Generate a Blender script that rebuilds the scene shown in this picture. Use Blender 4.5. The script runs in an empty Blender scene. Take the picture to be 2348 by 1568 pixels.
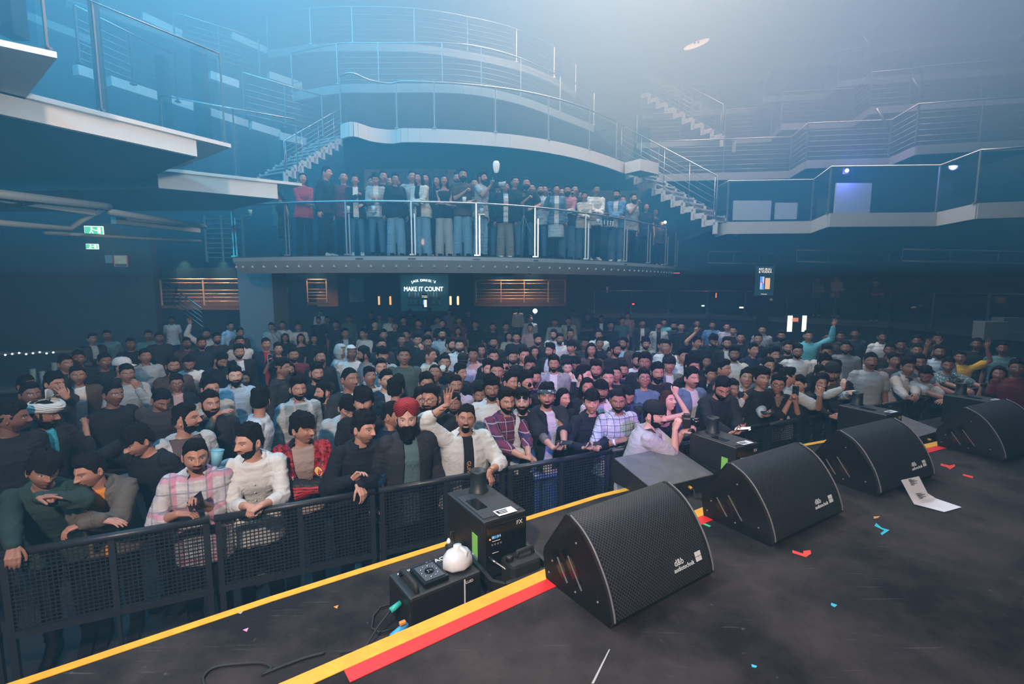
import bpy, bmesh, math, random
import numpy as np
from mathutils import Vector, Matrix
random.seed(7); RNG = np.random.default_rng(7)
S = bpy.context.scene
COL = S.collection
R = math.radians
# ---------------------------------------------------------------- camera
H = 2.73; F = 1130.0; PITCH = 0.1134
cam_d = bpy.data.cameras.new('camera'); cam = bpy.data.objects.new('camera', cam_d); COL.objects.link(cam)
cam.location = (0, 0, H); cam.rotation_euler = (math.pi/2 - PITCH, 0, 0)
cam_d.sensor_width = 36.0; cam_d.lens = 36.0*F/2348.0; cam_d.clip_start = 0.05; cam_d.clip_end = 120
S.camera = cam
# ---------------------------------------------------------------- colour management / world
S.view_settings.view_transform = 'Standard'; S.view_settings.look = 'None'
S.view_settings.gamma = 1.0; S.view_settings.use_curve_mapping = False
S.view_settings.exposure = -0.08
W = bpy.data.worlds.new('world'); S.world = W; W.use_nodes = True
W.node_tree.nodes['Background'].inputs[0].default_value = (0.05, 0.13, 0.20, 1)
W.node_tree.nodes['Background'].inputs[1].default_value = 0.05
cy = S.cycles
cy.max_bounces = 4; cy.diffuse_bounces = 1; cy.use_adaptive_sampling = True; cy.adaptive_threshold = .06; cy.adaptive_min_samples = 16; cy.glossy_bounces = 2; cy.transmission_bounces = 2
cy.volume_bounces = 0; cy.transparent_max_bounces = 14
cy.caustics_reflective = False; cy.caustics_refractive = False
cy.use_denoising = True; cy.sample_clamp_indirect = 3.0
# ---------------------------------------------------------------- large lights
def area(name, loc, target, size, power, col, sy=None, spread=180):
    d = bpy.data.lights.new(name, 'AREA'); d.energy = power; d.color = col; d.shape = 'RECTANGLE'
    d.size = size; d.size_y = sy or size; d.spread = R(spread)
    o = bpy.data.objects.new(name, d); COL.objects.link(o); o.location = loc
    o.rotation_euler = (Vector(target)-Vector(loc)).to_track_quat('-Z', 'Y').to_euler(); return o
def spot(name, loc, target, power, col, ang=50, blend=.6, rad=.15):
    d = bpy.data.lights.new(name, 'SPOT'); d.energy = power; d.color = col; d.spot_size = R(ang)
    d.spot_blend = blend; d.shadow_soft_size = rad
    o = bpy.data.objects.new(name, d); COL.objects.link(o); o.location = loc
    o.rotation_euler = (Vector(target)-Vector(loc)).to_track_quat('-Z', 'Y').to_euler(); return o
# flash bounced off the stage roof behind the photographer
spot('camera_flash', (-.9, -1.6, 4.7), (-.9, 6, 2.2), 1650, (1.0, .85, .79), 122, .9, .12)
area('stage_wash', (-1.5, -1.0, 7.0), (.2, 5, 1.2), 2.0, 45, (.80, .84, 1.0))
# house lamps high in the hall: white over the centre, teal over the left
area('roof_flood', (3.3, 12.5, 14.3), (3.3, 13.0, 0), 7, 3300, (.80, .89, 1.0), 7)
area('roof_flood', (-6.5, 9.0, 14.3), (-6.5, 9.0, 0), 8, 4400, (.03, .42, .95), 8)
area('roof_flood', (13.0, 12.0, 14.3), (13.0, 12.0, 0), 8, 900, (.12, .40, 1.0), 8)
spot('added_side_flood', (-5.0, -3.5, 8.5), (-5.0, 9.0, 5.0), 3600, (.03, .48, 1.0), 80, 1.0, .5)  # added teal flood that tints the left haze and beams, not a house lamp
spot('added_side_flood', (-12.5, 3.0, 3.6), (-9.5, 12.0, 4.2), 1500, (.01, .46, .90), 70, 1.0, .4)  # added low flood, gives the haze under the left boxes its teal glow
spot('added_front_flood', (1.0, -3.5, 6.8), (0.5, 13.0, 7.0), 5200, (.30, .68, 1.0), 75, 1.0, .5)  # added flood behind the stage to brighten the galleries and upper haze
spot('added_beam_wash', (2.0, -1.5, 3.6), (-4.6, 7.0, 4.6), 1700, (.82, .94, 1.0), 40, 1.0, .2)  # added wash to whiten the left beams, no lamp stands there
spot('stage_key', (-2.6, 4.2, 6.6), (1.3, 1.9, 1.2), 620, (1.0, .93, .88), 62, .6, .12)
# stage beams: lilac at the centre of the crowd, blue on the barrier
spot('stage_beam', (2.2, -1.5, 6.0), (1.1, 6.4, 1.5), 2800, (.50, .14, 1.0), 24, 1.0, .1)
spot('stage_beam', (1.2, -.8, 5.4), (.62, 4.9, .7), 1900, (.04, .18, 1.0), 12, 1.0, .1)
# ---------------------------------------------------------------- projection helpers
SP, CP = math.sin(PITCH), math.cos(PITCH)
def ray(x, y):
    u = 784.0-y
    return Vector(((x-1174.0), F*CP+u*SP, -F*SP+u*CP))
def atz(x, y, z):
    d = ray(x, y); return Vector((0, 0, H)) + d*((z-H)/d.z)
def aty(x, y, Y):
    d = ray(x, y); return Vector((0, 0, H)) + d*(Y/d.y)
def px(p):
    v = Vector(p)-Vector((0, 0, H)); dep = v.y*CP-v.z*SP; up = v.y*SP+v.z*CP
    return (1174+F*v.x/dep, 784-F*up/dep)
# ---------------------------------------------------------------- object helpers
def tag(o, label=None, cat=None, group=None, kind=None):
    if label: o['label'] = label
    if cat: o['category'] = cat
    if group: o['group'] = group
    if kind: o['kind'] = kind
    return o
def empty(name, loc=(0, 0, 0), rz=0.0, label=None, cat=None, group=None, kind=None):
    o = bpy.data.objects.new(name, None); COL.objects.link(o); o.location = loc; o.rotation_euler = (0, 0, rz)
    o.empty_display_size = .1
    return tag(o, label, cat, group, kind)
class MB:
    """collects shapes and links them as one mesh object"""
    def __init__(s): s.v = []; s.f = []; s.m = []; s.sm = []
    def add(s, vs, fs, mi=0, smooth=False):
        b = len(s.v); s.v += [tuple(v) for v in vs]
        for f in fs: s.f.append(tuple(b+i for i in f)); s.m.append(mi); s.sm.append(smooth)
        return s
    def box(s, c, d, rot=None, mi=0, bev=0.0):
        hx, hy, hz = d[0]/2, d[1]/2, d[2]/2; c = Vector(c)
        if bev <= 0:
            vs = [Vector((x, y, z)) for x in (-hx, hx) for y in (-hy, hy) for z in (-hz, hz)]
            fs = [(0, 1, 3, 2), (4, 6, 7, 5), (0, 4, 5, 1), (2, 3, 7, 6), (0, 2, 6, 4), (1, 5, 7, 3)]
        else:
            b = min(bev, hx*.95, hy*.95, hz*.95); bm = bmesh.new(); bmesh.ops.create_cube(bm, size=1)
            for v in bm.verts: v.co = Vector((v.co.x*d[0], v.co.y*d[1], v.co.z*d[2]))
            bmesh.ops.bevel(bm, geom=bm.edges[:], offset=b, segments=2, affect='EDGES', profile=.5)
            bm.verts.index_update(); vs = [v.co.copy() for v in bm.verts]; fs = [tuple(v.index for v in f.verts) for f in bm.faces]; bm.free()
        if rot is not None:
            M = rot if isinstance(rot, Matrix) else Matrix.Rotation(rot, 3, 'Z'); M = M.to_3x3(); vs = [M @ v for v in vs]
        return s.add([v+c for v in vs], fs, mi)
    def bar(s, a, b, w, h, mi=0, up=(0, 0, 1)):
        a = Vector(a); b = Vector(b); d = (b-a); L = d.length
        if L < 1e-6: return s
        d.normalize(); u = Vector(up); x = d.cross(u)
        if x.length < 1e-4: x = d.cross(Vector((0, 1, 0)))
        x.normalize(); u = x.cross(d)
        vs = [p+x*i*w/2+u*j*h/2 for p in (a, b) for i, j in ((-1, -1), (1, -1), (1, 1), (-1, 1))]
        return s.add(vs, [(3, 2, 1, 0), (4, 5, 6, 7), (0, 1, 5, 4), (1, 2, 6, 5), (2, 3, 7, 6), (3, 0, 4, 7)], mi)
    def tube(s, pts, r, n=8, mi=0, caps=True, close=False):
        pts = [Vector(p) for p in pts]; rs = r if isinstance(r, (list, tuple)) else [r]*len(pts)
        vs = []; fs = []; px_ = None; k = len(pts)
        for i, p in enumerate(pts):
            if close: t = pts[(i+1) % k]-pts[i-1]
            else: t = pts[min(i+1, k-1)]-pts[max(i-1, 0)]
            t.normalize()
            x = px_ - t*px_.dot(t) if px_ else t.cross(Vector((0, 0, 1)))
            if x.length < 1e-4: x = t.cross(Vector((0, 1, .01)))
            x.normalize(); y = t.cross(x); px_ = x
            vs += [p+(x*math.cos(a)+y*math.sin(a))*rs[i] for a in [2*math.pi*j/n for j in range(n)]]
        for i in range(k if close else k-1):
            for j in range(n):
                i2 = (i+1) % k
                fs.append((i*n+j, i*n+(j+1) % n, i2*n+(j+1) % n, i2*n+j))
        if caps and not close: fs += [tuple(range(n-1, -1, -1)), tuple((k-1)*n+j for j in range(n))]
        return s.add(vs, fs, mi, True)
    def lathe(s, prof, c=(0, 0, 0), n=24, mi=0, M=None, sx=1, sy=1):
        c = Vector(c); vs = []; fs = []
        for r, z in prof:
            for j in range(n):
                a = 2*math.pi*j/n; p = Vector((r*sx*math.cos(a), r*sy*math.sin(a), z))
                vs.append((M @ p if M is not None else p)+c)
        for i in range(len(prof)-1):
            for j in range(n): fs.append((i*n+j, i*n+(j+1) % n, (i+1)*n+(j+1) % n, (i+1)*n+j))
        if prof[0][0] > 1e-5: fs.append(tuple(range(n-1, -1, -1)))
        if prof[-1][0] > 1e-5: fs.append(tuple((len(prof)-1)*n+j for j in range(n)))
        return s.add(vs, fs, mi, True)
    def prism(s, poly, z0, z1, mi=0):
        n = len(poly); vs = [(p[0], p[1], z0) for p in poly]+[(p[0], p[1], z1) for p in poly]
        a = sum(poly[i][0]*poly[(i+1) % n][1]-poly[(i+1) % n][0]*poly[i][1] for i in range(n))
        fs = [tuple(range(n-1, -1, -1)), tuple(range(n, 2*n))]+[(i, (i+1) % n, n+(i+1) % n, n+i) for i in range(n)]
        if a < 0: fs = [tuple(reversed(f)) for f in fs]
        return s.add(vs, fs, mi)
    def sweep(s, prof, x0, x1, mi=0):
        """closed profile in (y,z) extruded along x"""
        n = len(prof); vs = [(x0, p[0], p[1]) for p in prof]+[(x1, p[0], p[1]) for p in prof]
        return s.add(vs, [tuple(range(n-1, -1, -1)), tuple(range(n, 2*n))]+[(i, (i+1) % n, n+(i+1) % n, n+i) for i in range(n)], mi)
    def ball(s, c, r, mi=0, n=10, sc=(1, 1, 1)):
        prof = [(math.sin(math.pi*i/n)*1.0, -math.cos(math.pi*i/n)) for i in range(n+1)]
        c = Vector(c); vs = []; fs = []; m = n*2
        for q, z in prof:
            for j in range(m):
                a = 2*math.pi*j/m; vs.append(c+Vector((q*math.cos(a)*r*sc[0], q*math.sin(a)*r*sc[1], z*r*sc[2])))
        for i in range(n):
            for j in range(m): fs.append((i*m+j, i*m+(j+1) % m, (i+1)*m+(j+1) % m, (i+1)*m+j))
        return s.add(vs, fs, mi, True)
    def mesh(s, name, mats):
        me = bpy.data.meshes.new(name); me.from_pydata(s.v, [], s.f)
        for m in (mats if isinstance(mats, (list, tuple)) else [mats]): me.materials.append(m)
        me.polygons.foreach_set('material_index', s.m); me.polygons.foreach_set('use_smooth', s.sm); me.update()
        return me
    def build(s, name, mats, parent=None, **kw):
        o = bpy.data.objects.new(name, s.mesh(name, mats)); COL.objects.link(o)
        if parent: o.parent = parent
        return tag(o, **kw)
# ---------------------------------------------------------------- materials
MATS = {}
def mat(name, col, rough=.6, metal=0.0, emit=None, es=1.0, bump=0.0, bscale=60, var=0.0, vscale=4, spec=.5, coat=0):
    if name in MATS: return MATS[name]
    m = bpy.data.materials.new(name); m.use_nodes = True; nt = m.node_tree; b = nt.nodes['Principled BSDF']
    b.inputs['Base Color'].default_value = (*col, 1); b.inputs['Roughness'].default_value = rough
    b.inputs['Metallic'].default_value = metal; b.inputs['Specular IOR Level'].default_value = spec
    if coat: b.inputs['Coat Weight'].default_value = coat
    if emit: b.inputs['Emission Color'].default_value = (*emit, 1); b.inputs['Emission Strength'].default_value = es
    if bump or var:
        tc = nt.nodes.new('ShaderNodeTexCoord')
    if bump:
        n = nt.nodes.new('ShaderNodeTexNoise'); n.inputs['Scale'].default_value = bscale; n.inputs['Detail'].default_value = 4
        bp = nt.nodes.new('ShaderNodeBump'); bp.inputs['Strength'].default_value = bump; bp.inputs['Distance'].default_value = .01
        nt.links.new(tc.outputs['Object'], n.inputs['Vector']); nt.links.new(n.outputs['Fac'], bp.inputs['Height']); nt.links.new(bp.outputs['Normal'], b.inputs['Normal'])
    if var:
        n = nt.nodes.new('ShaderNodeTexNoise'); n.inputs['Scale'].default_value = vscale; n.inputs['Detail'].default_value = 6
        mx = nt.nodes.new('ShaderNodeMix'); mx.data_type = 'RGBA'
        mx.inputs[6].default_value = (*[c*(1-var) for c in col], 1); mx.inputs[7].default_value = (*[min(1, c*(1+var)) for c in col], 1)
        nt.links.new(tc.outputs['Object'], n.inputs['Vector']); nt.links.new(n.outputs['Fac'], mx.inputs[0]); nt.links.new(mx.outputs[2], b.inputs['Base Color'])
    MATS[name] = m; return m
def glass_mat(name, tint=(.75, .9, .95), refl=.12):
    if name in MATS: return MATS[name]
    m = bpy.data.materials.new(name); m.use_nodes = True; nt = m.node_tree; nt.nodes.clear()
    o = nt.nodes.new('ShaderNodeOutputMaterial'); mx = nt.nodes.new('ShaderNodeMixShader'); t = nt.nodes.new('ShaderNodeBsdfTransparent')
    g = nt.nodes.new('ShaderNodeBsdfGlossy'); lw = nt.nodes.new('ShaderNodeLayerWeight'); lw.inputs[0].default_value = refl
    t.inputs[0].default_value = (*tint, 1); g.inputs['Roughness'].default_value = .05
    nt.links.new(lw.outputs['Facing'], mx.inputs[0]); nt.links.new(t.outputs[0], mx.inputs[1]); nt.links.new(g.outputs[0], mx.inputs[2])
    nt.links.new(mx.outputs[0], o.inputs[0]); MATS[name] = m; return m
GLASS = glass_mat('clear_glass', (.80, .90, .94), .04)
WALLM = mat('dark_wall', (.030, .036, .042), .8, var=.3, vscale=1.5)
CEILM = mat('dark_ceiling', (.10, .12, .14), .9, var=.2, vscale=1)
FLOORM = mat('hall_floor', (.03, .03, .032), .5, var=.4, vscale=3)
WHITE = mat('white_paint', (.72, .74, .75), .6, bump=.15, bscale=25, var=.06)
SOFFIT = mat('soffit', (.05, .075, .09), .9, var=.15)
STEEL = mat('brushed_steel', (.42, .44, .46), .38, 1.0)
DSTEEL = mat('painted_steel', (.10, .12, .13), .5, .3)
BLACKM = mat('black_plastic', (.012, .012, .013), .45, bump=.1, bscale=200)
BLACKG = mat('black_gloss', (.008, .008, .009), .15)
BLACKR = mat('black_rubber', (.015, .015, .015), .7)
def text_mesh(txt, size, extrude=.001, align='CENTER'):
    cu = bpy.data.curves.new('lettering', 'FONT'); cu.body = txt; cu.size = size; cu.extrude = extrude; cu.align_x = align; cu.align_y = 'CENTER'
    o = bpy.data.objects.new('tmp', cu); COL.objects.link(o); dg = bpy.context.evaluated_depsgraph_get()
    me = bpy.data.meshes.new_from_object(o.evaluated_get(dg)); bpy.data.objects.remove(o); bpy.data.curves.remove(cu); return me
def text(txt, size, m, parent, M, name='lettering', extrude=.001, sx=1.0):
    me = text_mesh(txt, size, extrude); me.materials.clear(); me.materials.append(m)
    o = bpy.data.objects.new(name, me); COL.objects.link(o); o.parent = parent
    o.matrix_local = M @ Matrix.Diagonal((sx, 1, 1, 1)); return o
def frame(o, x, n):
    """matrix with origin o, x axis x, z axis n"""
    x = Vector(x).normalized(); n = Vector(n).normalized(); y = n.cross(x).normalized(); x = y.cross(n)
    return Matrix(((x.x, y.x, n.x, o[0]), (x.y, y.y, n.y, o[1]), (x.z, y.z, n.z, o[2]), (0, 0, 0, 1)))
# ================================================================ the hall
def struct(mb, name, m, parent=None): return mb.build(name, m, parent, kind='structure')
XL, XR, YB, YF, ZC = -15.5, 19.0, 27.0, -5.0, 14.5
struct(MB().box(((XL+XR)/2, (YB+YF)/2, -.1), (XR-XL, YB-YF, .2)), 'floor', FLOORM)
struct(MB().box(((XL+XR)/2, (YB+YF)/2, ZC+.1), (XR-XL, YB-YF, .2)), 'ceiling', CEILM)
struct(MB().box((XL-.1, (YB+YF)/2, ZC/2), (.2, YB-YF, ZC)), 'wall_left', WALLM)
struct(MB().box((XR+.1, (YB+YF)/2, ZC/2), (.2, YB-YF, ZC)), 'wall_right', WALLM)
struct(MB().box(((XL+XR)/2, YB+.1, ZC/2), (XR-XL, .2, ZC)), 'wall_back', WALLM)
struct(MB().box(((XL+XR)/2, YF-.1, ZC/2), (XR-XL, .2, ZC)), 'wall_front', WALLM)

def slab(pts_edge, pts_back, z, th, fascia_h, name='balcony_floor', fm=None, top=None):
    """balcony deck between an edge polyline and a back polyline, with a painted fascia under its edge"""
    poly = [(p[0], p[1]) for p in pts_edge]+[(p[0], p[1]) for p in reversed(pts_back)]
    mb = MB(); mb.prism(poly, z-th, z, 0); o = struct(mb, name, SOFFIT)
    return o
def fascia(pts, z0, z1, n=1, inset=0.0, th=.06, m=None):
    mb = MB()
    for a, b in zip(pts[:-1], pts[1:]):
        a = Vector((a[0], a[1], 0)); b = Vector((b[0], b[1], 0)); d = (b-a).normalized(); q = Vector((-d.y, d.x, 0))*inset
        mb.bar(a+q+Vector((0, 0, (z0+z1)/2)), b+q+Vector((0, 0, (z0+z1)/2)), th, z1-z0)
    return struct(mb, 'trim_%d' % n, m or WHITE)
def railing(pts, z, label, kind='wire', h=1.1, pw=1.0, r=.024, group='balcony railings', double=False, wires=6, posts=None, name='balcony_railing', glass_h=None):
    """one railing thing following pts; kind wire or glass"""
    c = Vector((pts[0][0], pts[0][1], z)); E = empty(name, c, 0, label, 'railing', group)
    P = [Vector((p[0]-c.x, p[1]-c.y, 0)) for p in pts]
    MB().tube([p+Vector((0, 0, h)) for p in P], r, 8).build('handrail', STEEL, E)
    for i, p in enumerate(P):
        if posts is not None and i not in posts: continue
        mb = MB(); mb.box(p+Vector((0, 0, h/2)), (.028*pw, .05*pw, h)); mb.box(p+Vector((0, 0, .02)), (.1*pw, .1*pw, .03*pw))
        if double: mb.box(p+Vector((.07, 0, h/2-.12)), (.03, .05, h-.26))
        mb.build('post', STEEL, E)
    if kind == 'wire':
        mb = MB()
        for k in range(wires):
            zz = .12+k*(h-.2)/wires; mb.tube([p+Vector((0, 0, zz)) for p in P], .0075, 5)
        mb.build('cable', STEEL, E)
    else:
        gh = glass_h or h-.1
        cuts = sorted(set([0, len(P)-1]+[i for i in (posts if posts is not None else range(len(P))) if i < len(P)]))
        for i0, i1 in zip(cuts[:-1], cuts[1:]):
            q_ = [p.copy() for p in P[i0:i1+1]]; q_[0] += (q_[1]-q_[0]).normalized()*.05; q_[-1] -= (q_[-1]-q_[-2]).normalized()*.05; mb = MB(); n_ = len(q_)
            vs = [p+Vector((0, 0, .02)) for p in q_]+[p+Vector((0, 0, gh+.02)) for p in q_]; mb.add(vs, [(j, j+1, n_+j+1, n_+j) for j in range(n_-1)], 0, True); mb.build('glass_pane', GLASS, E)
    return E
def arc(pts, n=6):
    """catmull-rom through points"""
    out = []; P = [Vector((p[0], p[1], 0)) for p in pts]
    for i in range(len(P)-1):
        p0 = P[max(i-1, 0)]; p1 = P[i]; p2 = P[i+1]; p3 = P[min(i+2, len(P)-1)]
        for k in range(n):
            t = k/n; out.append(.5*((2*p1)+(-p0+p2)*t+(2*p0-5*p1+4*p2-p3)*t*t+(-p0+3*p1-3*p2+p3)*t**3))
    out.append(P[-1]); return [(p.x, p.y) for p in out]
DIMW = mat('dimmed_white', (.30, .33, .36), .7)  # white fascias, darkened in colour to stand for dim, hazy light
# ---- first gallery (with people) : curved, double posts and glass
Z1 = 3.37
G1 = [(-6.25, 11.25), (-4.87, 10.82), (-3.5, 10.62), (-2.12, 10.62), (-.77, 10.88), (.52, 11.4), (1.8, 12.3), (3.0, 13.4), (3.9, 14.4), (4.75, 15.5), (5.45, 16.7)]
E1 = arc(G1, 5)
slab(E1, [(-7.6, 20), (8.5, 20)], Z1, .12, 0)
def fascia_sloped(pts, z0, z1, dz, n):
    mb = MB()
    for a, b in zip(pts[:-1], pts[1:]):
        a = Vector((a[0], a[1], 0)); b = Vector((b[0], b[1], 0)); d = (b-a).normalized(); q = Vector((d.y, -d.x, 0))
        vs = [a+q*.05+Vector((0, 0, z1)), b+q*.05+Vector((0, 0, z1)), b+q*.05+Vector((0, 0, z1-.08)), a+q*.05+Vector((0, 0, z1-.08)),
              a-q*.16+Vector((0, 0, z0)), b-q*.16+Vector((0, 0, z0)), a-q*.2+Vector((0, 0, z1)), b-q*.2+Vector((0, 0, z1))]
        mb.add(vs, [(0, 3, 2, 1), (3, 4, 5, 2), (4, 6, 7, 5), (6, 0, 1, 7)])
    return struct(mb, 'trim_%d' % n, mat('grey_fascia', (.30, .34, .37), .5, var=.1))
fascia_sloped(E1, Z1-.36, Z1-.02, .1, 1)
railing(E1, Z1, 'curved steel and glass railing of the lowest gallery, crowded with people behind it', 'glass', 1.12, double=True, posts=range(0, 51, 5), glass_h=.86, group=None)
# lamp studs on the sloping soffit of the gallery
mb = MB()
for i in range(52):
    t = i/51*(len(E1)-1); k = min(int(t), len(E1)-2); f = t-k
    a = Vector((*E1[k], 0)); b = Vector((*E1[k+1], 0)); d = (b-a).normalized(); q = Vector((d.y, -d.x, 0)); p = a.lerp(b, f)-q*.03+Vector((0, 0, Z1-.21))
    mb.add([p-d*.035-Vector((0, 0, .035)), p+d*.035-Vector((0, 0, .035)), p+Vector((0, 0, .03)), p+q*.035-Vector((0, 0, .01))], [(0, 1, 3), (1, 2, 3), (2, 0, 3), (0, 2, 1)])
mb.build('fascia_stud', mat('stud', (.75, .78, .8), .5), kind='structure')
mb = MB()
for i in (11, 15, 20, 25, 35):
    a = Vector((*E1[i], 0)); mb.box(a+Vector((0, -.06, Z1-.07)), (.16, .02, .025), R(4))
mb.build('trim_2', BLACKM, kind='structure')
# ---- curved gallery above : glass lower gallery with white fascia
Z2 = 6.57
G2 = [(-4.1, 12.35), (-3.75, 12.15), (-3.45, 12.55), (-3.0, 12.75), (-2.55, 12.62), (-1.14, 12.8), (.29, 13.25), (1.6, 14.05), (2.72, 15.1), (3.5, 16.0)]
E2 = arc(G2, 4)
slab(E2, [(-6.5, 20), (5.0, 20)], Z2, .1, 0)
fascia(E2, Z2-.33, Z2+.0, 3)
E2r = E2
railing(E2r, Z2, 'curved glass balustrade with slim posts on the second gallery', 'glass', 1.1, posts=[0, 14, 18, 22, 26, 30, 34], group=None)
struct(MB().box((4.05, 15.9, Z2-.2), (.9, .6, .34), R(38)), 'trim_4', WHITE)
MB().box((0, 0, .5), (.5, .02, .95)).build('glass_screen', GLASS, label='upright glass screen at the right end of the second gallery', cat='glass screen').location = (4.0, 15.75, Z2)
Z3 = 8.5
G3 = [(-6.6, 15.6), (-5.03, 15.0), (-3.83, 14.95), (-2.0, 14.95), (-.9, 15.2), (.27, 15.9), (1.6, 17.2), (2.95, 18.6)]
E3 = arc(G3, 4)
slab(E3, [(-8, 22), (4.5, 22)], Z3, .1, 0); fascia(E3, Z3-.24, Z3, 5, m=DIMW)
railing(E3, Z3, 'curved railing of steel cables on the third gallery, in haze', 'wire', 1.12, posts=range(0, 29, 4), group=None)
Z4 = 10.6
G4 = [(-8.2, 17.6), (-6.6, 17.2), (-5.2, 17.1), (-3.2, 17.2), (-1.5, 17.7), (.16, 18.5), (1.6, 19.8), (2.6, 21.2)]
E4 = arc(G4, 4)
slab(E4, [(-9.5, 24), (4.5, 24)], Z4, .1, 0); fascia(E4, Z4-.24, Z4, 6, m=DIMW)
railing(E4, Z4, 'highest curved cable railing, almost lost in the haze', 'wire', 1.12, posts=range(0, 29, 4), group=None)
# ---- left saw-tooth boxes (level z 4.67)
ZL = 4.67
def tooth(tip, start, n):
    t = Vector((*tip, 0)); s_ = Vector((*start, 0)); d = (t-s_).normalized(); q = Vector((d.y, -d.x, 0))    # q points to the stage side
    back = s_+(-q)*.0+Vector((-7.0, 1.0, 0))
    poly = [tuple(s_.xy), tuple(t.xy), (t.x-1.6, t.y+1.25), (-13, t.y+1.6), (-13, s_.y+.4)]
    struct(MB().prism(poly, ZL-.05, ZL), 'balcony_floor', WHITE)
    inn = t-d*.42; mb = MB(); m0 = s_-q*.10; m1 = inn-q*.10
    hw_ = .27 if n == 9 else .20; mb.bar(m0+Vector((0, 0, ZL-.05-hw_/2)), m1+Vector((0, 0, ZL-.05-hw_/2)), .05, hw_)
    struct(mb, 'trim_%d' % n, WHITE)
    struct(MB().prism([(m0.x, m0.y), (m1.x, m1.y), (m1.x-1.7, m1.y+1.35), (-13, m1.y+1.6), (-13, m0.y+.6)], ZL-(.33 if n == 9 else .26), ZL-(.30 if n == 9 else .23)), 'balcony_soffit', SOFFIT)
    return s_, t
tooth((-3.80, 4.36), (-6.0, 2.55), 7)
tooth((-3.87, 7.05), (-5.35, 4.45), 8)
tooth((-4.00, 9.66), (-5.84, 8.38), 9)
railing([(-5.3, 4.6), (-4.6, 5.78), (-3.92, 7.0)], ZL, 'glass balustrade above the long white beam at upper left', 'glass', 1.15, group=None, pw=.5, r=.012)
railing([(-5.75, 8.45), (-4.9, 9.05), (-4.05, 9.62)], ZL, 'glass balustrade above the shorter white beam left of the gallery', 'glass', 1.15, group=None, pw=.5, r=.012)
railing([(-6.0, 2.6), (-4.9, 3.5), (-3.85, 4.33)], ZL, 'glass balustrade over the white beam end in the top left corner', 'glass', 1.15, group=None, pw=.5, r=.012)
railing([(-12.5, 9.4), (-9.5, 9.9), (-6.6, 10.6)], ZL+.02, 'cable railing crossing the back of the left boxes', 'wire', 1.1, group=None)
# upper left tiers, dim white beams
def beam(a, b, n, h=.3, th=.25):
    mb = MB(); mb.bar(a, b, th, h); return struct(mb, 'trim_%d' % n, WHITE)
k = 10
for (x0, y0, x1, y1, Y0, Y1) in [(40, 22, 222, 92, 14.5, 16), (173, 152, 232, 172, 11.9, 12.4), (250, 178, 358, 213, 12.6, 13.6), (380, 218, 446, 240, 13.8, 14.4), (470, 247, 565, 277, 14.6, 15.8),
                                (150, 0, 400, 75, 17, 19), (325, 30, 415, 72, 15.5, 16.3), (480, 165, 545, 187, 15, 15.6), (530, 75, 610, 110, 17, 17.8), (615, 165, 690, 190, 17, 17.8), (575, 280, 640, 300, 15, 15.6), (640, 305, 700, 318, 15.5, 16)]:
    beam(aty(x0, y0+8, Y0), aty(x1, y1+8, Y1), k, .22, .2); k += 1
def tier_rail(x0, y0, x1, y1, Y0, Y1, label):
    """cable railing whose handrail runs between two points"""
    a = aty(x0, y0, Y0); b = aty(x1, y1, Y1); z = (a.z+b.z)/2-1.1
    return railing([(a.x, a.y), ((a.x+b.x)/2, (a.y+b.y)/2), (b.x, b.y)], z, label, 'wire', 1.1, group=None)
tier_rail(170, 10, 400, 128, 10.5, 12.6, 'cable railing over the left boxes near the top left')
tier_rail(400, 78, 590, 42, 15, 16.5, 'cable railing of the left stair landing high in the haze')
tier_rail(560, 233, 735, 160, 13.0, 14.5, 'cable railing left of the second gallery above the stair')
# tall columns on the left
for (x, y0, y1, Y, w) in [(222, -60, 270, 9.6, .12), (378, 130, 330, 12.2, .2), (462, 110, 330, 12.6, .26), (25, -40, 85, 8.0, .25), (640, 280, 520, 17, .4)]:
    a = aty(x, y1, Y); b = aty(x, y0, Y); struct(MB().box(((a.x+b.x)/2, Y, (a.z+b.z)/2), (w, w, abs(b.z-a.z))), 'column', mat('column_paint', (.06, .09, .10), .6))
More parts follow.
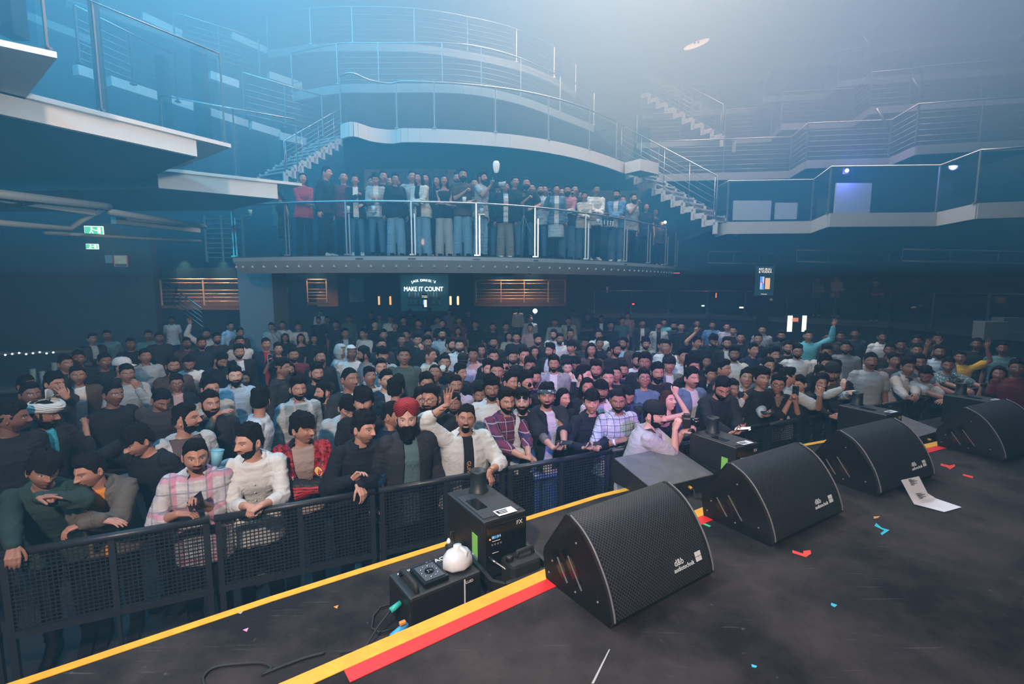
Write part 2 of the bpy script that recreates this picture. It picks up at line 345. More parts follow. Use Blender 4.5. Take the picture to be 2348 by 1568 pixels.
# ---- stairs
def stairs(x0, y0, Y0, x1, y1, Y1, n, label, w=1.1, rail=True, hh=1.0, group=None):
    a = aty(x0, y0, Y0); b = aty(x1, y1, Y1); d = b-a; E = empty('staircase', a, 0, label, 'stairs', group)
    run = Vector((d.x, d.y, 0))/n; rise = d.z/n; q = Vector((run.y, -run.x, 0)).normalized()
    if q.y > 0: q = -q
    stg = mat('stair_white', (.52, .55, .57), .6)
    for sd in (0, 1):
        mb = MB()
        for i in range(n):
            p = run*i+Vector((0, 0, rise*i))-q*w*sd; lo = min(0, rise); hi = abs(rise)
            mb.bar(p+Vector((0, 0, rise)), p+run+Vector((0, 0, rise)), .04, .16); mb.bar(p-Vector((0, 0, .10)), p+Vector((0, 0, rise)), .04, .14, up=run.normalized())
        mb.build('stringer', stg, E)
    for i in range(n):
        p = run*i+Vector((0, 0, rise*(i+1)+.05)); MB().add([p, p+run, p+run-q*w, p-q*w, p-Vector((0, 0, .04)), p+run-Vector((0, 0, .04)), p+run-q*w-Vector((0, 0, .04)), p-q*w-Vector((0, 0, .04))],
            [(0, 1, 2, 3), (7, 6, 5, 4), (0, 4, 5, 1), (1, 5, 6, 2), (2, 6, 7, 3), (3, 7, 4, 0)]).build('tread', stg, E)
    if rail:
        up = Vector((0, 0, hh)); ex = -run.normalized()*-1.0; mb = MB(); MB().tube([up*.1, up, d+up, d+up+run.normalized()*1.2], .02, 6).build('handrail', STEEL, E)
        for kk in range(7): mb.tube([up*(.10+.12*kk), d+up*(.10+.12*kk), d+up*(.10+.12*kk)+run.normalized()*1.2], .008, 5)
        mb.build('cable', STEEL, E)
        for f in (.02, .25, .5, .75, .98): MB().tube([d*f, d*f+up], .012, 6).build('post', STEEL, E)
    return E
stairs(655, 412, 13.6, 800, 318, 15.6, 9, 'white stepped stair climbing left of the curved gallery')
stairs(1640, 528, 14.3, 1420, 392, 17.2, 10, 'white stepped stair with steel cables right of the curved gallery', hh=1.5)
stairs(1655, 330, 19.0, 1470, 222, 21.5, 9, 'upper flight of the right stair, fading into the haze', hh=1.4)
stairs(1625, 262, 22.5, 1480, 178, 24.5, 8, 'topmost flight of the right stair, faint in the haze', hh=1.4)
# ---- right saw-tooth tiers
def tier(pp, z, label, fh, n, kind, posts=None, h=1.1, m=None, deep=5):
    E = [atz(x, y, z) for x, y in pp]; pts = [(p.x, p.y) for p in E]
    slab(pts, [(pts[0][0]+.5, pts[0][1]+deep), (pts[-1][0]+1.5, pts[-1][1]+deep+3)], z, .1, 0)
    fascia(pts, z-fh, z, n, m=m or (DIMW if z > 5 else mat('dimmed_right_white', (.48, .52, .55), .7)))  # right-hand white is darkened too, weaker light put into its colour
    sub = []
    for a, b in zip(pts[:-1], pts[1:]):
        L = math.hypot(b[0]-a[0], b[1]-a[1]); kx = max(1, round(L/1.7))
        for i in range(kx): sub.append((a[0]+(b[0]-a[0])*i/kx, a[1]+(b[1]-a[1])*i/kx))
    sub.append(pts[-1])
    railing([(p[0], p[1]+.05) for p in sub], z, label, kind, h, group=None)
    return pts
ZR = 4.5
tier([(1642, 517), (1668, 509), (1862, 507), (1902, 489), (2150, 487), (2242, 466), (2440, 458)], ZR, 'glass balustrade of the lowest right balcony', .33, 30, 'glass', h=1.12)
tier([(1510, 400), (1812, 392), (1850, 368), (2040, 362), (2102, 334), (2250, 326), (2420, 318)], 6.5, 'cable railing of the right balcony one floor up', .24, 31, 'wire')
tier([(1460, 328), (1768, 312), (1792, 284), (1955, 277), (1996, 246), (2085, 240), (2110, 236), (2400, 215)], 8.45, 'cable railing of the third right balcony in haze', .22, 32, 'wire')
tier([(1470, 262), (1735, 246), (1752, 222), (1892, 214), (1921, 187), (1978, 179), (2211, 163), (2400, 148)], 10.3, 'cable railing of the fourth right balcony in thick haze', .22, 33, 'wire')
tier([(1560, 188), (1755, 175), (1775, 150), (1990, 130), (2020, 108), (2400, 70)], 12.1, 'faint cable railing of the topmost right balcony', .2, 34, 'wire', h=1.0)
for (x, y0, y1, x1, Y) in [(2010, 248, 295, 2040, 15), (1975, 75, 130, 2010, 19), (2092, 178, 225, 2120, 17)]:
    a = aty(x, y0, Y); b = aty(x1, y1, Y); o = MB().tube([a-a, b-a], .035, 8).build('strut', STEEL, label={2010: 'slanting steel brace just above the second right balcony', 1975: 'highest slanting steel brace, near the top right', 2092: 'slanting steel brace between the third and fourth right balconies'}[x], cat='brace', group='slanting braces'); o.location = a
# rooms behind the lowest right balcony: pale screens, blue lamp
P = mat('pale_panel', (.42, .50, .55), .5)
for (x0, x1, y0, y1, Y) in [(1680, 1768, 460, 505, 16.2), (1776, 1828, 465, 503, 16.2), (1912, 1998, 420, 490, 14.6)]:
    a = aty(x0, y1, Y); b = aty(x1, y0, Y)
    o = MB().box((0, 0, 0), (b.x-a.x, .06, b.z-a.z)).build('screen_panel', P, label=None); o.location = ((a.x+b.x)/2, Y, (a.z+b.z)/2)
    tag(o, {1680: 'pale panel behind the glass at the stair end of the right balcony', 1776: 'narrow pale panel behind the second pane of the right balcony', 1912: 'large pale screen below the blue lamp on the right balcony'}[x0], 'panel')
p = aty(1942, 391, 14.4)
BL = empty('stage_lamp', p, 0, 'blue-violet lamp glowing behind the right balcony glass', 'lamp')
MB().lathe([(.04, -.03), (.055, 0), (.04, .03)], n=12, M=Matrix.Rotation(R(90), 3, 'X')).build('lens', mat('blue_lamp', (.1, .1, .9), .5, emit=(.30, .28, 1.0), es=14), BL)
MB().box((0, .12, 0), (.2, .16, .2), bev=.02).build('housing', BLACKM, BL)
d = bpy.data.lights.new('blue_lamp_light', 'POINT'); d.energy = 55; d.color = (.12, .16, 1); d.shadow_soft_size = .08
o = bpy.data.objects.new('blue_lamp_light', d); COL.objects.link(o); o.location = p+Vector((0, -.15, -.05))
# right trusses under the balcony
TR = mat('truss_alu', (.20, .24, .27), .45, .6)
def truss(x0, x1, y0, y1, Y, label, n=3, dy=26):
    a = aty(x0, y0, Y); b = aty(x1, y1, Y); E = empty('lighting_truss', a, 0, label, 'truss', None); d = b-a; dn = Vector((0, 0, -(dy/1130)*Y))
    MB().tube([Vector(), d], .035, 8).build('top_tube', TR, E); MB().tube([dn, d+dn], .03, 8).build('bottom_tube', TR, E)
    mb = MB(); mb.tube([Vector(), dn], .02, 6); mb.tube([d, d+dn], .02, 6)
    for i in range(1, n): mb.tube([d*(i/n), d*(i/n)+dn], .018, 6)
    mb.tube([d*.86, d+dn], .018, 6); mb.build('brace', TR, E)
    return E
truss(1625, 1800, 576, 579, 17, 'dim lighting truss under the right balcony, beside the bright screen')
truss(1828, 2040, 573, 577, 15.5, 'dim lighting truss right of the bright screen')
truss(2070, 2400, 571, 580, 13.5, 'dim lighting truss at the far right under the balcony')
# left pipes
LP = mat('pipe_grey', (.34, .42, .46), .5, .2)
def pipes(pl, Y, label, r=.06):
    P_ = [aty(x, y, Yy) for x, y, Yy in pl]; o = MB().tube([p-P_[0] for p in P_], r, 10).build('pipe', LP, label=label, cat='pipe'); o.location = P_[0]
pipes([(-40, 440, 6.0), (235, 472, 8.0), (250, 474, 8.2)], 7, 'thick grey pipe at left under the long white beam', .055)
pipes([(-30, 508, 6.4), (160, 525, 7.8), (190, 505, 8.0), (238, 480, 8.2)], 7, 'lower bent pipe joined to the thick grey pipe at left', .04)
pipes([(250, 485, 8.2), (470, 520, 11.0)], 9, 'long pipe running from the left pipes to the gallery', .05)
pipes([(100, 533, 8.0), (300, 545, 9.5), (460, 553, 11)], 9, 'thin low pipe above the exit signs', .03)
for i, (x0, y0, x1, y1, Y0, Y1) in enumerate([(-20, 450, 210, 485, 6.3, 8), (260, 505, 455, 527, 9, 11.2)]):
    a = aty(x0, y0, Y0); b = aty(x1, y1, Y1); o = MB().bar(Vector(), b-a, .1, .12).build('cable_tray', mat('tray', (.45, .5, .52), .5), label=['pale cable tray slung under the thick left pipe', 'pale cable tray near the left end of the gallery'][i], cat='cable tray'); o.location = a
for i, (x0, y0, x1, y1, Y) in enumerate([(75, 500, 80, 455, 7.2), (118, 470, 116, 518, 7.4), (157, 480, 158, 522, 7.6), (288, 510, 285, 545, 9.3), (300, 505, 290, 545, 9.3)]):
    pass
wires = MB()
for s0 in range(3):
    pts = [aty(-20+30*t, 452+6*s0+14*math.sin(t*.45+s0), 6.2+.2*t)-aty(-20, 452, 6.2) for t in range(8)]
    wires.tube(pts, .012, 5)
o = wires.build('hanging_cable', BLACKR, label='bundle of black cables drooping along the thick left pipe', cat='cable'); o.location = aty(-20, 452, 6.2)
# louvred metal stair tower at the left end of the gallery
E = empty('louvre_tower', aty(500, 600, 12.2), 0, 'dark open rack of slats left of the crowded gallery', 'rack')
for xx in (-.25, .15, .65):
    MB().box((xx, 0, .55), (.05, .05, 1.1)).build('upright', DSTEEL, E)
mb = MB()
for i in range(9): mb.box((.2, .05, .1+i*.115), (.85, .12, .02))
mb.build('slat', DSTEEL, E)
# exit signs
GR = mat('exit_green', (.05, .5, .25), .5, emit=(.12, .75, .42), es=.9); WT = mat('lit_white', (.8, .8, .8), .5, emit=(.9, 1, .95), es=1.6)
def exit_sign(x0, x1, y0, y1, Y, label):
    a = aty(x0, y1, Y); b = aty(x1, y0, Y); E = empty('exit_sign', (a+b)/2, R(14), label, 'sign'); w, h = b.x-a.x, b.z-a.z
    MB().box((0, .03, 0), (w, .05, h), bev=.008).build('housing', WT, E); MB().box((0, 0, 0), (w*.94, .008, h*.84)).build('face', GR, E)
    mb = MB(); mb.box((-w*.12, -.008, h*.02), (w*.05, .004, h*.36), Matrix.Rotation(R(12), 3, 'Y')); mb.ball((-w*.09, -.008, h*.27), h*.09, 0, 6)
    mb.box((-w*.17, -.008, -h*.22), (w*.04, .004, h*.3), Matrix.Rotation(R(35), 3, 'Y')); mb.box((-w*.06, -.008, -h*.22), (w*.04, .004, h*.3), Matrix.Rotation(R(-30), 3, 'Y'))
    mb.box((-w*.02, -.008, h*.08), (w*.2, .004, h*.07), Matrix.Rotation(R(20), 3, 'Y')); mb.box((w*.3, -.008, 0), (w*.16, .004, h*.66)); mb.box((w*.14, -.008, 0), (w*.1, .004, h*.1)); mb.build('pictogram', WT, E)
exit_sign(199, 222, 559, 571, 14.0, 'small lit green exit sign on the dark left wall, lower of two')
exit_sign(197, 232, 518, 538, 14.0, 'green exit sign on the dark left wall, upper of two')
# poster
a = aty(265, 611, 14.2); b = aty(288, 586, 14.2)
E = empty('poster', (a+b)/2, R(14), 'red framed poster on the dark left wall beside the exit signs', 'poster')
w, h = b.x-a.x, b.z-a.z
MB().box((0, .01, 0), (w*1.08, .02, h*1.06)).build('frame', mat('poster_red', (.9, .2, .2), .5), E)
MB().box((0, -.004, h*.1), (w*.9, .006, h*.7)).build('print', mat('poster_print', (.95, .5, .3), .5, var=.6, vscale=14), E)
MB().box((0, -.004, -h*.38), (w*.9, .006, h*.2)).build('caption_panel', mat('poster_dark', (.1, .08, .1), .5), E)
a = aty(242, 603, 14.1); b = aty(257, 585, 14.1)
MB().box((0, 0, 0), (b.x-a.x, .01, b.z-a.z)).build('notice', mat('notice_grey', (.25, .3, .33), .6), label='small grey notice left of the red poster', cat='notice').location = (a+b)/2
# wall behind signs: side wall of left aisle
a = aty(130, 700, 14.6)
struct(MB().box((-13.05, 14.5, 2.2), (4.9, .3, 4.6), R(8)), 'wall_side', mat('brown_wall', (.05, .045, .045), .8, var=.3))
struct(MB().box((-7.12, 14.2, 1.66), (.95, .9, 3.2)), 'column', mat('column_grey', (.16, .20, .23), .7))
# lit alcoves with copper rails (back walls of raised terraces)
COPPER = mat('warm_rail', (.75, .52, .38), .35, .35)
ALC = mat('alcove_wall', (.16, .10, .075), .8, var=.2)
def alcove(x0, x1, y0, y1, Y, label, lamps, posts):
    a = aty(x0, y1, Y); b = aty(x1, y0, Y); w = b.x-a.x; h = b.z-a.z
    E = empty('rail_screen', (a.x, Y, a.z), 0, label, 'railing')
    MB().tube([(0, 0, h), (w, 0, h)], .03, 8).build('handrail', COPPER, E)
    mb = MB()
    for zf in (.86, .58, .44, .31, .16): mb.tube([(0, 0, h*zf), (w, 0, h*zf)], .014, 6)
    mb.build('cable', COPPER, E)
    for xf in posts: MB().box((w*xf, 0, h/2), (.05, .03, h)).build('post', COPPER, E)
    MB().box((w/2, 0, -.06), (w, .1, .12)).build('kick_plate', ALC, E)
    struct(MB().box((a.x+w/2, Y+1.3, a.z+h*.62), (w*1.1, .1, h*1.7)), 'wall_back', ALC)
    for f in lamps:
        d = bpy.data.lights.new('downlight', 'SPOT'); d.energy = 260; d.color = (1, .55, .28); d.spot_size = R(110); d.spot_blend = .8; d.shadow_soft_size = .05
        o = bpy.data.objects.new('downlight', d); COL.objects.link(o); o.location = (a.x+w*f, Y-.25, a.z+h+.75)
alcove(372, 562, 640, 700, 19.5, 'warm lit steel railing at left beyond the crowd', (.35, .8), (0, .5, .96))
alcove(706, 750, 641, 693, 24.0, 'short warm lit railing between the column and the bar', (.5,), (0, .95))
alcove(1092, 1296, 643, 693, 24.0, 'long warm lit railing right of the neon sign', (.3, .62), (0, .28, .54, .81, 1))
# diagonal stair rail at left
a = aty(375, 645, 16.0); b = aty(462, 706, 15.0)
E = empty('stair_rail', a, 0, 'slanting steel stair rail below the warm lit railing at left', 'railing')
for i in range(5): MB().tube([Vector((0, 0, -.14*i)), b-a+Vector((0, 0, -.14*i))], .02 if i == 0 else .01, 6).build('rail' if i == 0 else 'cable', STEEL, E)
# ---- neon bar sign and back bar
YS = 24.2
a = aty(931, 706, YS+.25); b = aty(1016, 636, YS+.25); c = (a+b)/2
struct(MB().box((c.x, YS+.3, c.z), (b.x-a.x+.5, .1, b.z-a.z+.3)), 'wall_back', mat('bar_back', (.03, .09, .12), .5, emit=(.02, .10, .14), es=.25))
NE = mat('neon_white', (.9, .95, 1), .5, emit=(.62, .88, 1.0), es=4.5)
E = empty('neon_sign', aty(971, 663, YS), 0, 'white neon lettering sign glowing over the back bar', 'sign')
up = Matrix.Rotation(R(90), 4, 'X')
text('MAKE IT COUNT', .30, NE, E, up, 'lettering', .01, .84)
lw = "JACK DANIEL'S"
for i, ch in enumerate(lw):
    if ch == ' ': continue
    t = (i-6)/6; ang = -t*R(28)
    text(ch, .155, NE, E, Matrix.Translation((t*.56, 0, .29+.12*math.cos(t*1.25)+(.02)))@Matrix.Rotation(-ang, 4, 'Y')@up, 'letter', .01)
# bottle shelf and small screen
BT = [mat('bottle_pale', (.5, .7, .75), .2), mat('bottle_amber', (.5, .22, .05), .2), mat('bottle_clear', (.65, .75, .8), .15)]
p0 = aty(935, 690, YS); p1 = aty(1012, 690, YS)
for kz, yy in enumerate((684, 700)):
    a = aty(935, yy, YS+.1); b = aty(1012, yy, YS+.1)
    o = MB().box(((b.x-a.x)/2, 0, 0), (b.x-a.x, .2, .03)).build('bottle_shelf', DSTEEL, label=['upper bottle shelf of the back bar under the neon sign', 'lower bottle shelf of the back bar under the neon sign'][kz], cat='shelf'); o.location = a
    for i in range(11):
        q = a.lerp(b, (i+.5)/11)
        if abs(i-5) < 1: continue
        o = MB().lathe([(.03, 0), (.035, .02), (.035, .17), (.014, .22), (.014, .28)], n=8).build('bottle', BT[(i*7+kz) % 3], label='small liquor bottle on the %s shelf of the back bar' % ('upper', 'lower')[kz], cat='bottle', group='bottles on the %s back bar shelf' % ('upper', 'lower')[kz]); o.location = q+Vector((0, 0, .016))
for i, (x, c1) in enumerate([(869, 1), (895, 1), (1033, 0), (1050, 0)]):
    q = aty(x, 689, YS); E = empty('wall_lamp', q, 0, ['narrow warm lamp left of the bar, outer one', 'narrow warm lamp left of the bar, inner one', 'bright amber lamp right of the bar, inner one', 'bright amber lamp right of the bar, outer one'][i], 'lamp')
    MB().box((0, 0, 0), (.09, .06, .42), bev=.02).build('glow', mat('amber%d' % c1, (.8, .4, .1), .5, emit=(1, .55, .22), es=(3.5, 1.1)[c1]), E); MB().box((0, .05, 0), (.16, .04, .5)).build('back_plate', BLACKM, E)
q = aty(974, 690, YS-.3); E = empty('drinks_screen', q, 0, 'small lit drinks screen under the neon sign', 'screen')
MB().box((0, .03, 0), (.26, .04, .72)).build('bezel', BLACKM, E); MB().box((.03, 0, -.12), (.12, .02, .34)).build('picture', WT, E)
MB().box((-.06, 0, -.06), (.05, .02, .22)).build('can', mat('can_blue', (.05, .2, .7), .4, emit=(.05, .25, .9), es=1.5), E)
text('RED BULL', .06, WT, E, Matrix.Translation((0, 0, .24))@up); text('& VODKA', .06, WT, E, Matrix.Translation((0, 0, .17))@up)
# small wall boxes
for (x, y, w, h, Y, lab) in [(650, 665, .34, .28, 22, 'white equipment box on the column beside the far railing'), (1392, 664, .10, .28, 24, 'slim white box on the dark back wall'), (818, 665, .72, 1.2, 24.5, 'blank grey panel on the back wall left of the bar'), (1152, 628, .6, .16, 15, 'pale box fixed under the gallery soffit')]:
    q = aty(x, y, Y); o = MB().box((0, 0, 0), (w, .12, h), bev=.01).build('wall_box', P if w < .7 else mat('grey_panel', (.10, .13, .15), .6), label=lab, cat='box'); o.location = q
q = aty(1214, 621, 13.5); E = empty('dome_camera', q, 0, 'white dome camera hanging under the gallery', 'camera')
MB().lathe([(.0, -.10), (.07, -.08), (.10, -.02), (.11, .04), (.11, .08)], n=16).build('housing', WHITE, E); MB().ball((0, -.03, -.05), .06).build('lens', BLACKG, E)
# advertising screen on a post at right
q = aty(1753, 644, 19.0); E = empty('advert_screen', q, R(-6), 'tall lit drinks screen on a post right of the crowd', 'screen')
MB().box((0, .06, 0), (.74, .09, 1.2), bev=.01).build('bezel', BLACKM, E)
MB().box((0, 0, 0), (.68, .02, 1.12)).build('display', mat('screen_dark', (.01, .03, .05), .3, emit=(.015, .06, .09), es=.6), E)
SW = mat('screen_white', (.8, .8, .8), .5, emit=(.95, 1, 1), es=1.3)
text('RED BULL', .12, SW, E, Matrix.Translation((0, -.02, .44))@up, sx=.9); text('& VODKA', .12, SW, E, Matrix.Translation((0, -.02, .34))@up, sx=.9); text('drinkaware', .05, SW, E, Matrix.Translation((0, -.02, -.50))@up)
mb = MB(); mb.box((-.09, -.015, -.08), (.14, .015, .48)); mb.build('can', mat('can_silver', (.5, .6, .9), .4, emit=(.5, .62, .95), es=1.0), E)
mb = MB(); mb.box((-.125, -.03, .04), (.07, .01, .22)); mb.box((-.06, -.03, -.2), (.07, .01, .22)); mb.build('can_label', MATS['can_blue'], E)
mb = MB(); mb.box((-.09, -.035, -.06), (.05, .01, .07)); mb.build('emblem', mat('emblem_red', (.8, .05, .05), .5, emit=(.9, .06, .06), es=1), E)
MB().box((.11, -.015, -.10), (.17, .015, .42)).build('glass_picture', mat('amber_drink', (.7, .5, .3), .5, emit=(.9, .62, .36), es=.9), E)
struct(MB().box((q.x+.1, q.y+.2, 1.3), (.35, .25, 2.6)), 'column', BLACKM)
# raised right terrace with glass rail
ZT = 1.45
T = [(3.9, 23.5), (9.0, 22.8), (13.6, 17.8), (13.7, 14.2), (13.9, 12.5), (14.4, 8)]
struct(MB().prism(T+[(XR, 8), (XR, YB), (3.9, YB)], ZT-.22, ZT), 'terrace_floor', mat('terrace', (.10, .12, .13), .7))
struct(MB().prism([(a_[0]+.5, a_[1]+.4) for a_ in T]+[(XR, 8), (XR, YB), (4.4, YB)], 0, ZT-.22), 'wall_terrace', WALLM)
sub = []
for a_, b_ in zip(T[:-1], T[1:]):
    L = math.hypot(b_[0]-a_[0], b_[1]-a_[1]); kx = max(1, round(L/1.7)); sub += [(a_[0]+(b_[0]-a_[0])*i/kx, a_[1]+(b_[1]-a_[1])*i/kx) for i in range(kx)]
railing(sub+[T[-1]], ZT, 'long glass railing of the raised terrace at right', 'glass', 1.05, group=None)
for i, (x, y, Y, colr, es, sx_) in enumerate([(1452, 697, 22, (1, .05, .04), 5, .08), (1612, 701, 22, (.5, 1, .7), 3, .12), (1700, 705, 21, (1, .95, .8), 5, .16), (1552, 625, 20, (1, .05, .1), 4, .22), (1619, 667, 23, (1, .08, .05), 3, .18), (1642, 677, 23, (1, .1, .03), 4, .03), (1548, 613, 20, (1, .05, .1), 1.5, .2)]):
    q = aty(x, y, Y); E = empty('indicator_lamp', q, 0, ['round red light on the terrace edge', 'soft green light on the terrace edge', 'warm white light on the terrace edge by the tall screen', 'thin red light strip right of the gallery end', 'short red strip on the far right bar', 'upright red strip on the far right bar', 'faint red strip above the thin one at the gallery end'][i], 'light')
    MB().box((0, 0, 0), (sx_, .03, .05 if i != 5 else .22), bev=.008).build('glow', mat('ind%d' % i, colr, .5, emit=colr, es=es), E)
    MB().box((0, .03, 0), (sx_*1.2, .03, .07)).build('holder', BLACKM, E)
# bright doorway screens
for i, (x, y, w, h) in enumerate([(1811, 742, .14, .5), (1844, 742, .12, .5), (1822, 733, .22, .12)]):
    q = aty(x, y, 15.4); E = empty('lit_panel', q, 0, ['bright white panel behind the crowd, left of a pair', 'bright white panel behind the crowd, right of a pair', 'small reddish picture between two bright panels'][i], 'screen')
    MB().box((0, 0, 0), (w, .03, h)).build('glow', WT if i < 2 else mat('pic_red', (.5, .15, .1), .5, emit=(.9, .3, .2), es=.7), E)
    MB().box((0, .03, 0), (w*1.2, .03, h*1.06)).build('frame', BLACKM, E)
# ceiling downlight glowing through haze
q = aty(1597, 103, 20.5); E = empty('ceiling_lamp', q, R(-20), 'warm twin lamp shining through the haze near the roof', 'lamp')
MB().lathe([(.0, -.02), (.48, 0), (.5, .04)], n=20, sy=.30, M=Matrix.Rotation(R(60), 3, 'X')@Matrix.Rotation(R(22), 3, 'Z')).build('reflector', mat('lamp_warm', (1, .9, .8), .5, emit=(1, .88, .72), es=1.1), E)
for s_ in (-.07, .07): MB().ball((s_, -.2, 0), .045, n=6).build('bulb_cap', BLACKM, E)
# vertical panel & misc on lower right
for i, (x, y, w, h, Y) in enumerate([(2270, 757, .55, .42, 11.5), (2310, 742, .5, .3, 11.8)]):
    q = aty(x, y, Y); MB().box((0, 0, 0), (w, .3, h), bev=.01).build('step_block', mat('pale_step', (.13, .15, .16), .6), label=['pale block at the foot of the right terrace stair', 'second pale block on the right terrace stair'][i], cat='step').location = q
# ================================================================ stage, tapes, monitors, fog machines
ZS, ZG = 1.23, 1.08
def node_mat(name):
    m = bpy.data.materials.new(name); m.use_nodes = True; nt = m.node_tree; return m, nt, nt.nodes['Principled BSDF']
def N(nt, t, **kw):
    n = nt.nodes.new(t)
    for k, v in kw.items():
        if k.startswith('i'): n.inputs[int(k[1:])].default_value = v
        else: setattr(n, k, v)
    return n
# scuffed black stage floor : dust, scratches, board joints
STG, nt, b = node_mat('stage_floor'); L = nt.links.new
tc = N(nt, 'ShaderNodeTexCoord'); n1 = N(nt, 'ShaderNodeTexNoise'); n1.inputs['Scale'].default_value = 1.3; n1.inputs['Detail'].default_value = 9; n1.inputs['Roughness'].default_value = .68
n2 = N(nt, 'ShaderNodeTexNoise'); n2.inputs['Scale'].default_value = 26; n2.inputs['Detail'].default_value = 5
mp = N(nt, 'ShaderNodeMapping'); mp.inputs['Rotation'].default_value = (0, 0, R(-28)); mp.inputs['Scale'].default_value = (1, 22, 1); n3 = N(nt, 'ShaderNodeTexNoise'); n3.inputs['Scale'].default_value = 3.2; n3.inputs['Detail'].default_value = 4
for n in (n1, n2): L(tc.outputs['Object'], n.inputs['Vector'])
L(tc.outputs['Object'], mp.inputs['Vector']); L(mp.outputs[0], n3.inputs['Vector'])
r1 = N(nt, 'ShaderNodeValToRGB'); r1.color_ramp.elements[0].position = .40; r1.color_ramp.elements[0].color = (.008, .0065, .0065, 1); r1.color_ramp.elements[1].position = .66; r1.color_ramp.elements[1].color = (.052, .040, .038, 1)
r3 = N(nt, 'ShaderNodeValToRGB'); r3.color_ramp.elements[0].position = .66; r3.color_ramp.elements[0].color = (0, 0, 0, 1); r3.color_ramp.elements[1].position = .76; r3.color_ramp.elements[1].color = (.35, .35, .35, 1)
r2 = N(nt, 'ShaderNodeValToRGB'); r2.color_ramp.elements[0].position = .70; r2.color_ramp.elements[0].color = (0, 0, 0, 1); r2.color_ramp.elements[1].position = .78; r2.color_ramp.elements[1].color = (.5, .5, .5, 1)
L(n1.outputs[0], r1.inputs[0]); L(n3.outputs[0], r3.inputs[0]); L(n2.outputs[0], r2.inputs[0])
m1 = N(nt, 'ShaderNodeMix', data_type='RGBA'); m1.inputs[7].default_value = (.16, .145, .14, 1); m2 = N(nt, 'ShaderNodeMix', data_type='RGBA'); m2.inputs[7].default_value = (.15, .14, .135, 1)
L(r3.outputs[0], m1.inputs[0]); L(r1.outputs[0], m1.inputs[6]); L(m1.outputs[2], m2.inputs[6]); L(r2.outputs[0], m2.inputs[0]); L(m2.outputs[2], b.inputs['Base Color'])
b.inputs['Roughness'].default_value = .8; b.inputs['Specular IOR Level'].default_value = .2; bp = N(nt, 'ShaderNodeBump'); bp.inputs['Strength'].default_value = .12; bp.inputs['Distance'].default_value = .01; L(n2.outputs[0], bp.inputs['Height']); L(bp.outputs[0], b.inputs['Normal'])
inner = [(-4.6, -1.0), (-2.6, .45), (-.88, 1.71), (.176, 2.47), (1.334, 3.23), (2.6, 3.92), (3.89, 4.535), (7.5, 6.15), (12, 7.6)]
outer = [(-5.6, -.55), (-3.4, .90), (-2.09, 1.89), (-1.29, 2.46), (-.396, 3.05), (.68, 3.75), (2.3, 4.6), (2.88, 4.68), (2.93, 4.96), (3.33, 5.13), (6.5, 6.6), (12, 8.6)]
struct(MB().prism(inner+[(12, -4.9), (-4.6, -4.9)], .02, ZS), 'stage_floor', STG)
def offs(pl, d):
    out = []
    for i, p in enumerate(pl):
        a = Vector((*pl[max(i-1, 0)], 0)); c = Vector((*pl[min(i+1, len(pl)-1)], 0)); t = (c-a).normalized(); q = Vector((-t.y, t.x, 0))*d; out.append((p[0]+q.x, p[1]+q.y))
    return out
oi = offs(inner, .004)
struct(MB().prism([p for p in outer]+list(reversed(oi)), .02, ZG), 'stage_ledge_floor', STG)
def strip(pl, d0, d1, z, name, m, label, i0=0, i1=None, th=.003, drop=0.0):
    a = offs(pl, d0); c = offs(pl, d1); a = a[i0:i1]; c = c[i0:i1]; mb = MB(); n = len(a)
    org = Vector((*a[0], z)); vs = [Vector((*p, z))-org for p in a]+[Vector((*p, z))-org for p in c]+[Vector((*p, z+th))-org for p in a]+[Vector((*p, z+th))-org for p in c]
    fs = []
    for i in range(n-1): fs += [(2*n+i, 2*n+i+1, 3*n+i+1, 3*n+i), (i, n+i, n+i+1, i+1), (i, i+1, 2*n+i+1, 2*n+i), (n+i+1, n+i, 3*n+i, 3*n+i+1)]
    mb.add(vs, fs); mb.add([vs[2*n], vs[0], vs[n], vs[3*n]], [(0, 1, 2, 3)]); o = mb.build(name, m, label=label, cat='tape'); o.location = org; return o
YT = mat('yellow_tape', (.85, .36, .015), .55, bump=.3, bscale=40, var=.35, vscale=11); RT = mat('red_tape', (.80, .018, .012), .55, bump=.2, bscale=50, var=.15, vscale=9)
YT2 = mat('yellow_paint', (.82, .38, .01), .6, bump=.3, bscale=30, var=.3, vscale=14)
def densify(pl, k=6): return [tuple(Vector((*pl[i], 0)).lerp(Vector((*pl[i+1], 0)), j/k).xy) for i in range(len(pl)-1) for j in range(k)]+[pl[-1]]
dI = densify(inner); dO = densify(outer)
strip(dI, .0, -.075, ZS+.001, 'edge_tape', YT, 'worn yellow tape along the edge of the upper stage', 0, 48)
strip(dI, -.077, -.15, ZS+.001, 'edge_tape', RT, 'red tape strip beside the yellow one on the upper stage', 13, 43)
strip(dO, .0, -.05, ZG+.001, 'edge_tape', YT2, 'yellow painted line on the front lip of the lower ledge', 0, 37)
strip(dO, .0, -.05, ZG+.001, 'edge_tape', YT2, 'yellow line with a zigzag jog on the ledge between two monitors', 42, 57)
def blob(pts, z, name, m, label, cat='tape', th=.002):
    P = [atz(x, y, z) for x, y in pts]; c = sum(P, Vector())/len(P); o = MB().prism([(p.x-c.x, p.y-c.y) for p in P], 0, th).build(name, m, label=label, cat=cat); o.location = (c.x, c.y, z+.001); return o
SPK = {'r': mat('spike_red', (.85, .06, .04), .5), 'b': mat('spike_blue', (.03, .5, .65), .5), 'g': mat('spike_green', (.08, .55, .22), .5), 'o': mat('spike_orange', (.7, .3, .08), .5), 'w': mat('chalk', (.4, .4, .4), .8), 'p': mat('pink_scrap', (.7, .3, .5), .6)}
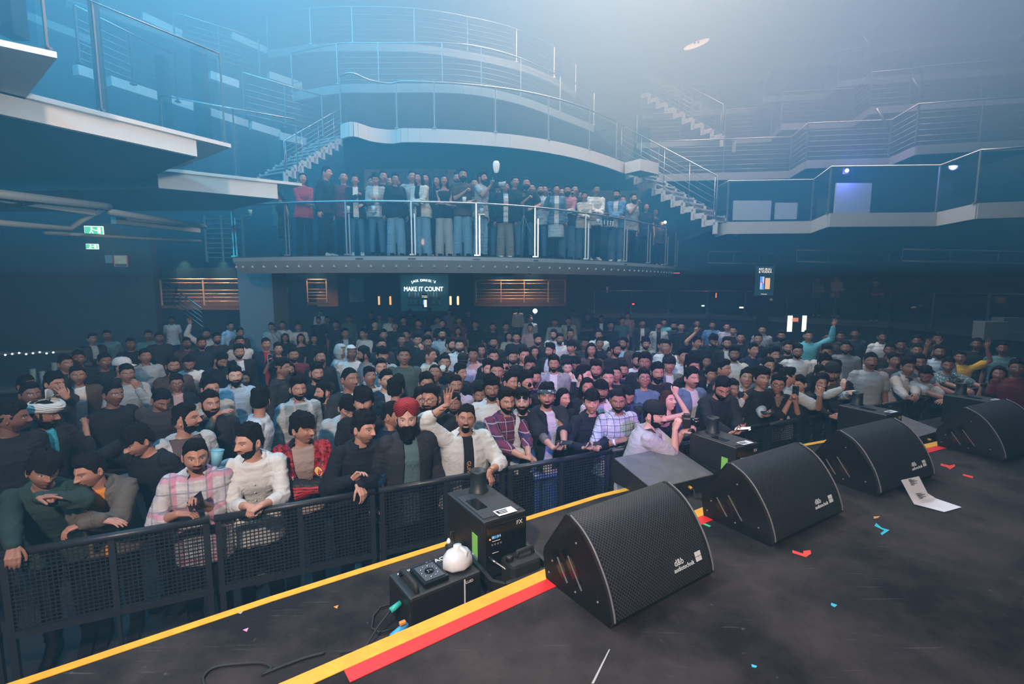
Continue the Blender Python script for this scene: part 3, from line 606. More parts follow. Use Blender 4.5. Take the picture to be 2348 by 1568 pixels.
for pts, c, lab in [([(1817, 1262), (1841, 1270), (1842, 1264), (1858, 1262), (1860, 1270), (1848, 1278), (1817, 1268)], 'r', 'red check-shaped tape mark behind the second monitor'),
                    ([(2157, 1063), (2178, 1068), (2189, 1065), (2190, 1070), (2178, 1077), (2172, 1072), (2157, 1068)], 'r', 'red hooked tape mark beside the fourth monitor'),
                    ([(2208, 1087), (2232, 1093), (2230, 1097), (2208, 1091)], 'r', 'short red tape dash beside the fourth monitor'),
                    ([(2009, 1200), (2022, 1211), (2040, 1216), (2022, 1228), (2019, 1223), (2028, 1217), (2005, 1206)], 'b', 'blue angled tape mark on the stage right of the second monitor'),
                    ([(1596, 1192), (1630, 1206), (1627, 1209), (1594, 1195)], 'g', 'green tape dash between the first two monitors'),
                    ([(1906, 1383), (1920, 1388), (1914, 1393), (1905, 1388)], 'b', 'tiny blue tape scrap in the middle of the bare stage'),
                    ([(1723, 1524), (1736, 1528), (1733, 1532), (1724, 1530)], 'b', 'tiny blue tape scrap near the bottom edge'),
                    ([(2003, 1185), (2018, 1184), (2013, 1188), (2004, 1190)], 'o', 'small tan scrap above the blue tape mark')]:
    blob(pts, ZS, 'tape_mark', SPK[c], lab)
for pts, c, lab in [([(765, 1392), (776, 1388), (773, 1396)], 'o', 'tiny orange scrap on the lower ledge'), ([(557, 1445), (570, 1440), (566, 1449)], 'p', 'tiny pink scrap on the lower ledge'), ([(536, 1404), (560, 1400), (552, 1408)], 'w', 'pale scuff of chalk on the lower ledge')]:
    blob(pts, ZG, 'litter_scrap', SPK[c], lab, 'scrap')
blob([(1356, 1568), (1362, 1568), (1399, 1490), (1396, 1490)], ZS, 'chalk_line', SPK['w'], 'pale chalk line on the stage below the first monitor', 'mark')
# set list paper with a fold
PAP = mat('paper', (.78, .78, .82), .7)
pts = [(2066, 1100), (2108, 1092), (2088, 1128), (2128, 1118), (2098, 1152), (2140, 1141), (2148, 1172), (2206, 1162)]
zz = [.10, .10, .02, .02, .005, .005, .003, .003]
# paper leaning on the third monitor
P_ = [atz(x, y, ZS+z) for (x, y), z in zip([(2066, 1101), (2107, 1092), (2083, 1133), (2127, 1131), (2096, 1156), (2146, 1143), (2165, 1174), (2205, 1163)], [.16, .16, .06, .06, .008, .008, .004, .004])]
c = P_[4]; mb = MB(); n = 4
vs = [p-c for p in P_]+[p-c+Vector((0, 0, .0015)) for p in P_]
fs = []
for i in range(3): fs += [(8+2*i, 8+2*i+1, 8+2*i+3, 8+2*i+2), (2*i, 2*i+2, 2*i+3, 2*i+1)]
mb.add(vs, fs, 0, True); SL = mb.build('set_list', PAP, label='white paper set list with small print lying folded on the stage', cat='paper'); SL.location = c
mb = MB()
for i in range(11):
    f = .12+.07*i; a = (P_[0].lerp(P_[2], f) if f < .5 else P_[2].lerp(P_[4], (f-.5)*2))-c; b2 = (P_[1].lerp(P_[3], f) if f < .5 else P_[3].lerp(P_[5], (f-.5)*2))-c
    mb.bar(a.lerp(b2, .3)+Vector((0, -.010, .012)), a.lerp(b2, .46+.3*((i*37) % 5)/5)+Vector((0, -.010, .012)), .004, .0012)
mb.build('print_line', BLACKM, SL)
# cables on stage, lower left
CB = MB()
pl = [(t_[0], t_[1]) for t_ in arc([(470, 1575), (466, 1552), (492, 1530), (545, 1522), (600, 1520), (622, 1532), (600, 1546), (640, 1530), (700, 1508), (745, 1496)], 5)]
o = MB().tube([atz(x, y, ZG+.008)-atz(455, 1568, ZG) for x, y in pl], .006, 6).build('stage_cable', BLACKR, label='black cable curling on the ledge at the bottom of the picture', cat='cable'); o.location = atz(455, 1568, ZG)
pl = [(900, 1385), (872, 1392), (856, 1412), (852, 1440), (870, 1450), (905, 1440)]
o = MB().tube([atz(x, y, ZG+.01)-atz(900, 1385, ZG) for x, y in pl], .005, 6).build('stage_cable', BLACKR, label='thin black cable looping left of the low fog machine', cat='cable'); o.location = atz(900, 1385, ZG)
# ---------------------------------------------------------------- wedge monitors
GRL, nt, b = node_mat('speaker_grille'); L = nt.links.new
tc = N(nt, 'ShaderNodeTexCoord'); mp = N(nt, 'ShaderNodeMapping'); mp.inputs['Scale'].default_value = (105, 105, 105); L(tc.outputs['UV'], mp.inputs[0])
sp = N(nt, 'ShaderNodeSeparateXYZ'); L(mp.outputs[0], sp.inputs[0])
def mth(nt, op, a, b_=None, v=None):
    n = nt.nodes.new('ShaderNodeMath'); n.operation = op
    nt.links.new(a, n.inputs[0])
    if b_ is not None: nt.links.new(b_, n.inputs[1])
    elif v is not None: n.inputs[1].default_value = v
    return n.outputs[0]
sx = mth(nt, 'SINE', mth(nt, 'MULTIPLY', sp.outputs[0], v=3.1416)); sy = mth(nt, 'SINE', mth(nt, 'MULTIPLY', sp.outputs[1], v=3.1416)); pr = mth(nt, 'MULTIPLY', sx, sy); hole = mth(nt, 'GREATER_THAN', pr, v=.12)
mx = N(nt, 'ShaderNodeMix', data_type='RGBA'); mx.inputs[6].default_value = (.040, .040, .042, 1); mx.inputs[7].default_value = (.004, .004, .004, 1); L(hole, mx.inputs[0]); L(mx.outputs[2], b.inputs['Base Color']); b.inputs['Roughness'].default_value = .5
bp = N(nt, 'ShaderNodeBump'); bp.inputs['Strength'].default_value = .3; bp.inputs['Distance'].default_value = .002; bp.invert = True; L(hole, bp.inputs['Height']); L(bp.outputs[0], b.inputs['Normal'])
CABM = mat('speaker_cabinet', (.018, .017, .018), .5, bump=.25, bscale=160); EDGE = mat('worn_edge', (.16, .16, .17), .4)
LOGO = mat('logo_white', (.75, .78, .8), .5)
def wedge(o, ang, w, dp, h, label):
    E = empty('stage_monitor', (o[0], o[1], ZS), ang, label, 'speaker', 'wedge monitors along the stage edge')
    E['group'] = 'wedge monitors along the stage edge'
    # local: x along width, y away from the stage-front lip (towards crowd), profile (y,z)
    curve = [(0, .035), (dp*.015, .075*h/.4), (dp*.08, .16*h/.4), (dp*.17, .235*h/.4), (dp*.29, .31*h/.4), (dp*.43, .365*h/.4), (dp*.60, h)]
    curve = [curve[0]]+[tuple(Vector((*a, 0)).lerp(Vector((*c2, 0)), .5).xy) if 0 else c2 for a, c2 in zip(curve[:-1], curve[1:])]
    C2 = []
    for i in range(len(curve)-1):
        p0, p1, p2, p3 = [Vector((*curve[min(max(j, 0), len(curve)-1)], 0)) for j in (i-1, i, i+1, i+2)]
        for k_ in range(4):
            t = k_/4; q = .5*((2*p1)+(-p0+p2)*t+(2*p0-5*p1+4*p2-p3)*t*t+(-p0+3*p1-3*p2+p3)*t**3); C2.append((q.x, q.y))
    C2.append(curve[-1])
    prof = C2+[(dp*.66, h*.99), (dp*.98, h*.42), (dp, h*.33), (dp*.95, 0), (dp*.04, 0)]
    side = [(y, z) for y, z in prof]
    body_p = [(y+.012, z-.008) if i < len(C2) else (y, z) for i, (y, z) in enumerate(side)]
    MB().sweep(list(reversed(body_p)), -w/2, w/2).build('cabinet', CABM, E)
    # side cheeks with rounded worn rim
    for s_ in (-1, 1):
        x0 = s_*w/2; MB().sweep(list(reversed(side)), min(x0, x0-s_*.02), max(x0, x0-s_*.02)).build('side_panel', CABM, E)
        MB().tube([(x0-s_*.006, y-.002, z+.002) for y, z in C2], .005, 6).build('edge_trim', EDGE, E)
    # grille with UV
    mb = MB(); vs = []; L_ = [0]
    for i in range(1, len(C2)): L_.append(L_[-1]+math.dist(C2[i], C2[i-1]))
    gx = w/2-.024
    for i, (y, z) in enumerate(C2): vs += [(-gx, y+.004, z-.002), (gx, y+.004, z-.002)]
    mb.add(vs, [(2*i, 2*i+1, 2*i+3, 2*i+2) for i in range(len(C2)-1)], 0, True); g = mb.build('grille', GRL, E)
    uv = g.data.uv_layers.new(name='UVMap')
    for pl_ in g.data.polygons:
        for li in pl_.loop_indices:
            vi = g.data.loops[li].vertex_index; uv.data[li].uv = ((vi % 2)*2*gx, L_[vi//2])
    # handle slots on both cheeks
    for s_ in (-1, 1):
        for (yc, zc, ln) in ((dp*.56, h*.40, .17), (dp*.74, h*.33, .13)):
            rot = Matrix.Rotation(R(52), 3, 'X'); xo = s_*(w/2+.0005)
            MB().box((xo, yc, zc), (.003, ln, .058), rot, bev=.001).build('handle_recess', BLACKG, E)
            MB().box((xo+s_*.002, yc-.025, zc-.02), (.006, ln*.95, .006), rot).build('handle_lip', EDGE, E)
        mb = MB()
        for (yc, zc) in ((dp*.2, h*.2), (dp*.5, h*.72), (dp*.85, h*.3), (dp*.5, h*.12), (dp*.9, h*.12)): mb.ball((s_*(w/2), yc, zc), .006, n=4)
        mb.build('screw', EDGE, E)
    # logo: small text and four rounded squares
    i = 7; y, z = C2[i]; ty, tz = C2[i+1][0]-C2[i-1][0], C2[i+1][1]-C2[i-1][1]; nrm = Vector((0, -tz, ty)).normalized()
    fr = frame((gx*.42, y+nrm.y*.004, z+nrm.z*.004), (1, 0, 0), nrm)
    text('d&b', .042, LOGO, E, fr@Matrix.Translation((-.030, .006, 0)), 'logo', .0008); text('audiotechnik', .030, LOGO, E, fr@Matrix.Translation((0, -.024, 0)), 'logo', .0008)
    mb = MB()
    for a in (0, 1):
        for c_ in (0, 1): mb.box((a*.024, c_*.024, 0), (.021, .021, .002))
    lg = mb.build('logo', LOGO, E); lg.matrix_local = fr@Matrix.Translation((.105, -.02, 0))
    return E
def place_wedge(fl, fr_, label, w=.76, dp=.5, h=.41):
    a = atz(*fl, ZS); b = atz(*fr_, ZS); ang = math.atan2(b.y-a.y, b.x-a.x); c = (a+b)/2
    return wedge((c.x, c.y), ang, (b-a).length if w is None else w, dp, h, label)
place_wedge((1408, 1448), (1635, 1322), 'nearest black wedge monitor with curved grille, beside the red tape', w=.73)
place_wedge((1773, 1259), (1933, 1181), 'second black wedge monitor, between the blue mark and the ledge', w=.78)
place_wedge((2013, 1143), (2145, 1095), 'third black wedge monitor with the paper set list at its foot', w=.78)
place_wedge((2273, 1070), (2420, 1022), 'farthest black wedge monitor, cut by the right edge', w=.78)
# ---------------------------------------------------------------- front fill speakers with grey tops
def fill(c, ang, label):
    E = empty('front_fill_speaker', (c[0], c[1], ZG), ang, label, 'speaker'); w, dp = .66, .46
    MB().sweep([(0, 0), (0, .10), (dp, .20), (dp+.03, .10), (dp, 0)][::-1], -w/2, w/2).build('cabinet', CABM, E)
    t = math.atan2(.10, dp); MB().box((0, dp/2, .158), (w*1.0, dp*1.02, .012), Matrix.Rotation(t, 3, 'X'), bev=.004).build('carpet_top', mat('grey_carpet', (.15, .145, .15), .95, bump=.6, bscale=260, var=.35, vscale=9), E)
    MB().tube([(.05, -.005, .06), (.05, -.05, .05), (.02, -.09, .012), (.06, -.13, .008)], .006, 6).build('cable', BLACKR, E)
    MB().tube([(.05, 0, .06), (.05, -.03, .055)], .012, 8).build('connector', mat('yellow_plug', (.75, .42, .05), .4), E); return E
a = atz(1506, 1123, ZG+.1); b = atz(1629, 1092, ZG+.1); fill(((a.x+b.x)/2, (a.y+b.y)/2), math.atan2(b.y-a.y, b.x-a.x), 'low sloping speaker with grey carpeted top behind the nearest monitor')
fill((4.30, 4.98), R(28), 'low sloping speaker with grey carpeted top near the third monitor')
# ---------------------------------------------------------------- large fog machines
STK = mat('sticker_white', (.8, .8, .8), .5); GRN = mat('sticker_green', (.25, .62, .12), .5); LCD = mat('lcd_blue', (.2, .5, .8), .4, emit=(.25, .6, .9), es=1.0); LED = mat('led_red', (1, .1, .05), .4, emit=(1, .12, .05), es=6)
def fogger(fx, fy, ang, label, full=True):
    """front-left top corner at (fx,fy)"""
    E = empty('fog_machine', (fx, fy, ZG), ang, label, 'fog machine', 'tall fog machines along the ledge'); w, dp, h = .285, .47, .376
    MB().box((w/2, dp/2, h/2+.02), (w, dp, h-.04), bev=.012).build('housing', BLACKM, E)
    mb = MB(); mb.box((w/2, dp*.42, h), (w*.86, dp*.7, .01), bev=.003); mb.build('lid', mat('lid_grey', (.03, .032, .034), .6), E)
    MB().box((w*.25, dp*.45, h+.002), (.07, .14, .012)).build('handle_recess', BLACKG, E)
    MB().lathe([(.062, h-.01), (.062, h+.012), (.052, h+.02), (.050, h+.12), (.055, h+.135), (.046, h+.14), (.040, h+.10)], (w*.62, dp*.80, 0), 20).build('nozzle', mat('nozzle', (.014, .02, .024), .5), E)
    MB().box((w*.58, .045, h+.006), (.12, .07, .002), R(0)).build('warning_sticker', STK, E)
    mb = MB()
    for i in range(3): mb.box((w*.58-.018+.01*i*0, .062-.016*i, h+.0075), (.07-.01*i, .008, .001))
    mb.box((w*.58-.045, .045, h+.0075), (.012, .03, .001)); mb.build('sticker_print', BLACKM, E)
    MB().box((-.0015, .10, h*.55), (.003, .06, .12)).build('green_label', GRN, E); MB().box((-.0015, .10, h*.30), (.003, .06, .06)).build('white_label', STK, E)
    MB().box((w/2, -.003, h*.62), (w*.9, .006, h*.6), bev=.002).build('front_panel', BLACKG, E)
    MB().box((.075, -.007, h*.74), (.062, .002, .024)).build('display', mat('lcd_dark', (.01, .02, .03), .3), E)
    text('001.014', .022, LCD, E, Matrix.Translation((.075, -.0085, h*.74))@up, 'digits', .0004, .8)
    MB().ball((.036, -.006, h*.72), .0045, n=5).build('status_lamp', LED, E)
    text('FX', .035, LOGO, E, Matrix.Translation((w*.80, -.0075, h*.86))@up, 'logo', .0005)
    mb = MB()
    for i in range(4): mb.lathe([(.006, 0), (.006, .003), (.004, .004)], (.05+.018*i, -.007, h*.63), 10, 0, Matrix.Rotation(R(90), 3, 'X'))
    mb.build('button', mat('button_grey', (.15, .15, .16), .5), E)
    mb = MB(); mb.box((.075, -.0075, h*.68), (.05, .001, .003)); mb.box((.07, -.0075, h*.50), (.04, .001, .003)); mb.build('print_line', STK, E)
    # cradle: U shaped tray bars and fluid can
    t = mb = MB(); z = .10
    pts = [(-.025, dp*.6, z+.03), (-.025, -.13, z), (.02, -.19, z), (w+.0, -.19, z), (w+.035, -.14, z), (w+.035, dp*.5, z+.03)]
    for i in range(5): mb.bar(pts[i], pts[i+1], .022, .045)
    mb.build('cradle_rail', BLACKM, E)
    MB().box((w/2, -.08, .02), (w, .2, .02)).build('tray', BLACKM, E)
    mb = MB(); mb.box((w*.62, -.10, .105), (.19, .13, .15), bev=.02); mb.build('fluid_can', BLACKR, E)
    c_ = E; mb = MB(); mb.lathe([(.022, .178), (.022, .2), (.018, .205)], (w*.36, -.10, 0), 14); mb.build('can_cap', BLACKM, E)
    MB().tube([(w*.52, -.10, .178), (w*.54, -.10, .212), (w*.88, -.10, .212), (w*.9, -.10, .178)], .011, 8).build('can_handle', BLACKR, E)
    mb = MB(); mb.tube([(.04, -.01, h*.42), (.055, -.05, h*.40), (.09, -.10, h*.33), (.10, -.13, h*.18), (.09, -.14, .06)], .004, 6); mb.build('fluid_hose', mat('hose', (.45, .45, .42), .3), E)
    MB().tube([(.038, -.005, h*.425), (.052, -.045, h*.405)], .008, 8).build('plug', STEEL, E)
    if full:
        MB().tube([(.02, -.20, .06), (.05, -.23, .05)], .016, 8).build('connector', mat('plug_orange', (.85, .28, .05), .5), E)
        MB().tube([(.05, -.23, .05), (.07, -.24, .018), (.10, -.25, .016)], .014, 8).build('connector', mat('plug_blue', (.05, .35, .7), .5), E)
        MB().box((.21, -.23, .03), (.05, .03, .04), R(30), bev=.004).build('clip', mat('clip_green', (.05, .5, .25), .5), E)
    else:
        MB().tube([(.04, -.10, .13), (.10, -.14, .12)], .006, 6).build('connector', mat('plug_copper', (.85, .5, .2), .4), E)
    for xx in (.03, w-.03):
        for yy in (.03, dp-.03): MB().box((xx, yy, .01), (.03, .03, .02)).build('foot', BLACKR, E)
    return E
AG = math.atan2(.15, .234)
fogger(-.154, 2.54, AG, 'nearest tall black fog machine with round nozzle and white sticker')
fogger(1.773, 3.777, R(28), 'tall black fog machine behind the second monitor', False)
fogger(3.72, 4.78, R(26), 'tall black fog machine behind the third monitor', False)
fogger(5.30, 5.30, R(25), 'farthest tall black fog machine, only its nozzle clear of the last monitor', False)
# ---------------------------------------------------------------- low fog machine with fluid jug
A_ = atz(940, 1375, ZG+.2); B_ = atz(1105, 1308, ZG+.2); ang = math.atan2(B_.y-A_.y, B_.x-A_.x)
E = empty('fog_machine', (A_.x, A_.y, ZG), ang, 'low black fog machine with a white fluid jug and round fan on top', 'fog machine'); w, dp, h = (B_-A_).length, .26, .2
MB().box((w/2, dp/2, h/2), (w, dp, h), bev=.014).build('housing', BLACKM, E)
mb = MB(); mb.tube([(.05, .03, h), (.05, .04, h+.03), (.05, .20, h+.03), (.05, .21, h)], .013, 8); mb.build('handle', BLACKR, E)
MB().box((w*.40, dp*.45, h+.012), (.135, .17, .024), bev=.004).build('fan_surround', BLACKG, E)
MB().box((w*.40, dp*.45, h+.0255), (.105, .135, .002)).build('fan_grille', mat('grille_grey', (.10, .11, .12), .4, .5), E)
mb = MB()
for i in range(10):
    a = i*.628; mb.lathe([(.006, 0), (.006, .003), (0, .004)], (w*.40+.04*math.cos(a), dp*.45+.05*math.sin(a), h+.0265), 8)
mb.build('vent_hole', STEEL, E); MB().lathe([(.022, .0), (.024, .006), (.014, .012), (0, .013)], (w*.40, dp*.45, h+.026), 16).build('dial', BLACKG, E)
JUG = mat('jug_white', (.62, .66, .68), .4)
mb = MB(); Mj = Matrix.Rotation(R(0), 3, 'Z')
bm_ = [(.075, 0), (.082, .015), (.080, .05), (.055, .085), (.022, .10), (.022, .115)]
mb.lathe(bm_, (w*.80, dp*.42, h+.002), 8, 0, None, 1.05, .85); mb.build('fluid_jug', JUG, E)
MB().tube([(w*.84, dp*.25, h+.03), (w*.86, dp*.25, h+.09), (w*.82, dp*.40, h+.105)], .011, 8).build('jug_handle', JUG, E)
MB().lathe([(.027, 0), (.027, .025), (.02, .03)], (w*.78, dp*.62, h+.075), 14, 0, Matrix.Rotation(R(-25), 3, 'X')).build('jug_collar', BLACKR, E)
MB().tube([(w*.78, dp*.66, h+.10), (w*.80, dp*.68, h+.16), (w*.86, dp*.72, h+.15), (w*.90, dp*.78, h+.02)], .004, 6).build('fluid_hose', BLACKR, E)
MB().lathe([(.012, 0), (.012, .015), (.005, .03)], (w*.76, dp*.66, h+.10), 8).build('jug_valve', STK, E)
text('BLACK', .045, LOGO, E, Matrix.Translation((w*.66, dp*.84, h+.001)), 'logo', .0006); text('Antari Effects', .02, LOGO, E, Matrix.Translation((w*.22, dp*.86, h+.001)), 'logo', .0006)
MB().box((w*.74, -.0015, h*.6), (.006, .002, h*.7)).build('level_window', STK, E); text('FLUID', .02, LOGO, E, Matrix.Translation((w*.80, -.0015, h*.85))@up, 'logo', .0004)
MB().tube([(-.005, .10, .13), (-.06, .09, .12)], .014, 8).build('connector', mat('plug_teal', (.03, .42, .33), .5), E)
MB().tube([(-.005, .03, .06), (-.09, .01, .045)], .018, 8).build('connector', MATS['plug_blue'], E)
MB().tube([(-.06, .09, .12), (-.12, .08, .08), (-.2, .06, .01), (-.3, .1, .01)], .005, 6).build('cable', BLACKR, E)
MB().box((-.03, .022, .085), (.03, .02, .015), bev=.003).build('connector_latch', MATS['plug_orange'], E)
# ---------------------------------------------------------------- crowd barrier
BARP = (Vector((-.51, 3.99, 0)), Vector((4.0, 6.08, 0))); bd = (BARP[1]-BARP[0]).normalized(); bn = Vector((bd.y, -bd.x, 0))   # bn towards the stage
BM_ = mat('barrier_steel', (.030, .034, .038), .42, .3, bump=.15, bscale=40); BW = mat('barrier_wire', (.012, .014, .015), .6)
def bpt(s, off=0, z=0): p = BARP[0]+bd*s-bn*off; return Vector((p.x, p.y, z))
seg = 1.12; k = 0
labs = ['at the far left edge', 'in front of the man in the dark green top', 'in front of the man in the grey-brown jacket', 'in front of the man in the pink plaid shirt', 'below the white shirt and the red jacket', 'below the half-zip jacket and the red turban', 'behind the nearest fog machine', 'in front of the man with the bandana', 'behind the carpeted speaker', 'beside the kneeling photographer', 'behind the second monitor', 'left of the gap in the yellow line', 'behind the third monitor', 'behind the last monitors', 'at the far right', 'beyond the last fog machine']
for i in range(14):
    s0 = -3.96+i*seg; E = empty('crowd_barrier', bpt(s0), math.atan2(bd.y, bd.x), 'black mesh crowd barrier panel '+labs[i], 'barrier', 'crowd barrier panels'); w = seg-.03
    MB().tube([(0, 0, 1.12), (w, 0, 1.12)], .026, 10).build('top_rail', BM_, E)
    mb = MB(); mb.bar((0, 0, .60), (w, 0, .60), .04, .04); mb.build('middle_rail', BM_, E); MB().bar((0, 0, .08), (w, 0, .08), .05, .05).build('bottom_rail', BM_, E)
    for xx in (.022, w/2, w-.022): MB().bar((xx, 0, 0 if xx != w/2 else .6), (xx, 0, 1.11), .036, .036, up=(0, 1, 0)).build('post', BM_, E)
    MB().bar((w/2, 0, .1), (w/2, 0, .6), .02, .02, up=(0, 1, 0)).build('lower_post', BM_, E)
    mb = MB(); nx = int(w/.026)
    for j in range(1, nx): mb.bar((w*j/nx, -.004, .61), (w*j/nx, -.004, 1.10), .0058, .0058, up=(0, 1, 0))
    for j in range(1, 19): mb.bar((.02, -.008, .61+j*.026), (w-.02, -.008, .61+j*.026), .0058, .0058)
    mb.build('wire_mesh', BW, E)
    for xx in (.022, w-.022): MB().bar((xx, 0, .05), (xx, .42, .02), .04, .03).build('foot', BM_, E)
# ================================================================ people: shape library
def hsh(i, j, k, seed):
    n = (i*374761393+j*668265263+k*2147483647+seed*144665) & 0x7fffffff
    n = ((n ^ (n >> 13))*1274126177) & 0x7fffffff
    return ((n ^ (n >> 16)) & 0xffff)/65535.0
def vnoise(P, sc, seed=0):
    q = np.asarray(P)*np.asarray(sc)+100.0; i = np.floor(q).astype(np.int64); f = q-i; f = f*f*(3-2*f); out = 0
    for a in (0, 1):
        for b in (0, 1):
            for c in (0, 1):
                w = (f[:, 0] if a else 1-f[:, 0])*(f[:, 1] if b else 1-f[:, 1])*(f[:, 2] if c else 1-f[:, 2])
                out = out+w*hsh(i[:, 0]+a, i[:, 1]+b, i[:, 2]+c, seed)
    return out
def sst(x, a, b): t = np.clip((x-a)/(b-a), 0, 1); return t*t*(3-2*t)
def g2(x, s): return np.exp(-(x/s)**2)
def np_mesh(name, V, Q, mats, smooth=True, col=None, midx=None):
    me = bpy.data.meshes.new(name); V = np.asarray(V, dtype=np.float32); Q = np.asarray(Q, dtype=np.int32); n = len(Q)
    me.vertices.add(len(V)); me.vertices.foreach_set('co', V.ravel()); me.loops.add(n*4); me.loops.foreach_set('vertex_index', Q.ravel())
    me.polygons.add(n); me.polygons.foreach_set('loop_start', np.arange(0, 4*n, 4, dtype=np.int32))
    for m in mats: me.materials.append(m)
    if midx is not None: me.polygons.foreach_set('material_index', np.asarray(midx, dtype=np.int32))
    me.polygons.foreach_set('use_smooth', [smooth]*n)
    if col is not None:
        at = me.color_attributes.new('Col', 'FLOAT_COLOR', 'POINT'); at.data.foreach_set('color', np.asarray(col, dtype=np.float32).ravel())
    me.update(); me.validate(); return me
def remesh(mb, voxel, iters=4, fac=.5):
    me = mb.mesh('tmp', BLACKM); o = bpy.data.objects.new('tmp', me); COL.objects.link(o)
    m = o.modifiers.new('r', 'REMESH'); m.mode = 'VOXEL'; m.voxel_size = voxel; m.adaptivity = 0
    if iters: s_ = o.modifiers.new('s', 'SMOOTH'); s_.factor = fac; s_.iterations = iters
    dg = bpy.context.evaluated_depsgraph_get(); ev = o.evaluated_get(dg); e = ev.to_mesh()
    V = np.zeros(len(e.vertices)*3, np.float32); e.vertices.foreach_get('co', V); NN = np.zeros(len(e.vertices)*3, np.float32); e.vertices.foreach_get('normal', NN)
    nl = len(e.loops); L_ = np.zeros(nl, np.int32); e.loops.foreach_get('vertex_index', L_); ls = np.zeros(len(e.polygons), np.int32); e.polygons.foreach_get('loop_total', ls)
    Q = L_.reshape(-1, 4) if (ls == 4).all() else np.array([list(p.vertices)+[p.vertices[0]]*(4-len(p.vertices)) for p in e.polygons if len(p.vertices) == 4], dtype=np.int32)
    ev.to_mesh_clear(); bpy.data.objects.remove(o); bpy.data.meshes.remove(me)
    return V.reshape(-1, 3).astype(np.float64), Q, NN.reshape(-1, 3).astype(np.float64)
# ---------------------------------------------------------------- head
def head_grid(nu, nv, smile=0.0, fat=0.0, age=0.0, openm=0.0):
    t = np.linspace(-math.pi, math.pi, nu, endpoint=False); az = t-.5*np.sin(t)      # az 0 = front (-y)
    pv = np.linspace(.06, math.pi-.06, nv); A, Pp = np.meshgrid(az, pv)
    d = np.stack([np.sin(Pp)*np.sin(A), -np.sin(Pp)*np.cos(A), np.cos(Pp)], -1).reshape(-1, 3)
    P = d*np.array([.0745, .096, .117]); x, y, z = P[:, 0], P[:, 1], P[:, 2]; x0, z0 = x.copy(), z.copy(); ax = np.abs(x0); fr = sst(-y, .0, .05)
    jt = sst(-z, .015, .105); x = x*(1-(.30-.22*fat)*jt); y = np.where(y > 0, y*(1-.45*sst(-z, .02, .1)), y*(1-.10*jt))
    x = x*(1+.05*g2(z-.05, .04)); y = np.where(y < 0, y*(1-.10*sst(ax, .035, .075)), y)
    nb = (.006+.022*sst(-z, -.028, .020))*(1-sst(-z, .024, .034)); y = y-fr*nb*g2(x0, .0085+.005*sst(-z, 0, .02))
    y = y-fr*.010*g2(ax-.013, .0065)*g2(z+.021, .008); y = y+fr*.011*g2(ax-.031, .0165)*g2(z-.013, .012)
    y = y-fr*.0075*g2(ax-.031, .0115)*g2(z-.011, .0068); y = y-fr*.0055*g2(ax-.027, .024)*g2(z-.031, .008)
    mz = -.051+smile*.010*(ax/.025)**2; mw = .023+.005*smile
    y = y-fr*.0085*g2(x0, mw)*(g2(z-mz-.0055, .0048)+1.05*g2(z-mz+.0065, .0058)); y = y+fr*.0075*g2(x0, mw*.95)*g2(z-mz, .0024+.003*openm)
    y = y-fr*.009*g2(x0, .021)*g2(z+.090, .014); y = y+fr*.0035*g2(x0, .03)*g2(z+.072, .006)
    y = y-fr*(.004+.004*smile)*g2(ax-.045, .017)*g2(z+.014, .018); x = x+np.sign(x0)*fat*.008*g2(z+.05, .04)*fr
    y = y+fr*smile*.003*g2(ax-(.036), .004)*g2(z+.035, .016)
    P = np.stack([x, y, z], -1)
    col = np.zeros((len(P), 4)); F_ = fr > .3
    brow = g2(z-(.0305+.004*g2(ax-.033, .012)-.12*np.clip(ax-.036, 0, 1)), .0038)*sst(ax, .010, .015)*(1-sst(ax, .047, .053))
    el = g2(z-(.0168-.0000-.25*np.abs(ax-.031)**1.2), .0022)*(1-sst(np.abs(ax-.031), .013, .016))
    op = 1-.45*smile; eo = ((ax-.031)/.0142)**2+((z-.0108)/(.0050*op))**2; white = 1-sst(eo, .7, 1.25)
    ir = 1-sst(np.sqrt((ax-.031)**2+(z-.0108)**2), .0040, .0062); lips = g2(x0, mw)*(g2(z-mz-.0055, .0050)+g2(z-mz+.0068, .0062))
    ml = g2(x0, mw*.95)*g2(z-mz, .0020); te = smile*g2(x0, .017)*g2(z-mz+.001, .0040) if smile > .4 else 0*x0
    nos = g2(ax-.0075, .0035)*g2(z+.0285, .003)
    col[:, 0] = np.clip(lips*1.1, 0, 1)*F_; col[:, 1] = np.clip(np.maximum.reduce([brow*.95, el*1.0, ir*white*1.2, ml*.75, nos*.7]), 0, 1)*F_
    col[:, 2] = np.clip(np.maximum(white*(1-ir), te*1.2), 0, 1)*F_; col[:, 1] *= 1-np.clip(te*1.2, 0, 1)
    stb = sst(-z, .030, .052)*(1-sst(P[:, 1], -.0, .03)); stb = np.maximum(stb*(1-.95*g2(ax-.038, .018)*g2(z+.018, .022)), g2(x0, .028)*g2(z+.036, .007)); col[:, 3] = np.clip(stb*(1-np.clip(lips, 0, 1)), 0, 1)*F_
    idx = np.arange(nu*nv).reshape(nv, nu); a = idx[:-1, :]; b = idx[1:, :]; Q = np.stack([a, np.roll(a, -1, 1), np.roll(b, -1, 1), b], -1).reshape(-1, 4)[:, ::-1]
    return P, Q, col, d
HB = {}
def head_base(hq):
    if hq not in HB: HB[hq] = head_grid(*((96, 84) if hq else (48, 42)))
    return HB[hq]
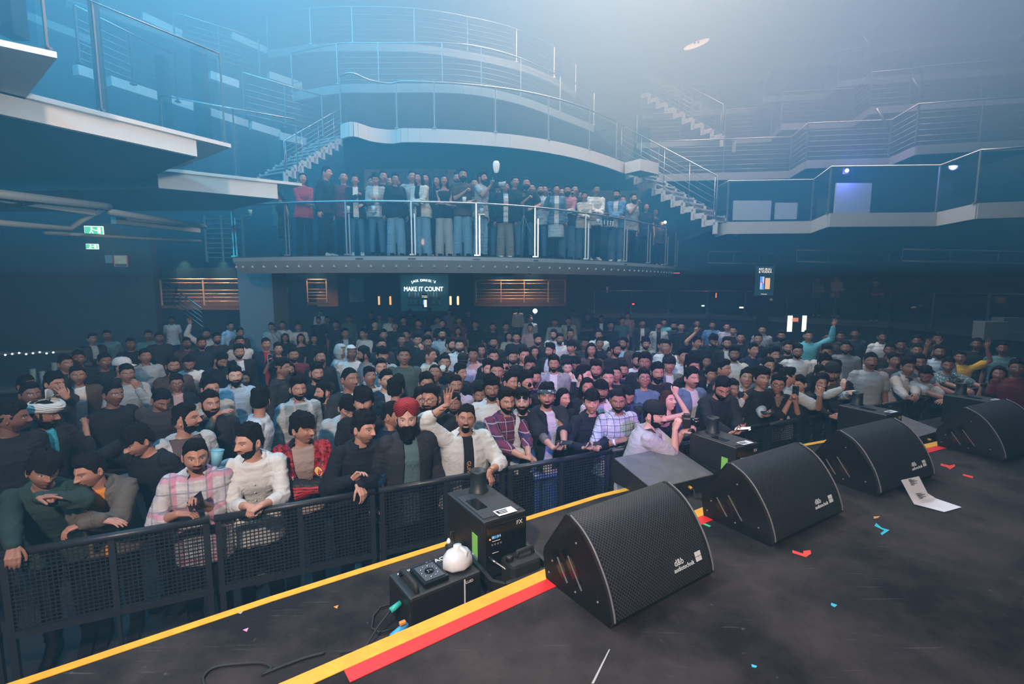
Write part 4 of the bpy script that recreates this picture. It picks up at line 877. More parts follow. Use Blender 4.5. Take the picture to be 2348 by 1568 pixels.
def ear_parts():
    V = []; Q = []; m, n = 12, 6
    for s_ in (-1, 1):
        b = len(V)
        for i in range(n):
            rr = [.010, .018, .0205, .016, .008, .001][i]; oo = [0, .004, .011, .013, .008, .006][i]
            for j in range(m):
                a = 2*math.pi*j/m; yy = math.cos(a)*rr*.72; zz = math.sin(a)*rr*1.45
                V.append((s_*(.070+oo+.004*math.cos(a)), .008+yy+.1*zz, -.002+zz))
        for i in range(n-1):
            for j in range(m):
                q = (b+i*m+j, b+i*m+(j+1) % m, b+(i+1)*m+(j+1) % m, b+(i+1)*m+j); Q.append(q if s_ > 0 else q[::-1])
    return np.array(V), np.array(Q)
# ---------------------------------------------------------------- materials of people
def attr_nodes(nt):
    a = N(nt, 'ShaderNodeAttribute'); a.attribute_name = 'Col'; sp = N(nt, 'ShaderNodeSeparateColor'); nt.links.new(a.outputs['Color'], sp.inputs[0]); return a, sp
SKIN, nt, b = node_mat('skin'); L = nt.links.new
oi_ = N(nt, 'ShaderNodeObjectInfo'); at, sp = attr_nodes(nt)
def mixc(nt, fac, a, bcol, mul=1.0):
    m = N(nt, 'ShaderNodeMix', data_type='RGBA')
    if hasattr(fac, 'links') or hasattr(fac, 'is_linked'): nt.links.new(fac, m.inputs[0])
    else: m.inputs[0].default_value = fac
    for i, c in ((6, a), (7, bcol)):
        if hasattr(c, 'is_linked'): nt.links.new(c, m.inputs[i])
        else: m.inputs[i].default_value = (*c, 1)
    return m.outputs[2]
mot = N(nt, 'ShaderNodeTexNoise'); mot.inputs['Scale'].default_value = 18; tc = N(nt, 'ShaderNodeTexCoord'); L(tc.outputs['Object'], mot.inputs['Vector'])
red = N(nt, 'ShaderNodeMix', data_type='RGBA'); red.blend_type = 'MULTIPLY'; red.inputs[0].default_value = 1; L(oi_.outputs['Color'], red.inputs[6]); red.inputs[7].default_value = (.95, .52, .50, 1)
mo2 = N(nt, 'ShaderNodeMix', data_type='RGBA'); mo2.blend_type = 'MULTIPLY'; L(mth(nt, 'MULTIPLY', mot.outputs[0], v=.35), mo2.inputs[0]); L(oi_.outputs['Color'], mo2.inputs[6]); mo2.inputs[7].default_value = (.85, .6, .55, 1)
c = mixc(nt, sp.outputs[0], mo2.outputs[2], red.outputs[2]); c = mixc(nt, mth(nt, 'MULTIPLY', at.outputs['Alpha'], oi_.outputs['Alpha']), c, (.022, .017, .016)); c = mixc(nt, sp.outputs[2], c, (.56, .53, .51)); c = mixc(nt, sp.outputs[1], c, (.012, .009, .008))
L(c, b.inputs['Base Color']); b.inputs['Roughness'].default_value = .48; b.inputs['Specular IOR Level'].default_value = .35
def cloth_mat(name, build=None, rough=.85, bump=.25, bs=320, sheen=.0, metal=0):
    m, nt, b = node_mat(name); L = nt.links.new; oi = N(nt, 'ShaderNodeObjectInfo'); tc = N(nt, 'ShaderNodeTexCoord'); src = oi.outputs['Color']
    if build: src = build(nt, oi, tc)
    n = N(nt, 'ShaderNodeTexNoise'); n.inputs['Scale'].default_value = 7; n.inputs['Detail'].default_value = 5; L(tc.outputs['Object'], n.inputs['Vector'])
    mm = N(nt, 'ShaderNodeMix', data_type='RGBA'); mm.blend_type = 'MULTIPLY'; mm.inputs[0].default_value = .25; L(src, mm.inputs[6]); L(n.outputs['Fac'], mm.inputs[7]); mv = N(nt, 'ShaderNodeMix', data_type='RGBA'); mv.inputs[0].default_value = .0
    L(mm.outputs[2], b.inputs['Base Color']); b.inputs['Roughness'].default_value = rough; b.inputs['Metallic'].default_value = metal; b.inputs['Specular IOR Level'].default_value = .25
    w = N(nt, 'ShaderNodeTexNoise'); w.inputs['Scale'].default_value = bs; L(tc.outputs['Object'], w.inputs['Vector']); bp = N(nt, 'ShaderNodeBump'); bp.inputs['Strength'].default_value = bump; bp.inputs['Distance'].default_value = .002; L(w.outputs['Fac'], bp.inputs['Height']); f1 = N(nt, 'ShaderNodeTexNoise'); f1.inputs['Scale'].default_value = 8; f1.inputs['Detail'].default_value = 3; f1.inputs['Distortion'].default_value = 1.2; L(tc.outputs['Object'], f1.inputs['Vector']); b2 = N(nt, 'ShaderNodeBump'); b2.inputs['Strength'].default_value = .55; b2.inputs['Distance'].default_value = .03; rg = mth(nt, 'ABSOLUTE', mth(nt, 'SUBTRACT', f1.outputs['Fac'], v=.5)); L(rg, b2.inputs['Height']); L(bp.outputs[0], b2.inputs['Normal']); L(b2.outputs[0], b.inputs['Normal'])
    MATS[name] = m; return m
def stripe(nt, tc, axis, k, w, off=0.0):
    s_ = N(nt, 'ShaderNodeSeparateXYZ'); nt.links.new(tc.outputs['Object'], s_.inputs[0]); return mth(nt, 'LESS_THAN', mth(nt, 'FRACT', mth(nt, 'ADD', mth(nt, 'MULTIPLY', s_.outputs[axis], v=k), v=off)), v=w)
def plaid(base, c1, c2, k=9.0, w=.42, line=None):
    def f(nt, oi, tc):
        c = mixc(nt, 0.0, base, base)
        for ax_, cc, o_ in ((0, c1, .1), (2, c1, .3)): c = mixc(nt, mth(nt, 'MULTIPLY', stripe(nt, tc, ax_, k, w, o_), v=.5), c, cc)
        for ax_, o_ in ((0, .72), (2, .9)): c = mixc(nt, mth(nt, 'MULTIPLY', stripe(nt, tc, ax_, k/2, .16, o_), v=.7), c, c2)
        if line:
            for ax_, o_ in ((0, .5), (2, .55)): c = mixc(nt, mth(nt, 'MULTIPLY', stripe(nt, tc, ax_, k, .09, o_), v=.85), c, line)
        return c
    return f
CLOTH = cloth_mat('cloth'); DENIM = cloth_mat('denim', bump=.4, bs=500); LEATHER = cloth_mat('leather', rough=.35, bump=.2, bs=60)
PL_PINK = cloth_mat('plaid_pink', plaid((.50, .50, .53), (.68, .66, .68), (.68, .25, .38), 9, .45, (.28, .28, .34)))
PL_RED = cloth_mat('plaid_red', plaid((.05, .045, .12), (.22, .03, .07), (.03, .03, .10), 11, .5, (.55, .35, .38)))
PL_BLUE = cloth_mat('plaid_blue', plaid((.66, .72, .75), (.45, .55, .62), (.35, .48, .60), 16, .4, (.03, .08, .16)))
PL_GREY = cloth_mat('plaid_grey', plaid((.40, .45, .46), (.25, .30, .32), (.6, .62, .62), 7, .5, (.5, .52, .52)))
PL_NAVY = cloth_mat('plaid_navy', plaid((.02, .035, .07), (.01, .02, .04), (.05, .08, .14), 14, .5))
PL_WHITE = cloth_mat('plaid_white', plaid((.60, .64, .66), (.22, .30, .38), (.5, .55, .6), 12, .35, (.12, .2, .28)))
def zig(nt, oi, tc):
    s_ = N(nt, 'ShaderNodeSeparateXYZ'); nt.links.new(tc.outputs['Object'], s_.inputs[0])
    tri = mth(nt, 'PINGPONG', mth(nt, 'MULTIPLY', s_.outputs[2], v=40), v=1.0); v = mth(nt, 'FRACT', mth(nt, 'ADD', mth(nt, 'MULTIPLY', s_.outputs[0], v=22), mth(nt, 'MULTIPLY', tri, v=.5)))
    return mixc(nt, mth(nt, 'LESS_THAN', v, v=.45), (.60, .60, .56), (.03, .05, .05))
ZIG = cloth_mat('zigzag_print', zig)
def flor(nt, oi, tc):
    n = N(nt, 'ShaderNodeTexVoronoi'); n.inputs['Scale'].default_value = 38; nt.links.new(tc.outputs['Object'], n.inputs['Vector']); return mixc(nt, mth(nt, 'LESS_THAN', n.outputs['Distance'], v=.33), oi.outputs['Color'], (.55, .62, .62))
FLOR = cloth_mat('floral_print', flor)
def redjk(nt, oi, tc):
    at, sp = attr_nodes(nt); s_ = N(nt, 'ShaderNodeSeparateXYZ'); nt.links.new(tc.outputs['Object'], s_.inputs[0]); n = N(nt, 'ShaderNodeTexNoise'); n.inputs['Scale'].default_value = 45; n.inputs['Detail'].default_value = 3; nt.links.new(tc.outputs['Object'], n.inputs['Vector'])
    c = mixc(nt, mth(nt, 'GREATER_THAN', n.outputs['Fac'], v=.53), (.42, .012, .02), (.10, .006, .010)); return mixc(nt, sp.outputs[2], mixc(nt, sp.outputs[0], c, (.012, .010, .012)), (.62, .03, .05))
REDJK = cloth_mat('red_track_jacket', redjk, rough=.5)
def varsity(nt, oi, tc):
    at, sp = attr_nodes(nt); return mixc(nt, sp.outputs[1], (.012, .022, .035), (.60, .58, .55))
VARS = cloth_mat('varsity_wool', varsity)
def colorblock(nt, oi, tc):
    s_ = N(nt, 'ShaderNodeSeparateXYZ'); nt.links.new(tc.outputs['Object'], s_.inputs[0])
    c = mixc(nt, mth(nt, 'LESS_THAN', s_.outputs[2], v=1.18), (.5, .22, .26), (.65, .66, .68)); return mixc(nt, mth(nt, 'LESS_THAN', s_.outputs[2], v=1.06), c, (.03, .06, .12))
BLOCK = cloth_mat('colour_block', colorblock)
HAIRM, nt, b = node_mat('hair'); oi_ = N(nt, 'ShaderNodeObjectInfo'); nt.links.new(oi_.outputs['Color'], b.inputs['Base Color']); b.inputs['Roughness'].default_value = .75; b.inputs['Specular IOR Level'].default_value = .12
tc = N(nt, 'ShaderNodeTexCoord'); w = N(nt, 'ShaderNodeTexNoise'); w.inputs['Scale'].default_value = 130; w.inputs['Detail'].default_value = 4; nt.links.new(tc.outputs['Object'], w.inputs['Vector']); bp = N(nt, 'ShaderNodeBump'); bp.inputs['Strength'].default_value = .9; bp.inputs['Distance'].default_value = .006; nt.links.new(w.outputs['Fac'], bp.inputs['Height']); nt.links.new(bp.outputs[0], b.inputs['Normal'])
TURB = cloth_mat('turban_cloth', None, .8, .3, 200)
# ---------------------------------------------------------------- hair, beards, hats in head space
HM = {}
def sub_faces(P, Q, keep):
    k = keep[Q].any(1); Q2 = Q[k]; u, inv = np.unique(Q2, return_inverse=True); return P[u], inv.reshape(-1, 4), u
def hair_mesh(style, seed=0):
    key = (style, seed)
    if key in HM: return HM[key]
    P, Q, _, d = head_base(True); x, y, z = P[:, 0], P[:, 1], P[:, 2]; ax = np.abs(x)
    low = {'fringe': .030, 'mop': .026, 'curly': .050, 'long': .068, 'band': .05}.get(style, .062)
    zl = np.interp(y, [-.10, -.074, -.060, -.047, -.034, -.022, -.008, .006, .018, .032, .06, .10], [low, low+.006, low+.004, .044, .026, -.012, .012, .024, .022, -.012, -.050, -.058])
    zl = zl+.006*(vnoise(P, 60, seed)-.5)-.014*g2(x-.01*(seed % 3-1), .02)*(style == 'mop'); h = z-zl; e = sst(h, 0, .014); top = sst(z, .045, .10)
    n1 = vnoise(P, 30, seed)-.5; n2 = vnoise(P, (90, 90, 60), seed+5)-.5; n3 = vnoise(P, 170, seed+9)-.5
    side, tp, am = {'short': (.003, .020, 1.0), 'fade': (.0012, .026, 1.1), 'buzz': (.002, .005, .25), 'quiff': (.003, .036, 1.3), 'medium': (.009, .034, 1.6), 'fringe': (.010, .028, 1.2), 'mop': (.018, .036, 1.5), 'curly': (.016, .038, 2.6), 'long': (.012, .018, .5), 'afro': (.035, .05, 2)}[style]
    frt = sst(-y, .0, .07); part = .010*(vnoise(P, (14, 60, 14), seed+20)-.5)*(style not in ('buzz', 'fade', 'curly')); t = part*e*top+(side+(tp-side)*top+(frt*top*.010 if style in ('quiff', 'fade') else 0))*e+am*e*(n1*.016+n2*.010+n3*.005)*(.35+.65*top)-.0035*(1-e)
    V = P+d*np.maximum(t, -.0035)[:, None]
    if style in ('fringe', 'mop', 'medium'): V[:, 2] -= .006*frt*e
    V2, Q2, u = sub_faces(V, Q, h > -.010); 
    if style == 'long':
        vs = []; m = 28; rows = 16
        for i in range(rows):
            f = i/(rows-1); zz = .07-.36*f; rx = .082+.028*math.sin(min(f*2.2, 1)*1.57)-.02*f; ry = .092-.01*f
            for sgn in (0, 1):
                for j in range(m):
                    a = (j/(m-1)-.5)*2*R(128-10*f); k = 1-.16*sgn; wv = 1+.05*math.sin(a*9+f*7+seed)
                    vs.append((math.sin(a)*rx*k*wv, .012+.02*f+math.cos(a)*ry*k*wv, zz))
        vs = np.array(vs); b0 = len(V2); q = []
        for i in range(rows-1):
            for sgn in (0, 1):
                for j in range(m-1):
                    A_ = i*2*m+sgn*m+j; B_ = A_+2*m; q.append((A_, A_+1, B_+1, B_) if not sgn else (A_+1, A_, B_, B_+1))
            for j in (0, m-1):
                A_ = i*2*m+j; q.append((A_, A_+2*m, A_+3*m, A_+m) if j == 0 else (A_+m, A_+3*m, A_+2*m, A_))
        i = rows-1
        for j in range(m-1): A_ = i*2*m+j; q.append((A_, A_+1, A_+m+1, A_+m))
        V2 = np.concatenate([V2, vs]); Q2 = np.concatenate([Q2, np.array(q)+b0])
    me = np_mesh('hair', V2, Q2, [HAIRM]); HM[key] = me; return me
def beard_mesh(style, seed=0):
    key = ('b'+style, seed)
    if key in HM: return HM[key]
    P, Q, col, d = head_base(True); x, y, z = P[:, 0], P[:, 1], P[:, 2]; ax = np.abs(x)
    jaw = sst(-z-.010*g2(ax-.050, .02)*0+.45*(ax-.03)*(ax > .03)*.0, .052, .064)*(1-sst(y, -.010, .008)); jaw = np.maximum(jaw, sst(-z, .036, .050)*sst(ax, .026, .034)*(1-sst(y, -.012, .006))*sst(-z+.9*(ax-.045), .028, .045)); side = sst(-z, -.030, -.015)*sst(ax, .058, .066)*sst(-y, .004, .014)*(1-sst(-y+.25*z, .026, .040))*.8
    mou = g2(x, .030)*g2(z+.0365, .0062)*1.3*(1-.0*x); gap = 1-1.1*g2(x, .022)*g2(z+.0505, .0085)
    if style == 'moustache': m = mou; th = .006
    elif style == 'goatee': m = np.maximum(mou*.9, sst(-z, .060, .070)*(1-sst(ax, .020, .032))); m = np.maximum(m, g2(ax-.027, .006)*sst(-z, .035, .05)*.9); th = .006
    else: m = np.maximum.reduce([jaw, side, mou])*gap; th = {'short': .0025, 'full': .0075, 'long': .022}[style]
    m = np.clip(m, 0, 1)*(y < .02); n1 = vnoise(P, 60, seed)-.5; n2 = vnoise(P, 150, seed+3)-.5; e = sst(m, .12, .6); thn = th*(1-.75*np.clip(sst(z, -.045, -.025)*(ax > .04), 0, 1)); t = e*(thn+thn*(n1+.6*n2))-.0035*(1-e)
    V = P+d*t[:, None]
    if style in ('long', 'full'):
        k = {'long': .050, 'full': .012}[style]*e*sst(-z, .045, .10); V[:, 2] -= k; V[:, 1] -= .35*k; V[:, 0] *= 1-.0*k
    V2, Q2, u = sub_faces(V, Q, m > .015); me = np_mesh('beard', V2, Q2, [HAIRM]); HM[key] = me; return me
def hat_mesh(kind):
    if kind in HM: return HM[kind]
    mb = MB()
    if kind in ('cap', 'cap_back'):
        s_ = -1 if kind == 'cap' else 1; prof = [(1.02, .035), (1.04, .06), (.98, .09), (.80, .118), (.5, .135), (.12, .140), (0.02, .140)]
        mb.lathe([(r_, z_) for r_, z_ in prof], (0, .004, 0), 28, 0, None, .086, .106)
        vs = []; n = 13
        for k in range(2):
            for i in range(n):
                a = (i/(n-1)-.5)*2*R(62)
                for f in (0, 1): vs.append((math.sin(a)*(.084+.0*f), s_*(math.cos(a)*(.100+.075*f)-.004*0)+.004, .042-.006*k-.014*f-.02*(math.sin(a)**2)*f))
        q = []
        for i in range(n-1):
            a = 2*i; q += [(a, a+2, a+3, a+1), (2*n+a+1, 2*n+a+3, 2*n+a+2, 2*n+a)]; q.append((a+1, a+3, 2*n+a+3, 2*n+a+1))
        mb.add(vs, q, 0, True); mb.ball((0, .004, .141), .006, n=4)
        me = mb.mesh('cap', CLOTH)
    elif kind == 'hood':
        P, Q, _, d = head_base(False); keep = ~((P[:, 1] < -.035) & (np.abs(P[:, 0]) < .058) & (P[:, 2] < .075)); n = vnoise(P, 22, 3)-.5
        V = P*np.array([1.30, 1.22, 1.20])+d*(n*.02)[:, None]; V[:, 2] -= .02*(P[:, 2] < -.05); k = keep[Q].all(1); Q2 = Q[k]; u, inv = np.unique(Q2, return_inverse=True); me = np_mesh('hood', V[u], inv.reshape(-1, 4), [CLOTH])
    elif kind == 'band':
        P, Q, _, d = head_base(True); zc = .060-.20*(P[:, 1]+.09)*.9; m = g2(P[:, 2]-zc, .02); V = P+d*(.010*sst(m, .3, .8)+.012)[:, None]; V2, Q2, u = sub_faces(V, Q, np.abs(P[:, 2]-zc) < .016); me = np_mesh('headband', V2, Q2, [FLOR])
    elif kind == 'turban':
        nu, nv = 120, 60; V = []; 
        for i in range(nv):
            f = i/(nv-1)
            for j in range(nu):
                a = 2*math.pi*j/nu; fx, fy = math.sin(a), -math.cos(a); frn = max(0, -fy)**1.5
                z0 = .035+.045*max(0, fy*-1)**3*(1-min(1, abs(fx)*1.6))+.018*(fy < 0)*(1-abs(fx)) - .055*max(0, fy)
                zz = z0+(.175-z0)*f; prof = math.sqrt(max(0, 1-max(0, (f-.42)/.58)**2.4)); rr = (1.0+.20*math.sin(min(1, f*1.9)*1.57))*prof
                t = abs(fx)*.085*1.0+(zz)*1.15 if fy < .3 else abs(fx)*.02+zz; fold = .0030*math.sin(t*330)+.0015*math.sin(t*610+1)
                V.append((fx*(.083*rr+fold), fy*(.101*rr+fold)+.006, zz))
        idx = np.arange(nu*nv).reshape(nv, nu); a = idx[:-1]; b = idx[1:]; Q = np.stack([a, np.roll(a, -1, 1), np.roll(b, -1, 1), b], -1).reshape(-1, 4); me = np_mesh('turban', V, Q, [TURB])
    elif kind == 'pagri':
        nu, nv = 100, 40; V = []
        for i in range(nv):
            f = i/(nv-1)
            for j in range(nu):
                a = 2*math.pi*j/nu; fx, fy = math.sin(a), -math.cos(a); z0 = .040-.030*max(0, fy)+.012*fx; zz = z0+.085*f; rr = 1.06+.30*math.sin(f*3.14)**.7-.35*max(0, f-.75); fold = .0035*math.sin((zz+.02*math.sin(a*2+f*3))*260)
                V.append((fx*(.083*rr+fold), fy*(.101*rr+fold)+.006, zz))
        idx = np.arange(nu*nv).reshape(nv, nu); a = idx[:-1]; b = idx[1:]; Q = np.stack([a, np.roll(a, -1, 1), np.roll(b, -1, 1), b], -1).reshape(-1, 4)
        # pleated fan
        W_ = []; m = 26
        for i in range(m):
            t = i/(m-1); a = R(200-95*t); pl_ = .008*(i % 2)
            for r_ in (.02, .07, .135):
                for s_ in (-.002, .002): W_.append((.055+math.cos(a)*r_*-.2-.02, .03+s_+pl_*r_*8, .105+0*r_))
        W_ = []
        for i in range(m):
            t = i/(m-1); a = R(25+75*t)
            for r_ in (.0, .06, .13):
                for s_ in (-.002, .002): W_.append((.045+math.cos(a)*r_*(.75), .025+(.009*(i % 2)+s_)*(r_*8+.2), .095+math.sin(a)*r_*.85))
        q = []
        for i in range(m-1):
            for r_ in range(2):
                A_ = i*6+r_*2; B_ = A_+6; q += [(A_, A_+2, B_+2, B_), (B_+1, B_+3, A_+3, A_+1)]
            A_ = i*6+4; q.append((A_, A_+1, A_+7, A_+6))
        b0 = len(V); V = np.concatenate([np.array(V), np.array(W_)]); Q = np.concatenate([Q, np.array(q)+b0]); me = np_mesh('turban', V, Q, [TURB])
    HM[kind] = me; return me
def glasses_mesh(dark):
    k = 'gl%d' % dark
    if k in HM: return HM[k]
    mb = MB()
    for s_ in (-1, 1):
        c = Vector((s_*.032, -.106, .008)); pts = [c+Vector((math.cos(a)*.025*(1 if 1 else 1), 0, math.sin(a)*.020-.003*math.cos(2*a))) for a in [2*math.pi*i/16 for i in range(16)]]
        pts = [Vector((p.x, p.y+.10*max(0, abs(p.x)-.04), p.z)) for p in pts]
        mb.tube(pts, .0017, 5, 0, False, True); mb.tube([(s_*.056, -.103, .012), (s_*.080, -.06, .012), (s_*.083, .01, .008)], .0017, 5)
        if dark: mb.add(pts, [tuple(range(16)), tuple(range(15, -1, -1))], 0)
    mb.tube([(-.009, -.108, .012), (0, -.110, .014), (.009, -.108, .012)], .0017, 5); me = mb.mesh('glasses', BLACKG if dark else mat('wire_frame', (.05, .05, .055), .3, .6)); HM[k] = me; return me
# ---------------------------------------------------------------- skeleton and bodies
class Sk: pass
def fit(v): return Vector(v)
def skeleton(s=1.0, lean=8, tilt=0, twist=0, head=(0, 0, 0), armR=None, armL=None, elR=None, elL=None, fem=False, arch=0, shrug=0, neckf=0.0):
    k = Sk(); k.s = s; k.lean = R(lean); B = Vector((0, 0, .95*s)); k.B = B
    k.M = Matrix.Rotation(R(tilt), 3, 'Y')@Matrix.Rotation(R(lean), 3, 'X')@Matrix.Rotation(R(twist), 3, 'Z')
    MT = Matrix.Rotation(R(twist), 3, 'Z')
    T = lambda x, y, z: B+(k.M if z > .95 else MT)@(Vector((x, y, z-.95))*s)
    k.T = T; sw = .150 if fem else .172; k.sw = sw
    k.neck = T(0, .008, 1.50); k.nt = k.neck+(Matrix.Rotation(R(lean*.45+neckf), 3, 'X')@Vector((0, -.004, .036)))*s
    hy, hp, hr = [R(a) for a in head]; k.HR = Matrix.Rotation(hy, 3, 'Z')@Matrix.Rotation(hp, 3, 'X')@Matrix.Rotation(hr, 3, 'Y')
    k.hc = k.nt+k.HR@Vector((0, -.020, .080))*s; k.HS = s*(1.0 if fem else 1.05)
    k.arm = []
    for sd, tg, el in ((-1, armR, elR), (1, armL, elL)):
        Sx = T(sd*sw, 0, 1.425+shrug); a, b_ = .295*s, .262*s
        if tg is None: tg = T(sd*.25, -.03, .86)
        tg = Vector(tg); v = tg-Sx; D = v.length; mxl = (a+b_)*.995
        if D > mxl: tg = Sx+v*(mxl/D); v = tg-Sx; D = mxl
        ca = max(-1, min(1, (a*a+D*D-b_*b_)/(2*a*D))); h_ = Vector((el[0]*.55, el[1], el[2]*1.15)) if el else Vector((sd*.35, .45, -1)); vn = v.normalized(); o_ = h_-vn*h_.dot(vn); o_.normalize(); E_ = Sx+vn*(a*ca)+o_*(a*math.sqrt(max(0, 1-ca*ca)))
        k.arm.append((Sx, E_, tg))
    return k
def cone(mb, a, b, ra, rb, n=12, caps=True, sy=1.0):
    a = Vector(a); b = Vector(b); t = (b-a).normalized(); x = t.cross(Vector((0, 1, .02))).normalized(); y = t.cross(x); vs = []
    rows = [(0, ra), (1, rb)]
    for f, r_ in rows: vs += [a.lerp(b, f)+(x*math.cos(q)+y*math.sin(q)*sy)*r_ for q in [2*math.pi*j/n for j in range(n)]]
    mb.add(vs, [(j, (j+1) % n, n+(j+1) % n, n+j) for j in range(n)]+[tuple(range(n-1, -1, -1)), tuple(range(n, 2*n))]); mb.ball(a, ra*.99, n=6); mb.ball(b, rb*.99, n=6)
def rings(mb, k, rs, off=0.0, n=24):
    """rs: (z, rx, ry, cy)"""
    vs = []
    for z, rx, ry, cy_ in rs:
        for j in range(n):
            a = 2*math.pi*j/n; c_, s_ = math.cos(a), math.sin(a); e = .88; vs.append(k.T(math.copysign(abs(c_)**e, c_)*(rx+off), cy_+math.copysign(abs(s_)**e, s_)*(ry+off), z))
    m = len(rs); mb.add(vs, [(i*n+j, i*n+(j+1) % n, (i+1)*n+(j+1) % n, (i+1)*n+j) for i in range(m-1) for j in range(n)]+[tuple(range(n-1, -1, -1)), tuple((m-1)*n+j for j in range(n))])
def torso_rings(fem, fat=0):
    if fem: return [(.86, .150, .112, 0), (.98, .165, .118, .005), (1.09, .128, .092, 0), (1.20, .138, .105, -.006), (1.30, .155, .125, -.014), (1.38, .160, .100, 0), (1.445, .125, .078, .006), (1.485, .060, .058, .01)]
    return [(.86, .150, .110, 0), (.98, .150+.03*fat, .115+.03*fat, 0), (1.09, .142+.06*fat, .105+.06*fat, -.03*fat), (1.20, .156+.05*fat, .115+.05*fat, -.02*fat), (1.31, .170+.03*fat, .122+.03*fat, -.004), (1.39, .170+.015*fat, .108+.01*fat, 0), (1.440, .128, .080, .006), (1.487, .066, .062, .01)]
HANDS = {'relax': ((30, 30, 20), 0, 30), 'open': ((2, 4, 4), 9, 38), 'fist': ((82, 92, 60), 0, 20), 'hold': ((48, 50, 30), 1, 45), 'point': ((80, 90, 60), 0, 20), 'flat': ((12, 12, 8), 3, 28), 'cup': ((42, 40, 25), 1, 55), 'two': ((80, 88, 55), 0, 20), 'clasp': ((60, 58, 30), 0, 30)}
def hand(mb, w, d, n, right, typ, s=1.0):
    d = d.normalized(); n = (n-d*n.dot(d)).normalized(); th = d.cross(n)*(1 if right else -1); (c1, c2, c3), spread, tcurl = HANDS[typ]
    for i, (ln, off) in enumerate(((.073, .030), (.080, .010), (.074, -.010), (.060, -.029))):
        bs = w+d*.012*s+th*off*.55*s; kn = w+d*(.088-.004*abs(i-1))*s+th*off*s-n*.004*s
        cone(mb, bs, kn, .0135*s, .0115*s, 8); a = 0; p = kn; dd = (d+th*math.tan(R(spread*(1.4-i)))).normalized(); cc = (c1, c2, c3)
        if typ == 'point' and i == 0: cc = (6, 8, 5)
        if typ == 'two' and i < 2: cc = (5, 5, 5)
        for q, (f, c_) in enumerate(zip((.44, .32, .24), cc)):
            a += R(c_*(1+.06*i)); v = dd*math.cos(a)+n*math.sin(a); p2 = p+v*ln*f*s; r0 = (.0092, .0084, .0076)[q]*(.9 if i == 3 else 1)*s; cone(mb, p, p2, r0, r0*.92, 8); p = p2
    cone(mb, w+th*.018*s, w+d*.05*s+th*.018*s, .017*s, .014*s, 8); cone(mb, w, w+d*.075*s, .022*s, .019*s, 8)
    b0 = w+d*.018*s+th*.022*s; t1 = b0+(d*.62+th*.62+n*.30)*.040*s; ta = R(tcurl); v2 = (d*math.cos(ta)*.9+th*.35+n*math.sin(ta)).normalized(); t2 = t1+v2*.033*s; t3 = t2+(v2+n*.25-th*.25).normalized()*.026*s
    cone(mb, b0, t1, .0150*s, .0115*s, 8); cone(mb, t1, t2, .0108*s, .0098*s, 8); cone(mb, t2, t3, .0095*s, .0082*s, 8)
def hand_frame(k, i, hd=None, hn=None):
    Sx, E_, W_ = k.arm[i]; d = Vector(hd).normalized() if hd else (W_-E_).normalized(); n = Vector(hn) if hn else Vector(((.55 if i == 0 else -.55), .15, -.75))
    n = n-d*n.dot(d)
    if n.length < .05: n = Vector((0, 0, -1))-d*(-d.z)
    return d, n.normalized()
def body_mesh(k, hq=True, fem=False, hands=('relax', 'relax'), hd=(None, None), hn=(None, None), legs=False, smile=0, fat=0, openm=0):
    mb = MB(); s = k.s; vox = (.0085 if hq else .014)
    rings(mb, k, torso_rings(fem, fat), -.012, 20); cone(mb, k.T(0, .008, 1.44), k.nt, .058*s*(.85 if fem else 1+.15*fat), .050*s*(.85 if fem else 1+.1*fat), 14); cone(mb, k.nt, k.nt+k.HR@Vector((0, .0, .05))*s, .052*s*(.85 if fem else 1), .05*s*(.85 if fem else 1), 12)
    f_ = .84 if fem else 1+.12*fat
    for i, (Sx, E_, W_) in enumerate(k.arm):
        cone(mb, Sx, E_, .044*s*f_, .037*s*f_); m_ = E_.lerp(W_, .3); cone(mb, E_, m_, .037*s*f_, .0385*s*f_); cone(mb, m_, W_, .0385*s*f_, .0265*s*f_)
    if legs:
        for sd in (-1, 1): cone(mb, (sd*.085*s, 0, .90*s), (sd*.092*s, -.01, .49*s), .080*s, .050*s); cone(mb, (sd*.092*s, -.01, .49*s), (sd*.094*s, .02, .33*s), .050*s, .052*s); cone(mb, (sd*.094*s, .02, .33*s), (sd*.095*s, .015, .09*s), .050*s, .034*s); cone(mb, (sd*.095*s, .02, .06*s), (sd*.10*s, -.10*s, .045*s), .034*s, .028*s)
    V, Q, _ = remesh(mb, vox, 5 if hq else 3)
    hm = MB(); 
    for i in (0, 1):
        d, n = hand_frame(k, i, hd[i], hn[i]); W_ = k.arm[i][2]; cone(hm, W_-(W_-k.arm[i][1]).normalized()*.03*s, W_+d*.01, .0265*s*f_, .024*s*f_, 10); hand(hm, W_, d, n, i == 0, hands[i], s*(.9 if fem else 1.0))
    V1, Q1, _ = remesh(hm, .0045 if hq else .008, 2 if hq else 1)
    P, Qh, col, _ = head_grid(*((96, 84) if hq else (48, 42)), smile, fat, 0, openm); EV, EQ = ear_parts(); HV = np.concatenate([P, EV])*k.HS; HV = HV@np.array(k.HR).T+np.array(k.hc)
    Vs = [V, V1, HV]; o1 = len(V); o2 = o1+len(V1); QQ = np.concatenate([Q, Q1+o1, Qh+o2, EQ+o2+len(P)]); C = np.zeros((o2+len(HV), 4)); C[o2:o2+len(P)] = col
    return np_mesh('body', np.concatenate(Vs), QQ, [SKIN], col=C)
